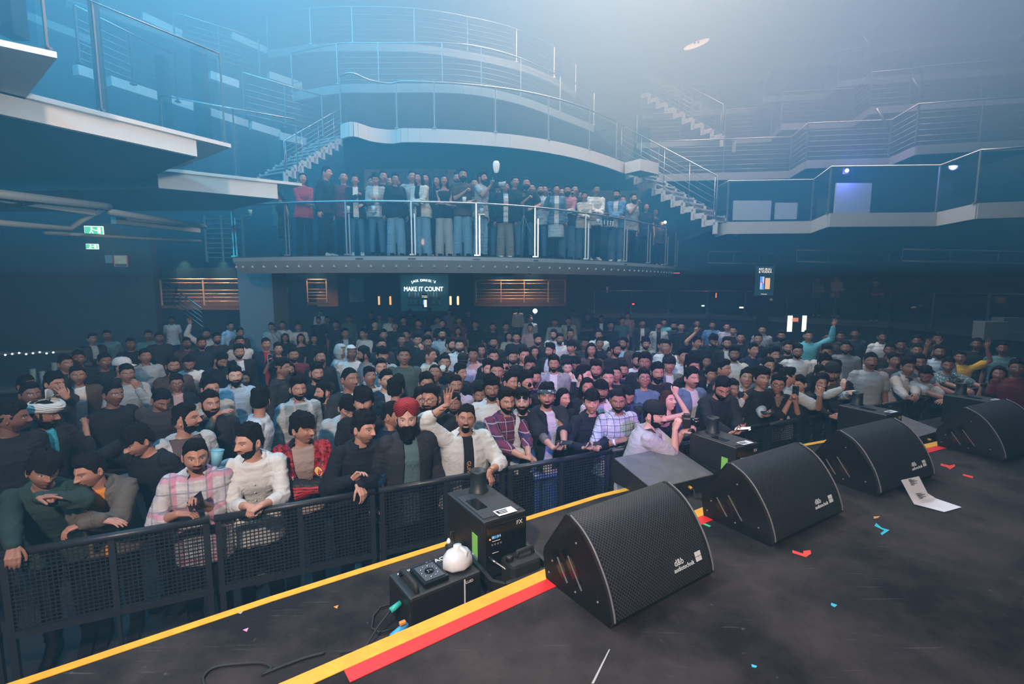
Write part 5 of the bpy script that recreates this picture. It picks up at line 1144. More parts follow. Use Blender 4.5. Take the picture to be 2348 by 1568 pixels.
def top_mesh(k, hq=True, fem=False, sleeve=.5, hem=.86, off=.014, fat=0, wr=1.0, openw=None, m=None, vox=None, puff=0.0, sl_off=None, skirt=0, neckz=1.475, cuff=0):
    """sleeve in arm lengths: .5 short, 1.5 rolled, 2 full"""
    mb = MB(); s = k.s; vox = vox or (.0095 if hq else .015); rs = [r_ for r_ in torso_rings(fem, fat) if r_[0] < neckz-.02]; r0 = rs[0]
    if hem < .86: rs = [(hem, r0[1]+.022+skirt, r0[2]+.022+skirt, 0), (.86, r0[1]+.018, r0[2]+.016, 0)]+rs[1:]
    rs = [r_ for r_ in rs if r_[0] >= hem-.001]; rs.append((neckz, .085, .074, .008))
    rings(mb, k, [(z, rx+off+(.010 if z < 1.15 else 0)+puff, ry+off+(.008 if z < 1.15 else 0)+puff, c_) for z, rx, ry, c_ in rs], 0, 24); so = sl_off if sl_off is not None else off
    for i, (Sx, E_, W_) in enumerate(k.arm):
        f_ = .84 if fem else 1+.12*fat; mb.ball(Sx+(k.neck-Sx)*.06-Vector((0, 0, .008)), (.044*f_)*s+so*.8, n=8)
        if sleeve <= 0: continue
        e = Sx.lerp(E_, min(1, sleeve)); wd = (.010 if wr > .5 else .0) if sleeve < 1 else .002; cone(mb, Sx-Vector((0, 0, .006)), e, .044*s*f_+so*.8+puff*.5, (.038 if sleeve >= 1 else .044)*s*f_+so*.8+wd+puff*.5, 14)
        if sleeve > 1: w_ = E_.lerp(W_, sleeve-1); cone(mb, E_, E_.lerp(w_, .35), .038*s*f_+so*.8+puff*.5, .040*s*f_+so*.8+puff*.5, 14); cone(mb, E_.lerp(w_, .35), w_, .040*s*f_+so*.8+puff*.5, .029*s*f_+so*.6+puff*.2+.008*max(0, 2-sleeve), 14)
    V, Q, NN = remesh(mb, vox, 3)
    a = vnoise(V+np.array([k.s*3.1, 0, 0]), (9, 9, 22), 3); b_ = vnoise(V+np.array([0, 0, a.mean()]), (22, 22, 36), 8); w_ = (1-np.abs(2*a-1))*.9+(1-np.abs(2*b_-1))*.45-.62
    near = np.zeros(len(V))
    for Sx, E_, W_ in k.arm:
        for c_ in (E_, Sx): near = np.maximum(near, np.exp(-(np.linalg.norm(V-np.array(c_), axis=1)/.13)**2))
    lv = (V-np.array(k.B))@np.array(k.M); lv0 = V-np.array(k.B); lv = np.where((lv0[:, 2] < 0)[:, None], lv0, lv); near = np.maximum(near, sst(-lv[:, 2], -.28, -.05)*.9); V = V+NN*((.005+.011*near)*wr*w_)[:, None]
    C = np.zeros((len(V), 4)); xr = np.abs(lv[:, 0])/s; fa = np.zeros(len(V), bool)
    C[:, 1] = np.maximum(sst(xr, k.sw-.005, k.sw+.012), 0)
    for Sx, E_, W_ in k.arm:
        A = np.array(Sx); Bv = np.array(E_)-A; t = np.clip(((V-A)@Bv)/(Bv@Bv), 0, 1); dd = np.linalg.norm(V-(A+t[:, None]*Bv), axis=1); C[:, 1] = np.maximum(C[:, 1], (t > .25)*(dd < .09)); A = np.array(E_); Bv = np.array(W_)-A; t = np.clip(((V-A)@Bv)/(Bv@Bv), 0, 1); dd = np.linalg.norm(V-(A+t[:, None]*Bv), axis=1); C[:, 1] = np.maximum(C[:, 1], (dd < .08)); C[:, 0] = np.maximum(C[:, 0], dd < .08); fa |= (dd < .072)&(t > .08)
    C[:, 0] = np.maximum(C[:, 0], sst(-lv[:, 2], -.20, -.17))
    for i, (Sx, E_, W_) in enumerate(k.arm):
        o_ = np.array(k.M@Vector((-1 if i == 0 else 1, -.75, .15)).normalized())
        for a_, b2 in ((Sx, E_), (E_, W_)):
            A = np.array(a_); ax_ = np.array(b2)-A; ln = np.linalg.norm(ax_); ax_ = ax_/ln; r_ = V-A; tt = (r_@ax_)/ln; perp = r_-np.outer(r_@ax_, ax_); on = o_-ax_*(o_@ax_); on = on/np.linalg.norm(on); sd_ = np.cross(ax_, on); cc = perp@sd_; up_ = perp@on
            m_ = (tt > -.05)&(tt < 1.05)&(up_ > 0)&(np.linalg.norm(perp, axis=1) < .085)&(C[:, 1] > .4); st = np.maximum.reduce([1-sst(np.abs(cc-q), .0045, .0075) for q in (-.021, 0, .021)]); C[:, 2] = np.maximum(C[:, 2], m_*st)
    if openw:
        w0, kz = openw; z_ = lv[:, 2]/s+.95; ww = w0+kz*np.clip(z_-1.0, -.2, .6); cut = (lv[:, 1] < -.01)&(np.abs(lv[:, 0]) < ww*s)&(~fa); kf = ~cut[Q].all(1); bd_ = np.intersect1d(Q[kf], Q[~kf]); sg = np.sign(lv[bd_, 0]); nx_ = lv[bd_].copy(); okb = np.abs(np.abs(nx_[:, 0])-ww[bd_]*s) < .03; nx_[okb, 0] = (sg*ww[bd_]*s)[okb]; nx_[okb, 1] += .004; V[bd_] = nx_@np.array(k.M).T+np.array(k.B); Q = Q[kf]
        u, inv = np.unique(Q, return_inverse=True); V = V[u]; C = C[u]; Q = inv.reshape(-1, 4)
    return np_mesh('top', V, Q, [m or CLOTH], col=C)
def collar_mesh(k, gap=38, h=.035, flare=.026, m=None):
    mb = MB(); n = 25; vs = []
    for j in range(n):
        a = R(gap)+(2*math.pi-2*R(gap))*j/(n-1); ed = max(0, 1-min(j, n-1-j)/4.0)
        for (r_, z_) in ((.064, 1.475), (.062, 1.512), (.064+flare*.6, 1.505-.008*ed), (.070+flare+.012*ed, 1.475-h*.4-.022*ed)):
            vs.append(k.T(math.sin(a)*r_*1.04, .010-math.cos(a)*r_, z_))
    mb.add(vs, [(4*i+q, 4*i+4+q, 4*i+5+q, 4*i+1+q) for i in range(n-1) for q in range(3)], 0, True); return mb.mesh('collar', m or CLOTH)
TRC = {}
def trousers_mesh(kind='slim', hq=False):
    if kind in TRC: return TRC[kind]
    k = skeleton(1.0, 0); mb = MB()
    if kind == 'skirt': rings(mb, k, [(.52, .19, .15, 0), (.75, .185, .145, 0), (.90, .175, .13, 0), (1.0, .150, .115, 0)], .006, 20)
    else:
        rings(mb, k, [(.80, .150, .100, 0), (.90, .148, .108, .003), (.97, .138, .100, 0)], .008, 20); a, b_, c_ = {'slim': (.074, .056, .048), 'wide': (.092, .085, .095), 'shorts': (.09, .085, .08)}[kind]
        for sd in (-1, 1):
            cone(mb, (sd*.082, 0, .82), (sd*.100, -.012, .49), a+.01, b_+.01, 14)
            if kind != 'shorts': cone(mb, (sd*.100, -.012, .49), (sd*.110, .015, .075), b_+.01, c_+.004, 14)
    V, Q, NN = remesh(mb, .012, 3); a = vnoise(V, (12, 12, 20), 5); V = V+NN*((1-np.abs(2*a-1))*.010-.005)[:, None]; V[:, 2] = np.maximum(V[:, 2], .012); TRC[kind] = np_mesh('trousers', V, Q, [DENIM]); return TRC[kind]
def shoe_mesh():
    if 'shoe' in TRC: return TRC['shoe']
    mb = MB(); mb.sweep([(.07, 0), (-.17, 0), (-.19, .015), (-.18, .045), (-.10, .065), (-.03, .105), (.05, .11), (.075, .06)], -.042, .042); V, Q, _ = remesh(mb, .008, 3); TRC['shoe'] = np_mesh('shoe', V, Q, [CLOTH]); return TRC['shoe']
def child(name, me, root, col=None, M=None):
    o = bpy.data.objects.new(name, me); COL.objects.link(o); o.parent = root
    if col is not None: o.color = col if len(col) == 4 else (*col, 1)
    if M is not None: o.matrix_local = M
    return o
def headM(k): return Matrix.Translation(k.hc)@k.HR.to_4x4()@Matrix.Scale(k.HS, 4)
SK = {'l': (.56, .31, .225), 'm': (.45, .235, .165), 'd': (.32, .165, .115), 'dd': (.20, .10, .072), 'p': (.66, .41, .33)}
BLK = (.007, .006, .007)
C_ = dict(black=(.014, .014, .017), char=(.035, .036, .042), navy=(.018, .028, .055), white=(.70, .71, .72), off=(.62, .60, .54), grey=(.20, .22, .24), lgrey=(.38, .41, .43), brown=(.085, .058, .050), tan=(.33, .27, .22), beige=(.46, .42, .36), blue=(.10, .22, .42), lblue=(.42, .55, .66), cyan=(.15, .52, .62), teal=(.10, .20, .22), green=(.025, .05, .042), olive=(.075, .10, .085), maroon=(.13, .02, .03), red=(.42, .03, .04), yellow=(.72, .42, .05), pink=(.55, .36, .36), lilac=(.50, .44, .62), jean=(.10, .20, .32), ljean=(.28, .42, .55), denim=(.12, .20, .30))
# ================================================================ the front row, one by one
PLACED = []
def bperp(p): return -((Vector((p[0], p[1], 0))-BARP[0]).dot(bn))
def face_angle(x, y): return math.atan2(-x, y)
def person(label, head_px, s=1.0, lean=10, yaw=0, body_yaw=None, pitch=0, roll=0, R_=None, L_=None, elR=None, elL=None, hands=('relax', 'relax'), hd=(None, None), hn=(None, None), skin='m', stub=.25,
           top=None, over=None, bottom=('slim', BLK), hair='short', haircol=BLK, seed=0, beard=None, hat=None, hatcol=None, glasses=None, fem=False, fat=0, smile=0, openm=0, hq=True, legs=False, tilt=0, twist=0, group=None, Y=None, zf=0.0, shoe=BLK, collar=None, name='person', shrug=0, neckf=0, pit=False):
    # pass 1: head offset, then root position
    k = skeleton(s, lean, tilt, twist, (0, pitch, roll), fem=fem, shrug=shrug, neckf=neckf)
    if Y is None: hw = atz(head_px[0], head_px[1], k.hc.z+zf)
    else: hw = aty(head_px[0], head_px[1], Y)
    th0 = face_angle(hw.x, hw.y); by = math.radians(body_yaw) if body_yaw is not None else th0+R(yaw)*.5
    hy = math.degrees(th0+R(yaw)-by)
    k = skeleton(s, lean, tilt, twist, (hy, pitch, roll), fem=fem, shrug=shrug, neckf=neckf); off = Matrix.Rotation(by, 3, 'Z')@k.hc; root = Vector((hw.x-off.x, hw.y-off.y, zf)); lack = .27-bperp(root)
    if lack > 0 and not pit: root -= bn*lack; print('moved back', round(lack, 2), label[:40])
    MW = Matrix.Translation(root)@Matrix.Rotation(by, 4, 'Z'); MI = MW.inverted()
    def tg(t):
        if t is None: return None
        if t[0] == 'z': return MI@atz(t[1], t[2], t[3]+zf)
        if t[0] == 'y': return MI@aty(t[1], t[2], hw.y+t[3])
        return k.T(*t[1:]) if t[0] == 't' else Vector(t[1:])*s
    rot = lambda v: (None if v is None else Vector(v))
    k = skeleton(s, lean, tilt, twist, (hy, pitch, roll), tg(R_), tg(L_), elR, elL, fem=fem, shrug=shrug, neckf=neckf)
    E = empty(name, root, by, label, 'person', group); PLACED.append((root.x, root.y))
    child('body', body_mesh(k, hq, fem, hands, hd, hn, legs, smile, fat, openm), E, (*SK[skin], stub))
    if top:
        t = dict(top); colr = t.pop('col', C_['black']); nm = t.pop('name', 'shirt'); t.setdefault('fat', fat)
        if over: t['wr'] = .2; t['sleeve'] = min(t['sleeve'], .35); t['off'] = .010
        G_ = child(nm, top_mesh(k, hq, fem, **t), E, colr)
        E['_top'] = 1
        if collar: child('collar', collar_mesh(k, collar.get('gap', 38), m=collar.get('m')), G_, collar.get('col', colr))
    if over:
        t = dict(over); colr = t.pop('col', C_['black']); nm = t.pop('name', 'jacket'); cl = t.pop('collar', None); t.setdefault('fat', fat); t.setdefault('off', .028); t.setdefault('openw', (.06, 0)); G_ = child(nm, top_mesh(k, hq, fem, **t), E, colr)
        if cl: child('collar', collar_mesh(k, cl.get('gap', 50), .05, .035, cl.get('m')), G_, cl.get('col', colr))
    if '_top' in E: del E['_top']
    SS = Matrix.Scale(s, 4)
    if bottom: child('skirt' if bottom[0] == 'skirt' else 'trousers', trousers_mesh(bottom[0]), E, bottom[1], SS)
    for sd in (-1, 1): child('shoe', shoe_mesh(), E, shoe, Matrix.Translation((sd*.105*s, 0, .0))@SS)
    HMx = headM(k)
    if hair: child('hair', hair_mesh(hair, seed), E, haircol, HMx)
    if beard: child('moustache' if beard == 'moustache' else 'beard', beard_mesh(beard, seed % 3), E, haircol, HMx)
    if hat: child({'turban': 'turban', 'pagri': 'turban', 'cap': 'cap', 'cap_back': 'cap', 'hood': 'hood', 'band': 'headband'}[hat], hat_mesh(hat), E, hatcol or C_['black'], HMx)
    if glasses: child('sunglasses' if glasses > 1 else 'glasses', glasses_mesh(glasses > 1), E, None, HMx@Matrix.Translation((0, .010 if glasses == 3 else 0, .052 if glasses == 3 else 0)))
    k.MW = MW; k.E = E; k.hdir = [MW.to_3x3()@hand_frame(k, i, hd[i], hn[i])[0] for i in (0, 1)]; k.hnrm = [MW.to_3x3()@hand_frame(k, i, hd[i], hn[i])[1] for i in (0, 1)]
    k.palm = [MW@k.arm[i][2]+k.hdir[i]*.085*s+k.hnrm[i]*.028*s for i in (0, 1)]
    return k
from mathutils.bvhtree import BVHTree
def decal(k, txt, x, z, size, colr, obj='shirt', sx=1, rot=0, name='print', shape=None, back=False, off=.003, bold=0.0):
    """print projected on the chest of a garment"""
    tgt = [c for c in k.E.children if c.name.split('.')[0] == obj]
    if not tgt: return
    me0 = tgt[0].data; bvh = BVHTree.FromPolygons([v.co for v in me0.vertices], [p.vertices for p in me0.polygons])
    me = text_mesh(txt, size, 0) if shape is None else shape; me = me.copy() if shape is not None else me; me.materials.clear(); me.materials.append(colr)
    cr, sr = math.cos(R(rot)), math.sin(R(rot)); sgn = 1 if not back else -1; ok = 0
    bm = bmesh.new(); bm.from_mesh(me); bmesh.ops.triangulate(bm, faces=bm.faces[:]); 
    if shape is None: bmesh.ops.subdivide_edges(bm, edges=[e for e in bm.edges if e.calc_length() > size*.25], cuts=1)
    for v in bm.verts:
        lx = (v.co.x*cr-v.co.y*sr)*sx*sgn; lz = v.co.x*sr+v.co.y*cr; p = k.T(x+lx/k.s, -.6*sgn, z+lz/k.s); d = k.M@Vector((0, 1*sgn, 0)); h = bvh.ray_cast(p, d)
        if h[0] is not None: v.co = h[0]-d*off; ok += 1
        else: v.co = k.T(x+lx, -.12*sgn, z+lz)
    bm.to_mesh(me); bm.free(); o = child(name, me, tgt[0]); return o
def rect_shape(w, h, n=6, disc=False):
    bm = bmesh.new(); 
    if disc: bmesh.ops.create_circle(bm, cap_ends=True, radius=w, segments=16)
    else:
        bmesh.ops.create_grid(bm, x_segments=n, y_segments=n, size=.5)
        for v in bm.verts: v.co.x *= w; v.co.y *= h
    me = bpy.data.meshes.new('patch'); bm.to_mesh(me); bm.free(); return me
def orient(o, p, d, n):
    """place object: local z along d, local -y along n"""
    z = Vector(d).normalized(); y = -(Vector(n)-z*Vector(n).dot(z)).normalized(); x = y.cross(z); o.matrix_world = Matrix(((x.x, y.x, z.x, p[0]), (x.y, y.y, z.y, p[1]), (x.z, y.z, z.z, p[2]), (0, 0, 0, 1)))
SCRN = mat('phone_screen', (.02, .02, .03), .15); SCRL = mat('phone_lit', (.7, .8, .9), .4, emit=(.8, .85, 1), es=1.5)
FLSH = mat('phone_flash', (1, 1, 1), .4, emit=(1, .97, .95), es=60)
def phone(p, d, n, label, lit=False, col=(.015, .015, .017), flash=False):
    E = empty('phone', (0, 0, 0), 0, label, 'phone'); m = mat('phone_%d' % int(col[0]*1000), col, .3)
    MB().box((0, 0, 0), (.074, .009, .150), bev=.004).build('case', m, E); MB().box((0, -.0050, 0), (.067, .001, .142)).build('screen', SCRL if lit else SCRN, E)
    mb = MB()
    for a, b_ in ((.020, .055), (.020, .030), (.002, .043)): mb.lathe([(.008, 0), (.008, .002), (.006, .003)], (a, .0045, b_), 12, 0, Matrix.Rotation(R(-90), 3, 'X'))
    mb.build('lens', BLACKG, E)
    if flash: MB().ball((.002, .006, .06), .010 if flash is True else flash, n=5).build('flash', FLSH, E)
    orient(E, p, d, n); return E
def cup(p, label, col=(.55, .72, .76), tilt=(0, 0), r=.042, h=.11):
    E = empty('paper_cup', p, 0, label, 'cup'); E.rotation_euler = (tilt[0], tilt[1], 0); m = mat('cup_%d' % int(col[0]*100), col, .5)
    MB().lathe([(r*.72, -h/2), (r, h/2), (r*.95, h/2), (r*.68, -h/2+.004), (0, -h/2+.004)], n=20).build('cup_wall', m, E); MB().tube([(math.cos(a)*r, math.sin(a)*r, h/2) for a in [2*math.pi*i/18 for i in range(18)]], .003, 6, 0, False, True).build('rim', m, E); return E
WP = mat('print_white', (.75, .75, .75), .7); BP = mat('print_black', (.02, .02, .02), .7); RP = mat('print_red', (.6, .05, .06), .7); OP = mat('print_orange', (.8, .35, .1), .7); BUP = mat('print_blue', (.08, .12, .5), .7)
# dark green sweater, pointing
k = person('man at far left in a dark green sweater, pointing his finger across the rail', (100, 1080), .97, 30, 12, 30, 14, 6, ('z', 30, 1262, 1.17), ('z', 88, 1140, 1.42), (-.8, .2, -.6), (1, .3, -.3), ('relax', 'point'), ((.1, -.6, -.6), (.95, -.35, -.02)), ((0, -.4, -1), (0, -.3, -1)), 'd', .3,
   top=dict(sleeve=1.98, col=C_['green'], name='sweater', off=.020, hem=.76), hair='mop', seed=1, fat=.15)
o = MB().tube([(math.cos(a)*.036, math.sin(a)*.036, 0) for a in [2*math.pi*i/20 for i in range(20)]], .004, 6, 0, False, True).build('bracelet', STEEL, k.E); orient(o, k.MW@k.arm[1][2], (k.arm[1][2]-k.arm[1][1]).normalized(), (0, 0, 1)); o.matrix_world = o.matrix_world; o.matrix_parent_inverse = k.MW.inverted()
# grey-brown jacket, orange shirt
k = person('boy in a grey-brown jacket over an orange shirt, leaning on the rail and looking left', (208, 1080), .93, 30, -55, 27, 12, 0, ('z', 232, 1192, 1.19), ('z', 192, 1200, 1.18), (-1, .3, -.7), (1, .3, -.7), ('flat', 'relax'), ((.9, -.3, -.2), (-.9, -.3, -.2)), ((0, 0, -1), (0, 0, -1)), 'm', .0, smile=.6,
   top=dict(sleeve=.5, col=(.75, .27, .03), hem=.76), over=dict(sleeve=2.0, col=(.115, .10, .085), puff=.008, hem=.76, openw=(.028, .05), collar=dict(col=(.10, .09, .08), gap=45)), hair='medium', seed=2)
decal(k, 'D', .10, 1.30, .035, mat('pink_mark', (.7, .15, .3), .6), 'jacket')
# pink plaid
k = person('man in a pink and grey plaid shirt staring at the camera, black phone in hand', (449, 1047), .97, 24, 4, 27, 4, 0, ('z', 408, 1178, 1.18), ('z', 462, 1155, 1.22), (-1, .2, -.8), (.15, .4, -1), ('relax', 'hold'), ((.9, -.2, -.1), (-.25, -.5, .75)), ((0, 0, -1), (-.3, -.9, .1)), 'm', .7,
   top=dict(sleeve=1.45, m=PL_PINK, hem=.68, off=.022), collar=dict(m=PL_PINK), hair='short', beard='short', seed=3, fat=.35)
phone(k.palm[1], (.75, -.15, .6), (-.4, -.9, .3), 'black phone held by the man in the pink plaid shirt')
# white shirt
k = person('smiling bearded man in a plain white shirt, hands clasped over the rail, looking left', (572, 1014), 1.0, 26, -52, 26, 3, 0, ('z', 566, 1160, 1.18), ('z', 600, 1158, 1.18), (-.3, .4, -1), (.7, .2, -.8), ('clasp', 'clasp'), ((.75, -.5, -.15), (-.75, -.5, -.15)), ((.3, -.2, -1), (-.3, -.2, -1)), 'l', .6, smile=.5,
   top=dict(sleeve=1.55, col=(.72, .72, .70), hem=.68, off=.022), collar=dict(col=(.72, .72, .70), gap=55), hair='medium', beard='short', seed=4, fat=.1)
mb = MB(); 
for i in range(4): mb.ball(k.T(.0, -.158, 1.36-.085*i), .005, n=4)
mb.build('button', WP, k.E)
# red track jacket
k = person('long-haired smiling young man in a red and black track jacket, arms folded', (694, 984), .98, 16, 42, 30, 2, -3, ('t', .13, -.29, 1.22), ('t', -.10, -.27, 1.18), (-1, -.1, -.5), (1, -.1, -.5), ('flat', 'relax'), ((.85, -.2, .3), (-.9, -.2, .1)), ((0, -1, 0), (0, -1, 0)), 'm', .12, smile=.95,
   top=dict(sleeve=.5, col=(.42, .32, .28), hem=.84), over=dict(sleeve=1.95, m=REDJK, vox=.0062, hem=.90, openw=(.045, .09), collar=dict(col=(.015, .012, .014), gap=60)), hair='mop', seed=5)
MB().tube([k.T(math.sin(a)*.075, -.02-math.cos(a)*.085, 1.46-.055*max(0, math.cos(a))) for a in [R(-120+12*i) for i in range(21)]], .003, 5).build('necklace', STEEL, k.E)
decal(k, '', .105, 1.30, .03, mat('crest_yellow', (.75, .5, .12), .6), 'jacket', name='crest', shape=rect_shape(.028, 0, disc=True)); decal(k, '', .105, 1.30, .03, RP, 'jacket', name='crest', shape=rect_shape(.016, 0, disc=True), off=.005)
mb = bmesh.new()
decal(k, 'Y', -.095, 1.30, .03, WP, 'jacket', name='emblem'); decal(k, 'Berlin', .0, 1.20, .05, BP, 'shirt', rot=20, name='lettering')
# black jacket
k = person('man in a black half-zip jacket glancing right, one hand hanging over the rail', (834, 984), .99, 22, 46, 32, 4, 4, ('z', 806, 1100, 1.22), ('z', 822, 1112, 1.20), (-1, .2, -.7), (1, .1, -.8), ('relax', 'relax'), ((.5, -.3, .45), (.25, -.55, -.75)), ((.2, -.9, -.3), (-.2, .3, -.8)), 'l', .45,
   top=dict(sleeve=1.93, col=(.012, .013, .018), name='jacket', off=.024, hem=.84, puff=.004), collar=dict(col=(.015, .015, .02), gap=30), hair='curly', seed=6)
decal(k, 'C', .11, 1.27, .03, WP, 'jacket'); decal(k, '', .11, 1.31, .1, mat('chest_panel', (.01, .05, .10), .7), 'jacket', name='chest_panel', shape=rect_shape(.09, .045))
# red turban
k = person('man in a tall red turban with a long black beard, dark jacket over teal', (937, 966), 1.01, 10, 0, 27, -2, 0, ('t', -.30, -.10, .92), ('t', .30, -.10, .92), None, None, skin='p', stub=.8,
   top=dict(sleeve=.5, col=(.11, .19, .20), hem=.72, off=.018), over=dict(sleeve=1.95, col=(.030, .030, .036), hem=.72, openw=(.075, -.04), off=.034), hair=None, beard='long', hat='turban', hatcol=(.33, .025, .03), seed=0, fat=.25)
decal(k, 'NATIONAL', 0, 1.27, .045, mat('faint_print', (.05, .10, .11), .8), 'shirt')
# waving man
k = person('heavy man in a white jacket raising his tattooed arm to wave', (1069, 961), .97, 14, 0, 20, -6, 5, ('y', 1026, 928, -.10), ('z', 1121, 1083, 1.16), (-1, .1, -.2), (1, .1, -.4), ('open', 'relax'), ((.05, -.15, 1), (.15, -.5, -.85)), ((.1, -1, 0), (-.3, .2, -.6)), 'm', .5, smile=.7, shrug=.0,
   top=dict(sleeve=.5, col=C_['black'], hem=.76, off=.018), over=dict(sleeve=1.30, col=(.66, .67, .66), hem=.72, openw=(.05, -.01), off=.034, collar=dict(col=(.66, .67, .66), gap=65)), hair='short', beard='goatee', seed=8, fat=.75)
mb = MB(); a, b_ = k.arm[0][2], k.arm[0][1]
for f in (.08, .25): mb.tube([a.lerp(b_, f)+Vector((math.cos(q)*.034, math.sin(q)*.034, 0)) for q in [2*math.pi*i/16 for i in range(16)]], .0035, 5, 0, False, True)
mb.build('wrist_band', BLACKR, k.E)
TAT = mat('tattoo_ink', (.10, .085, .085), .6); d_ = (b_-a).normalized(); x_ = d_.cross(Vector((0, 1, 0))).normalized(); y_ = d_.cross(x_)
mb = MB(); mb.tube([a.lerp(b_, .52), a.lerp(b_, .62), a.lerp(b_, .78)], [.0412, .0448, .0468], 16); mb.build('tattoo', TAT, k.E)
mb = MB(); a, b_ = k.arm[1][2], k.arm[1][1]; d_ = (b_-a).normalized(); x_ = d_.cross(Vector((0, 1, 0))).normalized(); y_ = d_.cross(x_)
for f in (.10, .17): mb.tube([a.lerp(b_, f)+x_*math.cos(q)*.036+y_*math.sin(q)*.036 for q in [2*math.pi*i/16 for i in range(16)]], .004, 5, 0, False, True)
mb.build('bracelet', mat('gold', (.8, .5, .2), .3, 1.0), k.E)
decal(k, 'GUNS', 0, 1.22, .05, OP, 'shirt', rot=-90)
# plaid red/blue
k = person('slim bearded man in a dark red and blue plaid shirt, arm along the rail', (1161, 922), .99, 12, 22, 28, 0, 0, ('z', 1196, 1046, 1.19), ('z', 1212, 1042, 1.19), (-1, .3, -.6), (1, .2, -.5), ('relax', 'relax'), ((.8, -.4, -.3), (.6, -.4, -.6)), ((0, 0, -1), (0, -.1, -1)), 'm', .7,
   top=dict(sleeve=1.5, m=PL_RED, hem=.72, off=.02), collar=dict(m=PL_RED), bottom=('slim', C_['jean']), hair='quiff', beard='short', seed=9)
# sunglasses on forehead
k = person('bearded man with sunglasses pushed up on his forehead, white jacket over black', (1198, 920), .98, 8, -4, 26, 0, 0, ('t', -.08, -.25, 1.16), None, hands=('fist', 'relax'), hd=((.1, -.3, .9), None), skin='p', stub=.8,
   top=dict(sleeve=.5, col=C_['black']), over=dict(sleeve=1.9, col=(.60, .60, .58), openw=(.07, 0), collar=dict(col=(.60, .60, .58), gap=60)), hair='fade', beard='full', glasses=3, seed=1)
# bandana man
k = person('smiling man in a bandana, open black short-sleeved shirt over a white t-shirt, tattooed forearm', (1254, 909), 1.0, 14, 2, 24, -2, 0, ('z', 1282, 1048, 1.19), ('z', 1296, 1036, 1.20), (-1, .2, -.8), (1, .2, -.6), ('hold', 'hold'), ((.6, -.6, .1), (-.6, -.6, -.2)), ((.3, -.2, .9), (0, .2, .9)), 'm', .5, smile=.5,
   top=dict(sleeve=.4, col=(.68, .68, .70), hem=.72), over=dict(sleeve=.92, col=(.014, .016, .024), openw=(.055, -.01), puff=.014, hem=.84), bottom=('wide', (.10, .24, .50)), hair='medium', beard='short', hat='band', hatcol=(.05, .10, .10), seed=3, fat=.3)
decal(k, 'RLJ', .13, 1.28, .03, WP, 'jacket')
mb = MB(); a, b_ = k.arm[0][2], k.arm[0][1]; mb.tube([a.lerp(b_, .45), a.lerp(b_, .60), a.lerp(b_, .8)], [.040, .0448, .0455], 16); mb.build('tattoo', TAT, k.E)
phone(k.palm[0]+Vector((.02, -.02, .03)), (.9, -.4, .1), (0, -.2, 1), 'dark phone cupped in the hands of the bandana man')
# black shirt boy
k = person('young man with a dark fringe and a black shirt, phone over the rail', (1357, 923), .97, 16, 2, 22, 0, 0, ('z', 1338, 1026, 1.19), ('z', 1372, 1024, 1.19), (-1, .2, -.7), (1, .2, -.7), ('hold', 'relax'), ((.5, -.6, .1), (-.7, -.5, -.1)), ((.2, -.1, .9), (0, 0, 1)), 'l', .05,
   top=dict(sleeve=1.9, col=(.012, .014, .020), off=.02), collar=dict(col=(.014, .016, .022), gap=50), hair='fringe', seed=4)
phone(k.palm[0]+Vector((0, 0, .012)), (.9, -.3, .15), (0, -.1, 1), 'black phone lying in the hand of the boy with the dark fringe')
# blue check
k = person('man in a light blue checked shirt with a white wristband', (1420, 921), .98, 12, 2, 20, 4, 0, ('z', 1418, 1012, 1.2), ('t', .10, -.30, 1.18), (-1, .2, -.7), (1, .1, -.7), ('relax', 'relax'), ((.9, -.2, .2), (-.9, -.2, .1)), skin='d', stub=.7,
   top=dict(sleeve=1.5, m=PL_BLUE, hem=.8, off=.02), collar=dict(m=PL_BLUE, gap=50), bottom=('slim', C_['jean']), hair='buzz', beard='short', seed=5)
mb = MB(); a, b_ = k.arm[0][2], k.arm[0][1]; d_ = (b_-a).normalized(); x_ = d_.cross(Vector((0, 1, 0))).normalized(); y_ = d_.cross(x_); mb.tube([a.lerp(b_, .12), a.lerp(b_, .2)], .034, 14); mb.build('wrist_band', WP, k.E)
# photographer in the pit
k = person('photographer in a pale t-shirt and backward black cap, working between rail and stage', (1500, 952), .98, 16, 62, 75, 4, 0, ('z', 1548, 985, 1.46), ('z', 1566, 990, 1.44), (-.2, -.2, -1), (.5, .1, -1), ('hold', 'hold'), ((.2, -.3, .9), (-.2, -.6, .7)), ((.5, -.5, .2), (0, -.9, .1)), 'p', .5, pit=True,
   top=dict(sleeve=.8, col=(.50, .48, .50), hem=.76, off=.03, puff=.008), hair='short', beard='short', hat='cap_back', hatcol=(.012, .014, .018), seed=6)
MB().tube([k.T(-.13, -.13, 1.02), k.T(-.12, -.150, 1.25), k.T(-.10, -.11, 1.44), k.T(-.08, 0, 1.50), k.T(-.09, .10, 1.44), k.T(-.02, .155, 1.28), k.T(.10, .15, 1.05)], .011, 6).build('shoulder_strap', BLACKR, k.E)
MB().tube([k.T(.10, -.12, 1.44), k.T(.09, 0, 1.50), k.T(.10, .10, 1.44), k.T(.11, .155, 1.25), k.T(.10, .15, 1.05)], .011, 6).build('shoulder_strap', BLACKR, k.E)
p = (k.palm[0]+k.palm[1])/2+Vector((0, 0, .03)); E = empty('camera', p, R(75), 'black camera in the photographer’s raised hands', 'camera')
MB().box((0, 0, 0), (.14, .07, .09), bev=.01).build('camera_body', BLACKM, E); MB().lathe([(.035, .03), (.038, .10), (.034, .11), (.030, .10)], n=18, M=Matrix.Rotation(R(90), 3, 'X')).build('lens', BLACKG, E); MB().box((0, 0, .055), (.05, .05, .03), bev=.006).build('viewfinder', BLACKM, E)
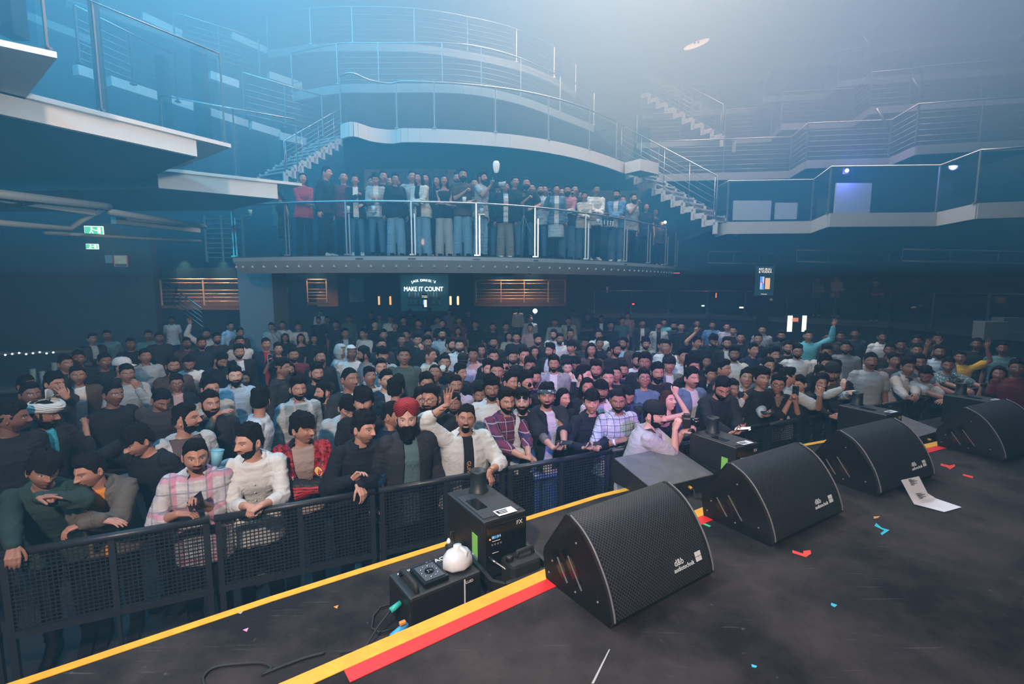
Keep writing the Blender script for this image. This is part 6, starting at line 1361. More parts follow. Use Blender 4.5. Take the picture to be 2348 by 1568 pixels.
# cheering woman
k = person('laughing woman with reddish hair thrusting her fist up beside the photographer', (1545, 924), .92, 8, 48, 50, -14, 0, ('y', 1549, 903, .02), None, (.3, -.8, -.3), None, ('fist', 'relax'), ((.05, 0, 1), None), skin='p', stub=0, fem=True, smile=1, openm=1, hair='long', haircol=(.05, .018, .014), seed=1,
   top=dict(sleeve=0, col=C_['black'], neckz=1.40))
# black sweater man
k = person('bearded man in a black sweater looking down at his glowing phone', (1655, 890), 1.02, 18, 20, 14, 26, 0, ('z', 1672, 992, 1.24), ('z', 1690, 984, 1.24), (-1, .2, -.6), (1, .2, -.7), ('hold', 'hold'), ((.7, -.5, .1), (-.2, -.8, .1)), ((.2, 0, 1), (-.2, 0, 1)), 'm', .8,
   top=dict(sleeve=1.93, col=(.016, .017, .022), name='sweater', off=.024, puff=.004), hair='fade', beard='full', seed=7, fat=.3)
phone(k.palm[0]+Vector((.03, -.03, .02)), (.7, -.5, .2), (0, -.1, 1), 'phone with a bright flash under the hands of the man in the black sweater', True, flash=.012)
# varsity
k = person('young man in a navy and white varsity jacket, head tilted back', (1712, 870), .97, 8, 6, 16, -16, 4, ('z', 1704, 918, 1.36), ('z', 1750, 962, 1.2), (-.6, -.3, -1), (1, -.2, -.7), ('fist', 'hold'), ((.2, -.3, .9), (.2, -.9, .1)), (None, (-.1, -.1, 1)), 'm', .1,
   top=dict(sleeve=.5, col=C_['char']), over=dict(sleeve=1.93, m=VARS, openw=(.018, .06), puff=.006, hem=.88, collar=dict(col=(.55, .55, .55), gap=55)), hair='medium', seed=8)
decal(k, 'U', .10, 1.29, .10, RP, 'jacket', name='letter_badge')
phone(k.palm[1]+Vector((0, 0, .01)), (1, -.1, .1), (0, -.2, 1), 'black phone held flat by the man in the varsity jacket')
k = person('curly-haired man in a black t-shirt behind the varsity jacket', (1746, 869), 1.0, 8, 30, 20, -4, 0, None, ('z', 1768, 930, 1.26), None, (1, .1, -.8), ('relax', 'hold'), (None, (-.5, -.7, .2)), skin='m', stub=.1, top=dict(sleeve=.7, col=C_['black'], off=.02), hair='curly', seed=9)
phone(k.palm[1]+Vector((0, 0, .01)), (.9, -.2, .1), (0, -.4, 1), 'small dark phone by the curly-haired man in black')
k = person('boy in round glasses and a brown panelled shirt filming with a black phone', (1804, 887), .95, 10, 8, 14, -2, 6, ('z', 1812, 918, 1.36), ('z', 1824, 922, 1.34), (-.7, -.1, -1), (.8, -.1, -1), ('hold', 'hold'), ((.1, -.2, .95), (-.25, -.2, .9)), ((.4, -.6, 0), (-.5, -.6, 0)), 'm', .1,
   top=dict(sleeve=1.0, col=(.26, .17, .13), off=.024), over=dict(sleeve=.9, col=C_['black'], openw=(.10, -.05)), hair='medium', glasses=1, seed=2)
phone((k.palm[0]+k.palm[1])/2+Vector((0, 0, .05)), (0, 0, 1), (.2, .9, .1), 'black phone held upright by the boy in round glasses')
k = person('man in a white polo shirt seen from behind, elbow raised and fist clenched', (1844, 874), .98, 8, 120, 110, 4, 0, ('z', 1880, 906, 1.45), None, (0, -.8, -.8), None, ('fist', 'relax'), ((-.1, -.2, .9), None), skin='l', stub=.3, top=dict(sleeve=.7, col=(.52, .54, .53), off=.022), collar=dict(col=(.52, .54, .53)), hair='fade', seed=3, fat=.1)
k = person('young woman with hair pulled back beside the white polo shirt', (1866, 887), .93, 8, -30, 10, 12, 0, ('z', 1888, 940, 1.12), None, skin='l', stub=0, fem=True, hair='short', hands=('hold', 'relax'), top=dict(sleeve=.6, col=C_['char']), seed=5)
k = person('woman in black with both arms resting on the rail', (1911, 884), .93, 12, 30, 12, 4, 0, ('z', 1908, 958, 1.18), ('z', 1930, 955, 1.18), (-1, .2, -.6), (1, .2, -.6), ('flat', 'flat'), ((.8, -.5, -.2), (-.8, -.5, -.2)), skin='m', stub=0, fem=True, hair='long', top=dict(sleeve=1.9, col=C_['black']), seed=2)
k = person('girl in a white sweater resting her chin on her raised hand', (1948, 889), .92, 10, -20, 4, 6, 0, ('z', 1934, 890, 1.50), ('z', 1962, 900, 1.45), (-.8, -.3, -1), (.9, -.1, -.6), ('relax', 'flat'), ((-.1, 0, 1), (-.9, -.3, .1)), skin='p', stub=0, fem=True, hair='medium', top=dict(sleeve=1.85, col=(.60, .60, .58), off=.022, name='sweater'), seed=3)
k = person('bearded man in a black cap and brown jacket at the rail', (1992, 868), 1.0, 10, 10, 8, 10, 0, skin='d', stub=.5, hair='short', beard='short', hat='cap_back', top=dict(sleeve=1.9, col=C_['brown'], off=.028, name='jacket'), seed=4, fat=.2)
k = person('man in a pale beige jacket over a dark t-shirt, leaning on the rail', (2092, 844), .97, 12, 30, 14, 0, 0, ('z', 2086, 925, 1.18), ('z', 2104, 920, 1.18), (-1, .2, -.6), (1, .2, -.6), ('relax', 'relax'), ((.8, -.5, -.2), (-.7, -.5, -.2)), skin='d', stub=.3, hair='quiff', top=dict(sleeve=.5, col=C_['char']), over=dict(sleeve=1.9, col=(.48, .44, .42), openw=(.045, 0), collar=dict(col=(.48, .44, .42), gap=50)), seed=5)
k = person('man in a white t-shirt with a blue logo, head bowed low over folded arms', (2174, 866), .98, 34, -5, 4, 30, 0, ('z', 2196, 922, 1.18), ('z', 2168, 918, 1.18), (-1, .2, -.5), (1, .2, -.5), ('flat', 'flat'), ((.9, -.2, -.1), (-.9, -.2, -.1)), skin='d', stub=.2, hair='fade', top=dict(sleeve=.6, col=(.52, .56, .58), off=.02), seed=6, smile=.4, fat=.15)
decal(k, 'puma', .03, 1.28, .05, BUP, 'shirt', name='logo')
k = person('smiling man in a blue-grey t-shirt just behind the bowed head', (2204, 848), 1.0, 10, 20, 8, 0, 0, None, ('z', 2238, 925, 1.15), skin='d', stub=.3, hair='short', smile=.7, top=dict(sleeve=.6, col=(.14, .20, .27)), seed=7)
k = person('dark-haired man in a black shirt right of the blue-grey t-shirt', (2265, 850), 1.0, 10, 20, 8, 4, 0, skin='d', stub=.6, hair='short', beard='short', top=dict(sleeve=1.9, col=C_['black']), seed=8)
k = person('man in a pale floral shirt leaning at the far right of the rail', (2293, 852), .96, 18, 10, 0, 6, 0, ('z', 2270, 920, 1.18), ('z', 2320, 912, 1.18), (-1, .2, -.5), (1, .2, -.5), skin='d', stub=.4, hair='short', top=dict(sleeve=.7, m=FLOR, col=(.10, .18, .20), off=.02), seed=9)
# white turban, pointing fist; shaved man; others at left near the rail
k = person('man in a white pleated turban, cyan t-shirt under black, reaching his fist right', (101, 950), 1.0, 14, 58, 62, 12, 0, None, ('z', 196, 978, 1.36), None, (.3, -.4, -.9), ('relax', 'fist'), skin='d', stub=.9, hair='buzz', beard='full', hat='pagri', hatcol=(.62, .66, .64), top=dict(sleeve=.5, col=(.05, .42, .55)), over=dict(sleeve=1.4, col=C_['black'], openw=(.08, 0)), seed=1, fat=.2)
k = person('man with faded haircut seen in profile at the far left edge', (26, 960), 1.02, 10, 75, 60, 4, 0, skin='dd', stub=.6, hair='fade', top=dict(sleeve=1.0, col=C_['black'], off=.02), seed=2, fat=.3)
k = person('man covering his face with a spread hand behind the white turban', (124, 880), 1.0, 8, 40, 25, 6, 0, None, ('z', 150, 912, 1.54), None, (.5, -.6, -.8), ('relax', 'open'), (None, (-.35, -.1, .95)), (None, (-.6, .9, 0)), skin='m', stub=.4, hair='medium', top=dict(sleeve=1.9, col=C_['char']), seed=3)
k = person('side-faced man with an ear stud and faded hair, brown t-shirt, smiling to the right', (425, 963), 1.0, 12, 68, 55, -4, 0, skin='m', stub=.8, hair='fade', beard='short', smile=.8, top=dict(sleeve=1.0, col=(.12, .085, .085), off=.018), over=dict(sleeve=.5, col=(.5, .52, .52), openw=(.12, 0)), seed=4)
k = person('bearded man in black stretching his tattooed forearm across his face', (482, 926), 1.0, 12, 20, 20, 0, 0, ('z', 492, 952, 1.50), None, (-.7, -.4, -.6), None, ('flat', 'relax'), ((.95, -.1, .35), None), ((0, .2, -1), None), skin='m', stub=.8, hair='short', beard='full', top=dict(sleeve=.9, col=(.02, .022, .03), off=.02), seed=5, fat=.3)
mb = MB(); a, b_ = k.arm[0][2], k.arm[0][1]; mb.tube([a.lerp(b_, .3), a.lerp(b_, .5), a.lerp(b_, .62)], [.036, .042, .0445], 14); mb.build('tattoo', TAT, k.E)
k = person('man in a white t-shirt with coloured prints on the back, turned away', (597, 921), 1.0, 10, 165, None, 4, 0, skin='m', stub=.2, hair='medium', top=dict(sleeve=.6, col=(.58, .64, .70), off=.02), seed=6)
decal(k, '02 ACADEMY', -.08, 1.36, .032, RP, 'shirt', back=True); decal(k, 'TABLA', -.08, 1.40, .02, BP, 'shirt', back=True); decal(k, 'FUNKY', .09, 1.36, .03, OP, 'shirt', back=True); decal(k, '', -.10, 1.24, .1, BUP, 'shirt', name='patch', shape=rect_shape(.06, .07), back=True)
k = person('man bending over his phone in a dark brown sweater', (369, 917), 1.0, 30, 25, 20, 34, 0, ('z', 372, 975, 1.12), ('z', 392, 972, 1.12), hands=('hold', 'hold'), skin='d', stub=.3, hair='short', top=dict(sleeve=1.95, col=(.055, .045, .045), off=.026, name='sweater'), seed=7)
k = person('dark-clad man shielding his head behind the grey-brown jacket', (318, 1012), .97, 22, -60, -10, 20, 0, ('z', 290, 1010, 1.52), None, (-.6, -.3, -.6), None, ('flat', 'relax'), ((.3, 0, .9), None), skin='m', stub=.1, hair='mop', top=dict(sleeve=1.9, col=(.010, .012, .015), off=.026, name='jacket'), seed=8)
k = person('man in glasses and a pale grey hoodie looking down behind the red jacket', (797, 936), .98, 14, 20, 20, 26, 0, skin='l', stub=.05, hair='fringe', glasses=1, top=dict(sleeve=1.95, col=(.42, .47, .50), off=.03, name='hoodie'), seed=9)
k = person('tall man in a green-grey buttoned v-neck shirt standing upright mid-crowd', (926, 818), 1.06, 3, 5, 5, -6, 0, skin='d', stub=.2, hair='short', top=dict(sleeve=.8, col=C_['olive'], off=.02), seed=1, fat=.2)
# ================================================================ the crowd: shared figures, own places, colours and hair
POSES = {'a': dict(lean=6), 'b': dict(lean=4, tilt=2), 'x': dict(lean=6, R_=('t', .10, -.24, 1.16), L_=('t', -.09, -.22, 1.13), hands=('flat', 'relax'), hd=((.9, -.2, .2), (-.9, -.2, .1)), hn=((0, -1, 0), (0, 1, 0)), el=((-1, 0, -.6), (1, 0, -.6))),
    'p': dict(lean=10, pitch=22, R_=('t', -.07, -.30, 1.18), L_=('t', .09, -.30, 1.18), hands=('hold', 'hold'), hd=((.4, -.5, .6), (-.4, -.5, .6)), hn=((.2, -.3, .9), (-.2, -.3, .9)), held='phone'),
    'c': dict(lean=3, pitch=-4, R_=('t', -.20, -.34, 1.44), hands=('hold', 'relax'), hd=((.1, -.1, 1), None), hn=((.3, -.9, 0), None), held='phone_up'),
    'r': dict(lean=2, R_=('t', -.30, -.10, 1.86), hands=('open', 'relax'), hd=((-.1, -.1, 1), None), hn=((0, -1, 0), None), el=((-1, .1, -.2), None)),
    'l': dict(lean=2, L_=('t', .42, -.08, 1.84), hands=('relax', 'open'), hd=(None, (.2, -.1, 1)), hn=(None, (0, -1, 0)), el=(None, (1, .1, -.3))),
    'k': dict(lean=2, R_=('t', -.16, -.12, 1.84), hands=('point', 'relax'), hd=((.05, -.05, 1), None), hn=((0, -1, 0), None), el=((-1, .1, -.2), None)),
    'u': dict(lean=2, R_=('t', -.34, -.06, 1.86), L_=('t', .34, -.06, 1.84), hands=('open', 'open'), hd=((-.1, -.1, 1), (.1, -.1, 1)), hn=((0, -1, 0), (0, -1, 0)), el=((-1, .1, -.2), (1, .1, -.2))),
    'h': dict(lean=6, pitch=6, L_=('t', .06, -.22, 1.46), hands=('relax', 'relax'), hd=(None, (-.3, .1, .95)), hn=(None, (-.2, 1, 0)), el=(None, (.6, -.4, -1))),
    'd': dict(lean=10, pitch=32), 'n': dict(lean=2, pitch=-14), 'i': dict(lean=6, smile=.9),
    'g': dict(lean=8, R_=('t', .02, -.26, 1.30), L_=('t', .14, -.28, 1.12), hands=('hold', 'relax'), hd=((.6, -.2, .6), None), el=((-.7, 0, -1), (.8, 0, -.6)))}
ARCH = {}
def arche(pose, fem, kind, legs=False):
    key = (pose, fem)
    if key not in ARCH:
        q = dict(POSES[pose]); k0 = skeleton(1.0, q['lean'], q.get('tilt', 0), 0, (0, q.get('pitch', 0), 0), fem=fem)
        gt = lambda t: None if t is None else k0.T(*t[1:])
        el = q.get('el', (None, None)); k = skeleton(1.0, q['lean'], q.get('tilt', 0), 0, (0, q.get('pitch', 0), 0), gt(q.get('R_')), gt(q.get('L_')), el[0], el[1], fem=fem); hd = q.get('hd', (None, None)); hn = q.get('hn', (None, None))
        ARCH[key] = (k, body_mesh(k, False, fem, q.get('hands', ('relax', 'relax')), hd, hn, False, q.get('smile', .1)), {}, [hand_frame(k, i, hd[i], hn[i]) for i in (0, 1)])
    k, bm, tops, hf = ARCH[key]
    def T(nm, f):
        if nm not in tops: tops[nm] = f()
        return tops[nm]
    res = [('body', bm, None)]
    if kind in ('t', 'p'): res.append(('shirt', T('short', lambda: top_mesh(k, False, fem, sleeve=.62, hem=.82, off=.018, wr=1.2)), 'c'))
    elif kind in ('w', 'h', 's', 'f'): res.append(({'w': 'sweater', 'h': 'hoodie'}.get(kind, 'shirt'), T('long', lambda: top_mesh(k, False, fem, sleeve=1.93, hem=.82, off=.018, wr=1.3)), 'c'))
    elif kind == 'j': res += [('shirt', T('in', lambda: top_mesh(k, False, fem, sleeve=.4, hem=.84, off=.012)), 'i'), ('jacket', T('open', lambda: top_mesh(k, False, fem, sleeve=1.93, hem=.82, off=.028, openw=(.055, 0), wr=1.3)), 'c')]
    elif kind == 'v': res.append(('shirt', T('vest', lambda: top_mesh(k, False, fem, sleeve=0, hem=.84, off=.010, neckz=1.42)), 'c'))
    if kind in ('p', 's'): res.append(('collar', T('col', lambda: collar_mesh(k, 42)), 'k'))
    return k, res, hf
# a second copy of garment meshes for each printed cloth
MCOPY = {}
def with_mat(me, m):
    if m is None: return me
    key = (me.name, m.name)
    if key not in MCOPY: c = me.copy(); c.materials[0] = m; MCOPY[key] = c
    return MCOPY[key]
PM = {'G': PL_GREY, 'B': PL_BLUE, 'W': PL_WHITE, 'N': PL_NAVY, 'F': FLOR, 'Z': ZIG, 'L': LEATHER, 'R': PL_RED, 'K': BLOCK}
CN = dict(k=('black', 'black'), c=('char', 'charcoal'), n=('navy', 'navy'), w=('white', 'white'), o=('off', 'cream'), g=('grey', 'grey'), l=('lgrey', 'light grey'), b=('brown', 'brown'), t=('tan', 'tan'), e=('beige', 'beige'), u=('blue', 'blue'), s=('lblue', 'pale blue'), y=('cyan', 'turquoise'), T=('teal', 'teal'), G=('green', 'dark green'), O=('olive', 'olive'), m=('maroon', 'maroon'), r=('red', 'red'), Y=('yellow', 'yellow'), p=('pink', 'pinkish'), i=('lilac', 'lilac'), q=('denim', 'denim'))
KN = dict(t='t-shirt', p='polo shirt', w='sweater', h='hoodie', s='shirt', f='top', j='open jacket', v='sleeveless top')
HN = dict(s='short', f='fade', z='buzz', q='quiff', m='medium', r='fringe', o='mop', c='curly', L='long', H=None)
LAND = [((101, 950), 'the white turban'), ((449, 1047), 'the pink plaid shirt'), ((572, 1014), 'the man in the plain white shirt'), ((694, 984), 'the red track jacket'), ((834, 984), 'the half-zip jacket'), ((937, 966), 'the red turban'), ((1069, 961), 'the waving man'), ((1254, 909), 'the bandana man'),
    ((1357, 923), 'the boy with the fringe'), ((1420, 921), 'the blue checked shirt'), ((1500, 952), 'the photographer'), ((1655, 890), 'the black sweater'), ((1712, 870), 'the varsity jacket'), ((1804, 887), 'the boy in round glasses'), ((1992, 868), 'the brown-jacketed man'), ((2092, 844), 'the pale beige jacket'), ((2174, 866), 'the bowed head'),
    ((926, 818), 'the tall man in green-grey'), ((781, 808), 'the white hood'), ((539, 863), 'the pale blue shirt and black beard'), ((1853, 771), 'the raised turquoise sleeve'), ((2202, 819), 'the yellow t-shirt'), ((280, 835), 'the white cap'), ((971, 690), 'the neon sign'), ((1753, 690), 'the tall drinks screen'), ((1195, 715), 'the long warm railing'), ((600, 700), 'the grey column'), ((460, 690), 'the slanting stair rail')]
USED = set(); NP = [0]
def rel(hx, hy):
    c = sorted(LAND, key=lambda l: (math.hypot((hx-l[0][0]), (hy-l[0][1])*1.5)))
    out = []
    for (lx, ly), nm in c[:5]:
        dx, dy = hx-lx, ly-hy; far = math.hypot(dx, dy) > 120
        if ly < 720: w = 'below' if abs(dx) < 25 else ('below and left of' if dx < 0 else 'below and right of')
        elif dy > 12: w = ('far ' if dy > 90 else '')+'behind' if abs(dx) < 18 else ('behind and left of' if dx < 0 else 'behind and right of')
        elif dy < -12: w = 'in front of' if abs(dx) < 25 else ('left of' if dx < 0 else 'right of')
        else: w = 'left of' if dx < 0 else 'right of'
        out.append(w+' '+nm)
    return out
def mk_label(desc, hx, hy, extra=()):
    for r_ in rel(hx, hy)[:4]:
        for e in ('',)+tuple(extra):
            L_ = (e+' '+desc if e else desc)+', '+r_; L_ = L_.replace(', with', ' with')
            if L_ not in USED and len(L_.split()) <= 16: USED.add(L_); return L_
    return None
def crowd(hx, hy, yaw, pose, kind, colr, hair='s', beard=0, skin='m', inner='w', glasses=0, fem=0, hat=None, hatc=None, Y=None, zf=0.0, label=None, group=None, s0=None, hairc=None, far=False, name='person', bottom=None, mirror=False):
    fem = bool(fem); pm = PM.get(colr[1:]) if colr[0] == '*' else None; cc = C_[CN[colr][0]] if pm is None else (.3, .32, .34)
    k, res, hf = arche(pose, fem, kind); base = .935 if fem else 1.0; best = None
    for ds in ([s0-base] if s0 else [0, .02, -.02, .04, -.04, .06, -.06, .08, -.08]):
        s = base+ds
        if Y is not None: p = aty(hx, hy, Y); s = (p.z-zf)/k.hc.z; s = max(.86, min(1.12, s))
        else: p = atz(hx, hy, k.hc.z*s+zf)
        if p.y < 0 or p.y > 24: continue
        by = face_angle(p.x, p.y)+R(yaw); o = Matrix.Rotation(by, 3, 'Z')@(k.hc*s); root = (p.x-o.x, p.y-o.y); dm = min([math.dist(root, q) for q in PLACED]+[9])
        if bperp(root) < .32 and Y is None and hx < 2300: dm = min(dm, .05)
        if best is None or dm > best[0]: best = (dm, s, root, by)
        if dm > .42 or Y is not None: break
    if best is None or (best[0] < .24 and far): return None
    dm, s, root, by = best; PLACED.append(root); NP[0] += 1; ex = []
    if label is None:
        gn = (CN[colr][1]+' '+KN[kind]) if pm is None else {'*G': 'grey plaid shirt', '*B': 'blue checked shirt', '*W': 'white checked shirt', '*N': 'navy plaid shirt', '*F': 'patterned shirt', '*Z': 'zigzag print shirt', '*L': 'leather jacket', '*R': 'red plaid shirt', '*K': 'three-coloured top'}[colr]
        desc = ('bearded ' if beard in (1, 2) else 'moustached ' if beard == 3 else '')+('long-haired woman' if fem and hair == 'L' else 'woman' if fem else 'man')+(' in glasses and ' if glasses == 1 else ' in sunglasses and ' if glasses == 2 else ' in ')+('a ' if True else '')+gn
        desc += {'x': ', arms folded', 'p': ', looking at a phone', 'c': ', holding a phone up', 'r': ', one arm up', 'l': ', one arm up', 'k': ', one finger up', 'u': ', both arms up', 'h': ', hand at his face' if not fem else ', hand at her face', 'd': ', looking down', 'n': ', looking up', 'i': ', smiling'}.get(pose, '')
        desc += ', seen from behind' if abs(yaw) > 120 else ', turned right' if yaw > 35 else ', turned left' if yaw < -35 else ''
        label = mk_label(desc, hx, hy, ('curly-haired',) if hair == 'c' else ('close-cropped',) if hair in 'fz' else ('dark-haired',))
        if label is None: label = ' '.join((desc+', deep in the crowd').split()[:16]); group = 'alike figures: '+desc
    E = empty(name, (*root, zf), by, label, 'person', group or ('people in the crowd' if zf == 0 else 'people on the gallery')); SS = Matrix.Scale(s, 4); E['skin'] = 0; del E['skin']
    for nm, me, role in res:
        if role is None: child(nm, me, E, (*SK[skin], (.15, .7, .9, .5)[beard]), SS)
        elif role == 'i': child(nm, me, E, C_[CN[inner][0]], SS)
        elif role == 'k': child(nm, with_mat(me, pm), G_, cc)
        else: G_ = child(nm, with_mat(me, pm), E, cc, SS)
    fz = hsh(int(hx), int(hy), 3, 5); bt = bottom or (('slim', 'slim', 'wide')[int(fz*3)], (C_['jean'], BLK, C_['char'], C_['denim'], BLK)[int(fz*5)])
    child('skirt' if bt[0] == 'skirt' else 'trousers', trousers_mesh(bt[0]), E, bt[1], SS)
    for sd in (-1, 1): child('shoe', shoe_mesh(), E, BLK if fz < .7 else C_['off'], SS@Matrix.Translation((sd*.105, 0, 0)))
    HMx = SS@headM(k); sd_ = int(hx*7+hy) % 3
    if HN[hair]: child('hair', hair_mesh(HN[hair], sd_), E, hairc or BLK, HMx)
    if beard: child('moustache' if beard == 3 else 'beard', beard_mesh(('short', 'full', 'moustache')[beard-1], sd_), E, hairc or BLK, HMx)
    if glasses: child('glasses', glasses_mesh(glasses > 1), E, None, HMx)
    if hat: child('hood' if hat == 'hood' else 'cap', hat_mesh(hat), E, hatc or C_['black'], HMx)
    held = POSES[pose].get('held')
    if held and Y is None or held == 'phone_up':
        MW = Matrix.Translation((*root, zf))@Matrix.Rotation(by, 4, 'Z')@SS; d, n = hf[0]; pp = MW@(k.arm[0][2]+d*.09+n*.03); d2 = MW.to_3x3()@d; n2 = MW.to_3x3()@n
        PHN.append((pp, (0, 0, 1) if held == 'phone_up' else d2, n2, held, label))
    return E
PHN = []
CR = '''178 862 6 a j b s 0 d w|180 823 0 a t k s 0 dd|150 835 30 a t k s 0 d|212 778 20 x j c s 0 d s|291 857 10 h w l s 0 d|333 818 12 a p l s 0 d|397 840 14 a t b s 1 d|432 834 2 p t w s 3 d|462 788 10 a p n s 1 d|428 788 4 a t b s 1 dd|497 777 24 a t c s 1 d|506 826 40 d t k s 2 d
548 808 10 i j k q 1 m w|550 785 8 a s w s 0 d|539 863 6 a p s f 2 p|483 893 20 a t e s 0 m|684 893 16 a s *G q 1 m|743 900 -70 a t b f 2 l|726 857 20 a j k f 1 m k|734 822 14 n w k s 1 d|648 845 60 a j c f 0 d k|673 815 8 a t m s 1 d|610 790 10 a j n s 0 m r|684 750 6 a t w s 0 d|648 746 0 a t w s 0 d
623 750 -10 h s l s 0 d|578 740 -60 a s y s 0 d|527 748 40 l s s s 0 d|550 763 30 a t b s 0 d|393 735 0 a p w s 0 dd|730 735 -20 a t k s 0 d|750 733 10 a t c s 0 d|734 718 0 a s w s 0 d|806 810 10 a h w H 0 dd|834 814 -75 a t g m 1 d|792 765 4 a j c s 0 d s|834 766 -40 a t w s 0 d|880 768 6 a t k s 0 m|875 791 6 a t c s 1 m
873 843 12 a s *W s 0 l|886 872 22 a j n s 3 l w|848 866 18 n s *G q 0 d|802 870 36 i j c z 0 d w|921 780 6 i p k s 0 d|957 780 8 h t k q 0 m|932 768 -20 a t c s 0 d|982 767 10 a t k q 0 d|980 786 14 i t k q 3 d|1014 767 4 a s *W s 2 l|1032 791 50 a t k s 1 m|1053 793 6 a s w s 1 l|1020 832 4 g t k s 0 m
997 858 0 n t c z 0 d|1055 856 46 a t k q 0 m|1085 814 0 a s p m 0 d|1102 805 16 a t c s 0 d|1131 786 6 a t k s 1 d|1131 818 10 h t k s 0 m|1120 847 14 a p k q 1 l|1139 853 4 a t c s 0 m|978 881 10 a t k m 0 m|909 893 150 a t c c 0 m|833 923 -4 a t k o 3 l|898 952 70 a t n s 0 m
967 918 20 a t k s 1 m|1041 927 -4 a s o s 1 d|1045 884 8 a s i s 3 m|1101 908 2 a s *Z q 3 d|1127 893 8 a s w c 1 d|1171 877 40 a t k s 0 m|1226 868 12 a t n q 0 m|1379 897 10 a s w r 1 d|1440 906 10 d s *N s 0 m|1337 862 70 a t k f 2 p|1366 849 4 a t n q 1 m|1394 868 6 a t k s 0 l|1413 860 0 n t k s 0 m
1429 849 8 a s *N s 1 m|1507 856 20 a j k q 2 m k|1270 835 -2 a j *L m 1 m w|1301 843 6 h s w s 0 p|1320 835 10 d t k q 0 d|1215 841 8 a t l q 0 d|1176 820 6 a s s s 1 m|1201 816 20 a t k s 0 m|1232 780 30 a t k q 1 m|1262 805 -40 a j k q 1 m w|1270 768 -20 a s w s 1 m|1283 778 20 a s w s 1 d|1310 797 -30 a t k r 0 m
1308 766 0 a j k s 0 d w|1341 789 4 a t c s 0 dd|1373 768 -4 a s w m 0 m|1375 788 10 a p k s 0 d|1431 788 -36 a j b s 1 d w|1412 803 40 a t k s 1 d|1461 828 10 a t w q 1 m|1480 789 26 a s *F c 1 m|1519 793 30 a j n s 0 m w|1534 837 14 a j g m 0 m w|1478 832 0 a t k m 0 d|1184 774 0 a t k q 0 m|1216 753 -10 a t p z 0 m
1188 711 0 a s w s 0 dd|1216 732 4 a s *W s 0 d|1272 740 0 a s l s 0 d|1304 736 6 a j e s 0 d k|1316 719 -30 a s g s 0 dd|1348 726 4 x t k s 0 dd|1379 732 0 a j k s 0 dd w|1400 747 4 a t k s 0 d|1427 736 20 a t T s 0 m|1440 724 10 a t p s 0 m|1473 742 6 a j c s 0 d w|1511 749 0 a j l s 0 d k|1522 740 10 a t y s 0 d
1528 796 -16 a h w s 0 m|1566 818 30 a s w q 0 m|1587 841 40 a t k c 0 m|1596 786 50 k t k m 0 m|1545 748 0 a t n s 1 d|1562 750 6 a t k s 0 m|1598 742 10 a t k s 0 d|1633 746 6 a t u s 0 d|1667 750 0 a t i s 0 m|1635 780 20 d t k c 1 m|1667 788 10 a j k s 1 m w|1681 759 0 a t k s 0 m|1698 775 6 a t k s 0 m
1683 813 10 a p w q 1 d|1727 803 36 a p n s 0 m|1738 778 4 i t k s 0 m|1748 757 0 a s *F s 0 m|1774 815 36 a j l q 3 m w|1792 771 0 a t c s 2 d|1807 798 10 a t k s 1 m|1828 807 14 a t w q 1 m|1895 809 10 i j w q 0 d k|1761 840 30 a p e s 0 m|1778 853 30 d t c c 0 d|1679 893 30 a t k f 0 d|1658 847 60 a t k f 0 m
1631 859 20 a j w c 0 m k|1881 859 40 a t k m 0 d|1891 834 30 a t k c 0 m|1914 849 10 c t k q 1 m|1940 798 -4 a w g s 1 d|1961 766 0 a t n s 0 dd|1996 829 16 a t l s 3 d|2112 829 20 a t k q 1 d|2154 808 8 a s s s 1 d|2040 804 0 a t k s 0 dd|2066 793 10 a t k s 0 dd|2103 804 6 a t c s 0 d
2022 774 20 a s w s 0 dd|2103 783 0 a t k s 0 dd|2049 827 30 l t b s 0 d|1928 772 0 a t k s 0 dd|1897 775 10 a t b s 0 dd|2150 778 0 a t k s 0 dd|2240 790 0 a t k s 0 dd|2300 800 0 a t T s 0 dd|2330 845 10 a t m s 0 dd|860 745 10 a t k s 0 p|960 742 0 a t c s 0 m|1004 735 0 a s g s 0 d|1052 735 0 a t m s 0 d|1014 742 6 a t k z 0 l
905 748 0 a t k s 0 d|895 732 6 a s w s 0 d|870 728 0 a t T s 0 d|850 722 0 a t k s 0 d|800 732 10 a s T s 0 d|770 745 0 a t k s 0 d|925 735 0 a t k s 0 m|1090 745 0 a t k s 0 d|1130 750 0 a t k s 0 d|1160 750 10 a t c s 0 d|940 715 0 a t k s 0 d|985 712 0 a t c s 0 dd|1030 716 0 a t g s 0 d|1075 718 0 a t k s 0 d|240 830 20 a t k s 0 dd|340 770 0 a s T s 0 dd|300 790 0 a t k s 0 dd|365 775 10 a t c s 0 dd|260 905 30 a t k s 0 dd|70 905 20 a t k s 0 dd|60 885 40 a t k s 0 dd|245 770 0 a t T s 0 dd'''
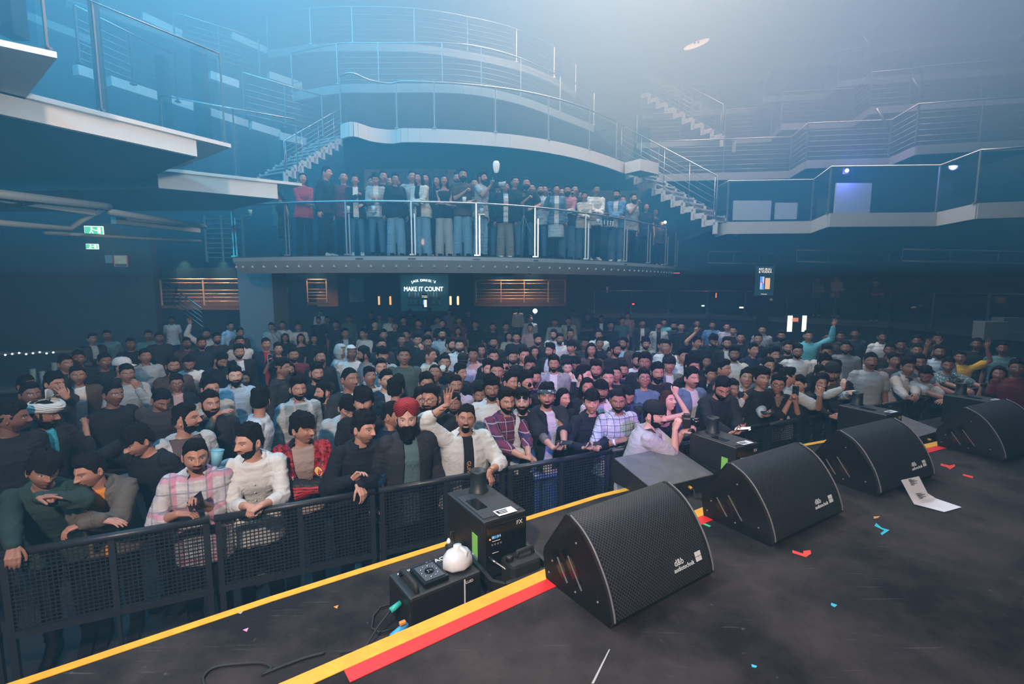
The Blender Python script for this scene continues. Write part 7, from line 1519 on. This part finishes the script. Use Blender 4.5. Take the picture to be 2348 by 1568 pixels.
# rows with the woman's build: x y yaw pose kind colour hair skin
CW = '''405 880 4 i j k m d p|663 849 10 i v k L m|638 801 6 c t k m m|690 776 6 a v k L m|720 778 6 a t k L d|654 775 0 a t k L d|1291 914 40 i t k L l|1347 889 10 a t k L m|1226 807 10 i t k L m|1167 772 6 a t e L m|1356 803 4 a t b L m|1400 812 0 a s p m m|1477 870 10 n t q m m|1016 760 0 a t m L d|1050 760 4 a t m L d|2290 858 0 a v k L d|1620 830 10 a t k L d|560 870 0 a t k L m'''
ni = 0
for row in CR.replace('\n', '|').split('|'):
    f = row.split()
    if len(f) < 9: continue
    x, y, yaw, pose, kind, colr, hair, beard, skin = f[:9]
    kw = {}
    if (x, y) in (('1014', '767'), ('1828', '807'), ('1761', '840'), ('875', '816')): kw['glasses'] = 1
    if (x, y) == ('806', '810'): kw.update(hat='hood', hatc=C_['white'])
    if (x, y) == ('1534', '837'): kw.update(hat='cap_back')
    if (x, y) == ('539', '863'): kw['label'] = 'man with a thick black beard in a pale blue buttoned shirt'
    if colr == 'w' and kind in 'ts' and int(y) > 790: pass
    crowd(int(x), int(y), int(yaw), pose, kind, colr, hair, int(beard), skin, f[9] if len(f) > 9 else 'w', **kw)
for row in CW.split('|'):
    x, y, yaw, pose, kind, colr, hair, skin = row.split()[:8]; f = row.split()
    crowd(int(x), int(y), int(yaw), pose, kind, colr, hair, 0, skin, f[8] if len(f) > 8 else 'w', fem=1, glasses=1 if x in ('405', '1400', '1477') else 0)
# singled-out figures of the middle crowd
crowd(781, 806, 70, 'a', 'h', 'l', 'H', 0, 'd', hat='hood', hatc=(.40, .44, .45), label='tall figure in a pale hooded sweatshirt turned away, hood up')
crowd(281, 842, 60, 'a', 'j', 'k', 's', 0, 'd', hat='cap', hatc=(.60, .64, .66), label='man in a white baseball cap tipping his head back')
crowd(474, 766, -4, 'r', 's', 'w', 's', 1, 'd', label='man in a white long-sleeved shirt stretching one hand up to the stair rail', s0=1.0)
crowd(1853, 771, 14, 'l', 's', 'y', 'f', 0, 'm', label='man in a turquoise shirt with his left arm stretched high', s0=1.03)
crowd(2202, 820, 4, 'u', 't', 'Y', 's', 0, 'd', label='man in a yellow t-shirt holding both spread hands in the air')
crowd(1156, 843, 4, 'a', 't', 'k', 's', 1, 'm', glasses=2, label='man in silver sunglasses behind the zigzag shirt')
crowd(988, 916, -24, 'a', 'j', 'k', 'f', 2, 'm', 'c', glasses=1, label='bearded man in thin glasses and a black jacket between red turban and raised arm')
crowd(1205, 880, 40, 'a', 't', 'k', 'q', 1, 'm', glasses=2, label='man in black sunglasses behind the sunglasses worn on a forehead')
crowd(1062, 828, 170, 'a', 's', 'i', 's', 0, 'd', hat='cap_back', label='man with a black cap and lilac-white shirt facing away, right of the paper cup')
crowd(1585, 868, 40, 'a', 'j', 'q', 'm', 3, 'l', label='moustached long-haired man in a denim jacket with a white fleece collar')
crowd(877, 816, 24, 'a', 's', 'l', 'r', 0, 'm', glasses=1, label='man in glasses right of the hooded pair, behind the checked collar')
crowd(986, 815, 60, 'a', 'w', 'o', 's', 0, 'm', hairc=(.05, .025, .018), label='brown-haired figure in a cream top turned right, left of the paper cup')
# ---- far crowd, filled by chance between the listed heads
tries = 0; FARN = 0
rf = random.Random(11)
while NP[0] < 214 and tries < 900:
    tries += 1; Yd = rf.uniform(11.5, 23.0); X = rf.uniform(-.42*Yd-1.0, .62*Yd)
    if X > 12.5 or (Yd > 17 and abs(X+7) < 1.5): continue
    hx, hy = px((X, Yd, 1.62)); 
    if min([math.dist((X, Yd), q) for q in PLACED]) < .55: continue
    c = rf.choice('kkkkcccnTgwslmb'); kd = rf.choice('ttttpsj'); fm = rf.random() < .2
    lab = 'dim figure in the far crowd wearing '+{'k': 'black', 'c': 'charcoal', 'n': 'navy', 'T': 'teal', 'g': 'grey', 'w': 'white', 's': 'pale blue', 'l': 'light grey', 'm': 'maroon', 'b': 'brown'}[c]+', under the lowest gallery'
    crowd(hx, hy, rf.uniform(-30, 30), rf.choice('aabnxpd'), kd, c, 'L' if fm else rf.choice('smqf'), 0 if fm else rf.choice((0, 0, 1, 2)), rf.choice(('m', 'd', 'd', 'dd')), fem=fm, label=lab, group='far crowd in '+CN[c][1], far=True)
# ---- people on the lowest gallery
def front_y(X):
    for a, b in zip(E1[:-1], E1[1:]):
        if a[0] <= X <= b[0]: return a[1]+(b[1]-a[1])*(X-a[0])/(b[0]-a[0])
    return 11.3 if X < 0 else 16
def gal(hx, hy, row, yaw, pose, kind, colr, label, hair='s', beard=0, skin='m', fem=0, inner='w', bottom=None, **kw):
    Yg = 11.0
    for _ in range(6): X = (hx-1174)/1130*Yg*1.0; Yg = front_y(X)+(.42, .95, 1.5, 2.0)[row]
    return crowd(hx, hy, yaw, pose, kind, colr, hair, beard, skin, inner, fem=fem, Y=Yg, zf=Z1, label=label+', on the gallery', bottom=bottom, group='people on the gallery', **kw)
POSES['e'] = dict(lean=10, R_=('t', .10, -.30, 1.12), L_=('t', -.08, -.30, 1.14), hands=('flat', 'flat'), hd=((.9, -.3, 0), (-.9, -.3, 0)), hn=((0, 0, -1), (0, 0, -1)), el=((-1, .1, -.6), (1, .1, -.6)))
JE = ('slim', C_['jean']); JW = ('wide', C_['denim']); JL = ('wide', C_['ljean']); BW_ = ('wide', (.5, .45, .42))
gal(637, 448, 0, -60, 'd', 'v', 'k', 'woman in a short black dress bending left', 'L', fem=1, bottom=('skirt', BLK)); gal(694, 411, 0, 6, 'e', 's', 'r', 'long-haired woman in a red blouse leaning on the left railing', 'L', fem=1, bottom=('slim', BLK))
gal(749, 398, 0, 60, 'a', 'j', 'k', 'tall dark figure with a white fringed wrap over the shoulder', 's', 0, 'm', inner='k'); gal(787, 393, 1, 4, 'a', 't', 'm', 'tall man in a maroon t-shirt')
gal(814, 414, 0, 0, 'g', 'j', 'k', 'woman in a black jacket over white, crossbody bag strap', 'm', fem=1, bottom=JE); gal(851, 390, 2, 6, 'a', 's', 's', 'man in a pale blue shirt standing in the back row')
gal(861, 412, 0, 0, 'p', 'j', 'l', 'woman in a grey jacket looking at her phone', 'm', fem=1, bottom=JE); gal(878, 400, 1, 10, 'a', 't', 'k', 'man in black behind the woman in the grey jacket'); gal(893, 408, 2, 0, 'a', 't', 'c', 'short figure in charcoal behind the grey jacket', 's')
gal(906, 412, 0, 6, 'i', 'j', 'k', 'smiling woman in glasses and a puffy black jacket', 'm', fem=1, glasses=1, inner='k', bottom=JL); gal(907, 388, 2, 0, 'a', 't', 'g', 'man behind the woman in glasses', 's', 1); gal(944, 396, 1, 10, 'a', 't', 'l', 'man in a light grey t-shirt between two women')
gal(960, 410, 0, -30, 'e', 'j', 'o', 'woman in a cream cardigan over black, leaning on the rail', 'L', fem=1, inner='k', bottom=JL); gal(974, 396, 2, 6, 'a', 't', 'T', 'man in teal behind the cream cardigan'); gal(977, 412, 1, -20, 'a', 't', 'k', 'woman half hidden right of the cream cardigan', 'L', fem=1)
gal(1000, 398, 2, 0, 'a', 't', 'g', 'man in grey before the tan wall panel'); gal(1018, 415, 0, 4, 'e', 'v', 'k', 'woman in a black sleeveless top and white trousers', 'L', fem=1, bottom=('wide', (.58, .50, .47))); gal(1003, 417, 1, -30, 'a', 't', 'k', 'woman with dark hair behind the white trousers', 'L', fem=1)
gal(1061, 403, 0, 6, 'g', 'p', 'b', 'bearded man in a brown polo with a white collar', 'f', 2, bottom=JL); gal(1048, 398, 1, 0, 'a', 't', 'c', 'man behind the brown polo', 's', 1); gal(1088, 400, 2, 0, 'a', 't', 'g', 'man between the brown polo and the cameraman')
gal(1105, 410, 0, 60, 'c', 'p', '*F', 'cameraman in a patterned grey-blue shirt filming to the right', 'q', 1, bottom=JL); gal(1142, 410, 2, 10, 'a', 't', 'k', 'dark man behind the camera lens'); gal(1159, 430, 1, 6, 'a', 'j', 'k', 'man in a dark jacket right of the camera', 's', 0, bottom=('wide', C_['tan']))
gal(1181, 419, 1, 20, 'a', 't', 'k', 'man in black left of the tripod'); gal(1207, 417, 1, 0, 'g', 't', 'k', 'bearded man in black behind the tripod', 's', 2); gal(1219, 422, 2, 0, 'a', 't', 'c', 'man half hidden right of the tripod'); gal(1239, 437, 1, 6, 'a', 's', 's', 'man in a pale blue shirt next to the denim jacket', 's', 1)
gal(1248, 421, 2, 10, 'a', 't', 'k', 'man at the back above the pale blue shirt'); gal(1276, 436, 0, 4, 'c', 'j', 'q', 'woman in a denim jacket and white dress filming with a raised phone', 'm', fem=1, bottom=('skirt', (.62, .64, .64))); gal(1288, 433, 2, 0, 'a', 't', 'k', 'dark figure behind the denim jacket')
gal(1301, 438, 0, 0, 'e', 's', '*K', 'bearded man in a pink, white and navy top', 'f', 2, bottom=JW); gal(1317, 432, 1, 20, 'c', 't', 'k', 'man lifting a phone behind the three-coloured top', 'f'); gal(1333, 430, 2, 0, 'a', 't', 'b', 'man in brown in the back row beside the phone')
gal(1340, 451, 0, 10, 'e', 'w', 'o', 'woman in a fluffy white sweater hugging her arms', 'm', fem=1, bottom=JW); gal(1367, 427, 0, 20, 'e', 'w', 'w', 'man in a white knitted sweater and black trousers', 'f', 0, 'd', bottom=('slim', BLK)); gal(1414, 438, 0, -10, 'e', 'j', 'u', 'man in a shiny blue leather jacket over a white t-shirt', 'q', 1, bottom=JW)
gal(1428, 447, 1, 10, 'a', 't', 'b', 'man in brown behind the blue leather jacket', 's', 1); gal(1451, 445, 0, 50, 'c', 'p', 'l', 'man in a light polo holding a phone out to the right', 's', 1, bottom=('slim', BLK)); gal(1482, 474, 1, 6, 'a', 't', 'k', 'dark-haired woman near the right end', 'L', fem=1)
gal(1503, 487, 1, 6, 'a', 'v', 'k', 'woman in a dark top at the far right end', 'L', fem=1, bottom=('skirt', BLK)); gal(1517, 512, 0, 20, 'd', 't', 'b', 'man stooping over the last post with a lit phone', 's', s0=None)
# terrace figures at right
for hx, hy, Yt, kd, cl, sk, lab in [(1876, 641, 21.0, 't', 'g', 'd', 'dim man on the right terrace, left of two near the beam'), (1919, 638, 20.5, 't', 'p', 'l', 'man under the warm lamp on the right terrace'), (2008, 660, 18.0, 't', 'c', 'd', 'figure seated low at the right terrace rail')]:
    crowd(hx, hy, 20, 'x', kd, cl, 's', 0, sk, Y=Yt, zf=ZT, label=lab, group='people on the right terrace')
used_lab = set()
for i, (pp, d2, n2, held, lab) in enumerate(PHN):
    sh = ' '.join(lab.split(',')[0].split()[:7]); L_ = 'phone held by the '+sh
    if 'far crowd' in lab: continue
    if 'deep in' in lab or L_ in used_lab: L_ = 'phone held by the '+' '.join(lab.replace(',', '').split()[:11])
    if L_ in used_lab: continue
    used_lab.add(L_)
    phone(pp, d2, n2, L_, held == 'phone' and 0, (.5, .52, .55) if held == 'phone_up' else (.015, .015, .017))
print('PEOPLE', len([o for o in bpy.data.objects if o.get('category') == 'person']))
# ================================================================ small things
p = atz(497, 1049, 1.50); k_ = cup(p, 'turquoise paper cup held up beside the plain white shirt', (.16, .42, .55), (R(-8), R(6)))
cup(aty(1016, 847, 6.9), 'white paper cup tipped to the mouth of a man mid-crowd', (.62, .66, .66), (R(40), 0), .04, .10)
o = MB().lathe([(.028, 0), (.033, .01), (.033, .11), (.027, .12), (0, .12)], n=16).build('drink_can', STEEL, label='silver drink can raised behind the blue checked shirt', cat='can'); o.location = aty(1395, 945, 5.6)
for hx, lab, colr, dy in [(582, 'pale cup on the rail at the left end of the gallery', (.35, .50, .52), -14), (860, 'pale blue cup on the rail below the woman in the grey jacket', (.4, .6, .68), -14), (803, 'pale cup beside the second gallery post', (.42, .55, .58), -14), (1105, 'pale cup on the rail below the cameraman', (.42, .55, .6), -14), (1066, 'white paper cup standing on the rail before the brown polo', (.7, .66, .64), 12), (1372, 'pale blue cup before the white knitted sweater', (.4, .58, .68), -14)]:
    X = (hx-1174)/1130*11.3; Yg = front_y(X); X = (hx-1174)/1130*Yg; cup(Vector((X, front_y(X)+.13, Z1+(1.20 if dy > 0 else .98))), lab, colr, (0, 0), .045, .13)
    if dy < 0: o = MB().box((0, 0, 0), (.14, .12, .012)).build('cup_shelf', STEEL, label='small cup ledge behind the gallery rail, under the '+lab.split(' on ')[0].split(' b')[0].replace('pale ', '')+' at '+{582: 'the left end', 860: 'the grey jacket', 803: 'the second post', 1105: 'the cameraman', 1372: 'the white sweater'}[hx], cat='shelf'); o.location = (X, front_y(X)+.10, Z1+.905)
for i, hx in enumerate((1380, 1389, 1397, 1404)):
    X = (hx-1174)/1130*13.0; o = MB().lathe([(.03, 0), (.034, .01), (.034, .12), (.028, .13), (0, .13)], n=14).build('drink_can', STEEL, label='drink can in the row of four on the gallery rail', cat='can', group='row of cans on the gallery rail'); o.location = (X, front_y(X)+.12, Z1+.90)
X = (1392-1174)/1130*13.0; o = MB().box((0, 0, 0), (.42, .12, .012)).build('cup_shelf', STEEL, label='small ledge carrying the row of four cans', cat='shelf'); o.location = (X, front_y(X)+.12, Z1+.893)
# cameraman's camera, white dome flash
c0 = aty(1138, 424, 10.9); E = empty('video_camera', c0, R(70), 'grey camera with a big lens held by the cameraman on the gallery', 'camera')
MB().box((0, 0, 0), (.12, .13, .11), bev=.012).build('camera_body', BLACKM, E); MB().lathe([(.045, .05), (.055, .13), (.055, .22), (.046, .225), (.04, .2)], n=18, M=Matrix.Rotation(R(90), 3, 'X')).build('lens', mat('lens_grey', (.35, .38, .4), .4), E)
MB().tube([(0, 0, .05), (.0, 0, .26)], .012, 8).build('flash_arm', BLACKM, E); MB().lathe([(0, .50), (.05, .49), (.075, .44), (.07, .36), (.05, .28), (.03, .25)], n=18).build('flash_dome', mat('dome_white', (.75, .78, .8), .6, emit=(.8, .9, 1), es=.25), E)
# tripod behind the rail
t0 = Vector((.28, 12.1, Z1)); E = empty('tripod', t0, 0, 'black camera tripod standing behind the gallery rail', 'tripod')
for a in (20, 140, 260): MB().tube([(0, 0, 1.05), (math.cos(R(a))*.42, math.sin(R(a))*.42, .01)], .014, 6).build('leg', DSTEEL, E)
MB().tube([(0, 0, .7), (0, 0, 1.45)], .016, 8).build('centre_column', DSTEEL, E); MB().box((0, 0, 1.5), (.1, .14, .1), bev=.01).build('head', BLACKM, E)
# tan wall panel behind the gallery people
a = aty(838, 470, 16.5); b = aty(1045, 383, 16.5); struct(MB().box(((a.x+b.x)/2, 16.5, (a.z+b.z)/2), (b.x-a.x, .1, b.z-a.z)), 'wall_panel', mat('tan_panel', (.40, .33, .25), .7))
a = aty(843, 470, 16.4); b = aty(1035, 388, 16.4); struct(MB().box(((a.x+b.x)/2+.15, 16.4, (a.z+b.z)/2), ((b.x-a.x)*.8, .1, (b.z-a.z))), 'wall_panel', mat('blue_panel', (.14, .24, .30), .7))
# phone torch far in the crowd, sign by the boy with phone
phone(aty(1314, 889, 5.85), (.1, 0, 1), (.1, -1, 0), 'black phone lifted by the arm behind the bandana man', False, (.02, .02, .022))
phone(aty(1227, 717, 16.5), (0, 0, 1), (0, 1, 0), 'phone shining a bright white torch deep in the crowd', False, flash=.07)
phone(aty(1525, 514, 15.9), (0, 0, 1), (0, 1, 0), 'brightly lit phone at the right end of the gallery', False, flash=.04)
# bar at the far left with cups
b0 = aty(70, 905, 7.6); E = empty('bar_counter', (b0.x-.6, 7.9, 0), R(20), 'dark bar counter at the left edge behind the crowd', 'bar')
MB().box((0, 0, .52), (2.6, .6, 1.04)).build('counter_body', BLACKM, E); MB().box((0, 0, 1.07), (2.7, .7, .05), bev=.01).build('counter_top', DSTEEL, E)
MB().box((-.2, .35, 1.62), (2.2, .3, .04)).build('overshelf', DSTEEL, E)
for xx in (-1.2, .8): MB().box((xx, .35, 1.36), (.04, .04, .52)).build('shelf_post', STEEL, E)
mb = MB(); [mb.ball((-1.2+.09*i, .19, 1.60+.012*(i % 3)), .016, n=4) for i in range(20)]; mb.build('light_string', mat('tiny_lights', (.8, .9, 1), .5, emit=(.8, .95, 1), es=1.6), E)
Mb = Matrix.Translation(E.location)@Matrix.Rotation(R(20), 4, 'Z'); CUPM = mat('cup_teal', (.20, .34, .36), .5)
for i, (xx, yy, zz, n_) in enumerate([(.30, .0, 1.095, 5), (.42, .0, 1.095, 4), (.58, .02, 1.095, 7), (.74, .0, 1.095, 6), (.95, .05, 1.095, 3), (1.10, .0, 1.095, 3)]):
    mb = MB()
    for j in range(n_): mb.lathe([(.032, .02*j*2.2), (.040, .02*j*2.2+.10), (.037, .02*j*2.2+.10)], n=14)
    o = mb.build('cup_stack', CUPM, label='stack of teal plastic cups on the left bar, '+['first from the left edge', 'second from the left edge', 'third from the left edge', 'fourth from the left edge', 'short one nearer the crowd', 'last one at the counter end'][i], cat='cup stack'); o.location = Mb@Vector((xx, yy, zz))
# debris on the hall floor below the barrier
for i, (x, y, z_, lab) in enumerate([(590, 1375, .03, 'crumpled clear wrapper on the floor behind the yellow line'), (790, 1440, .03, 'pale scrap on the hall floor')]):
    if i: break
    q = atz(x, y-40, .03); bm = bmesh.new(); bmesh.ops.create_icosphere(bm, subdivisions=2, radius=.09)
    for v in bm.verts: v.co *= .6+.6*rf.random(); v.co.z *= .45
    me = bpy.data.meshes.new('wrapper'); bm.to_mesh(me); bm.free(); me.materials.append(mat('wrapper_clear', (.45, .48, .50), .25)); o = bpy.data.objects.new('crumpled_wrapper', me); COL.objects.link(o); o.location = q+Vector((0, 0, .02)); tag(o, lab, 'litter')
# ---------------------------------------------------------------- small pieces hang on the part they sit on
SUBP = {'fog_machine': {'digits': 'display', 'status_lamp': 'front_panel', 'button': 'front_panel', 'sticker_print': 'warning_sticker', 'can_cap': 'fluid_can', 'can_handle': 'fluid_can', 'dial': 'fan_grille', 'vent_hole': 'fan_grille', 'jug_handle': 'fluid_jug', 'jug_collar': 'fluid_jug', 'jug_valve': 'fluid_jug', 'connector_latch': 'connector'},
    'stage_monitor': {'logo': 'grille', 'handle_lip': 'handle_recess'}, 'phone': {'lens': 'case', 'screen': 'case', 'flash': 'case'}, 'camera': {'lens': 'camera_body', 'viewfinder': 'camera_body'}, 'video_camera': {'lens': 'camera_body', 'flash_dome': 'flash_arm'}, 'paper_cup': {'rim': 'cup_wall'},
    'exit_sign': {'pictogram': 'face'}, 'advert_screen': {'can_label': 'can', 'emblem': 'can'}, 'poster': {'print': 'frame', 'caption_panel': 'frame'}, 'person': {'button': 'shirt'}}
for E in [o for o in bpy.data.objects if o.parent is None and o.type == 'EMPTY']:
    rules = SUBP.get(E.name.split('.')[0])
    if not rules: continue
    by = {}
    for c in E.children: by.setdefault(c.name.split('.')[0], []).append(c)
    for a, b in rules.items():
        if b not in by: continue
        for c in by.get(a, []):
            hosts = by[b]; h = min(hosts, key=lambda q: (sum((Vector(v) for v in q.bound_box), Vector())/8-(c.matrix_local@(sum((Vector(v) for v in c.bound_box), Vector())/8))).length)
            m = c.matrix_local.copy(); c.parent = h; c.matrix_parent_inverse = Matrix(); c.matrix_local = h.matrix_local.inverted()@m
# ================================================================ haze filling the hall
def haze(name, z0, z1, dens, col, aniso=.35, label=''):
    m = bpy.data.materials.new(name); m.use_nodes = True; nt = m.node_tree; nt.nodes.clear()
    o = nt.nodes.new('ShaderNodeOutputMaterial'); v = nt.nodes.new('ShaderNodeVolumeScatter')
    v.inputs['Color'].default_value = (*col, 1); v.inputs['Density'].default_value = dens; v.inputs['Anisotropy'].default_value = aniso
    nt.links.new(v.outputs[0], o.inputs['Volume']); m.cycles.homogeneous_volume = True
    ob = MB().box(((XL+XR)/2, (YB+YF)/2, (z0+z1)/2), (XR-XL-.04, YB-YF-.04, z1-z0)).build(name, m, kind='stuff')
    tag(ob, label, 'haze')
for z0, z1, dn, c_, lab in [(.01, 3.0, .012, (.20, .60, 1), 'thin blue haze hanging over the crowd'), (3.02, 4.2, .032, (.11, .56, 1), 'blue haze around the gallery crowd'),
        (4.22, 6.2, .058, (.13, .58, 1), 'denser blue haze below the second gallery'), (6.22, 14.4, .12, (.66, .85, 1), 'thick pale haze filling the top of the hall')]:
    haze('haze_layer', z0, z1, dn, c_, 0, lab)
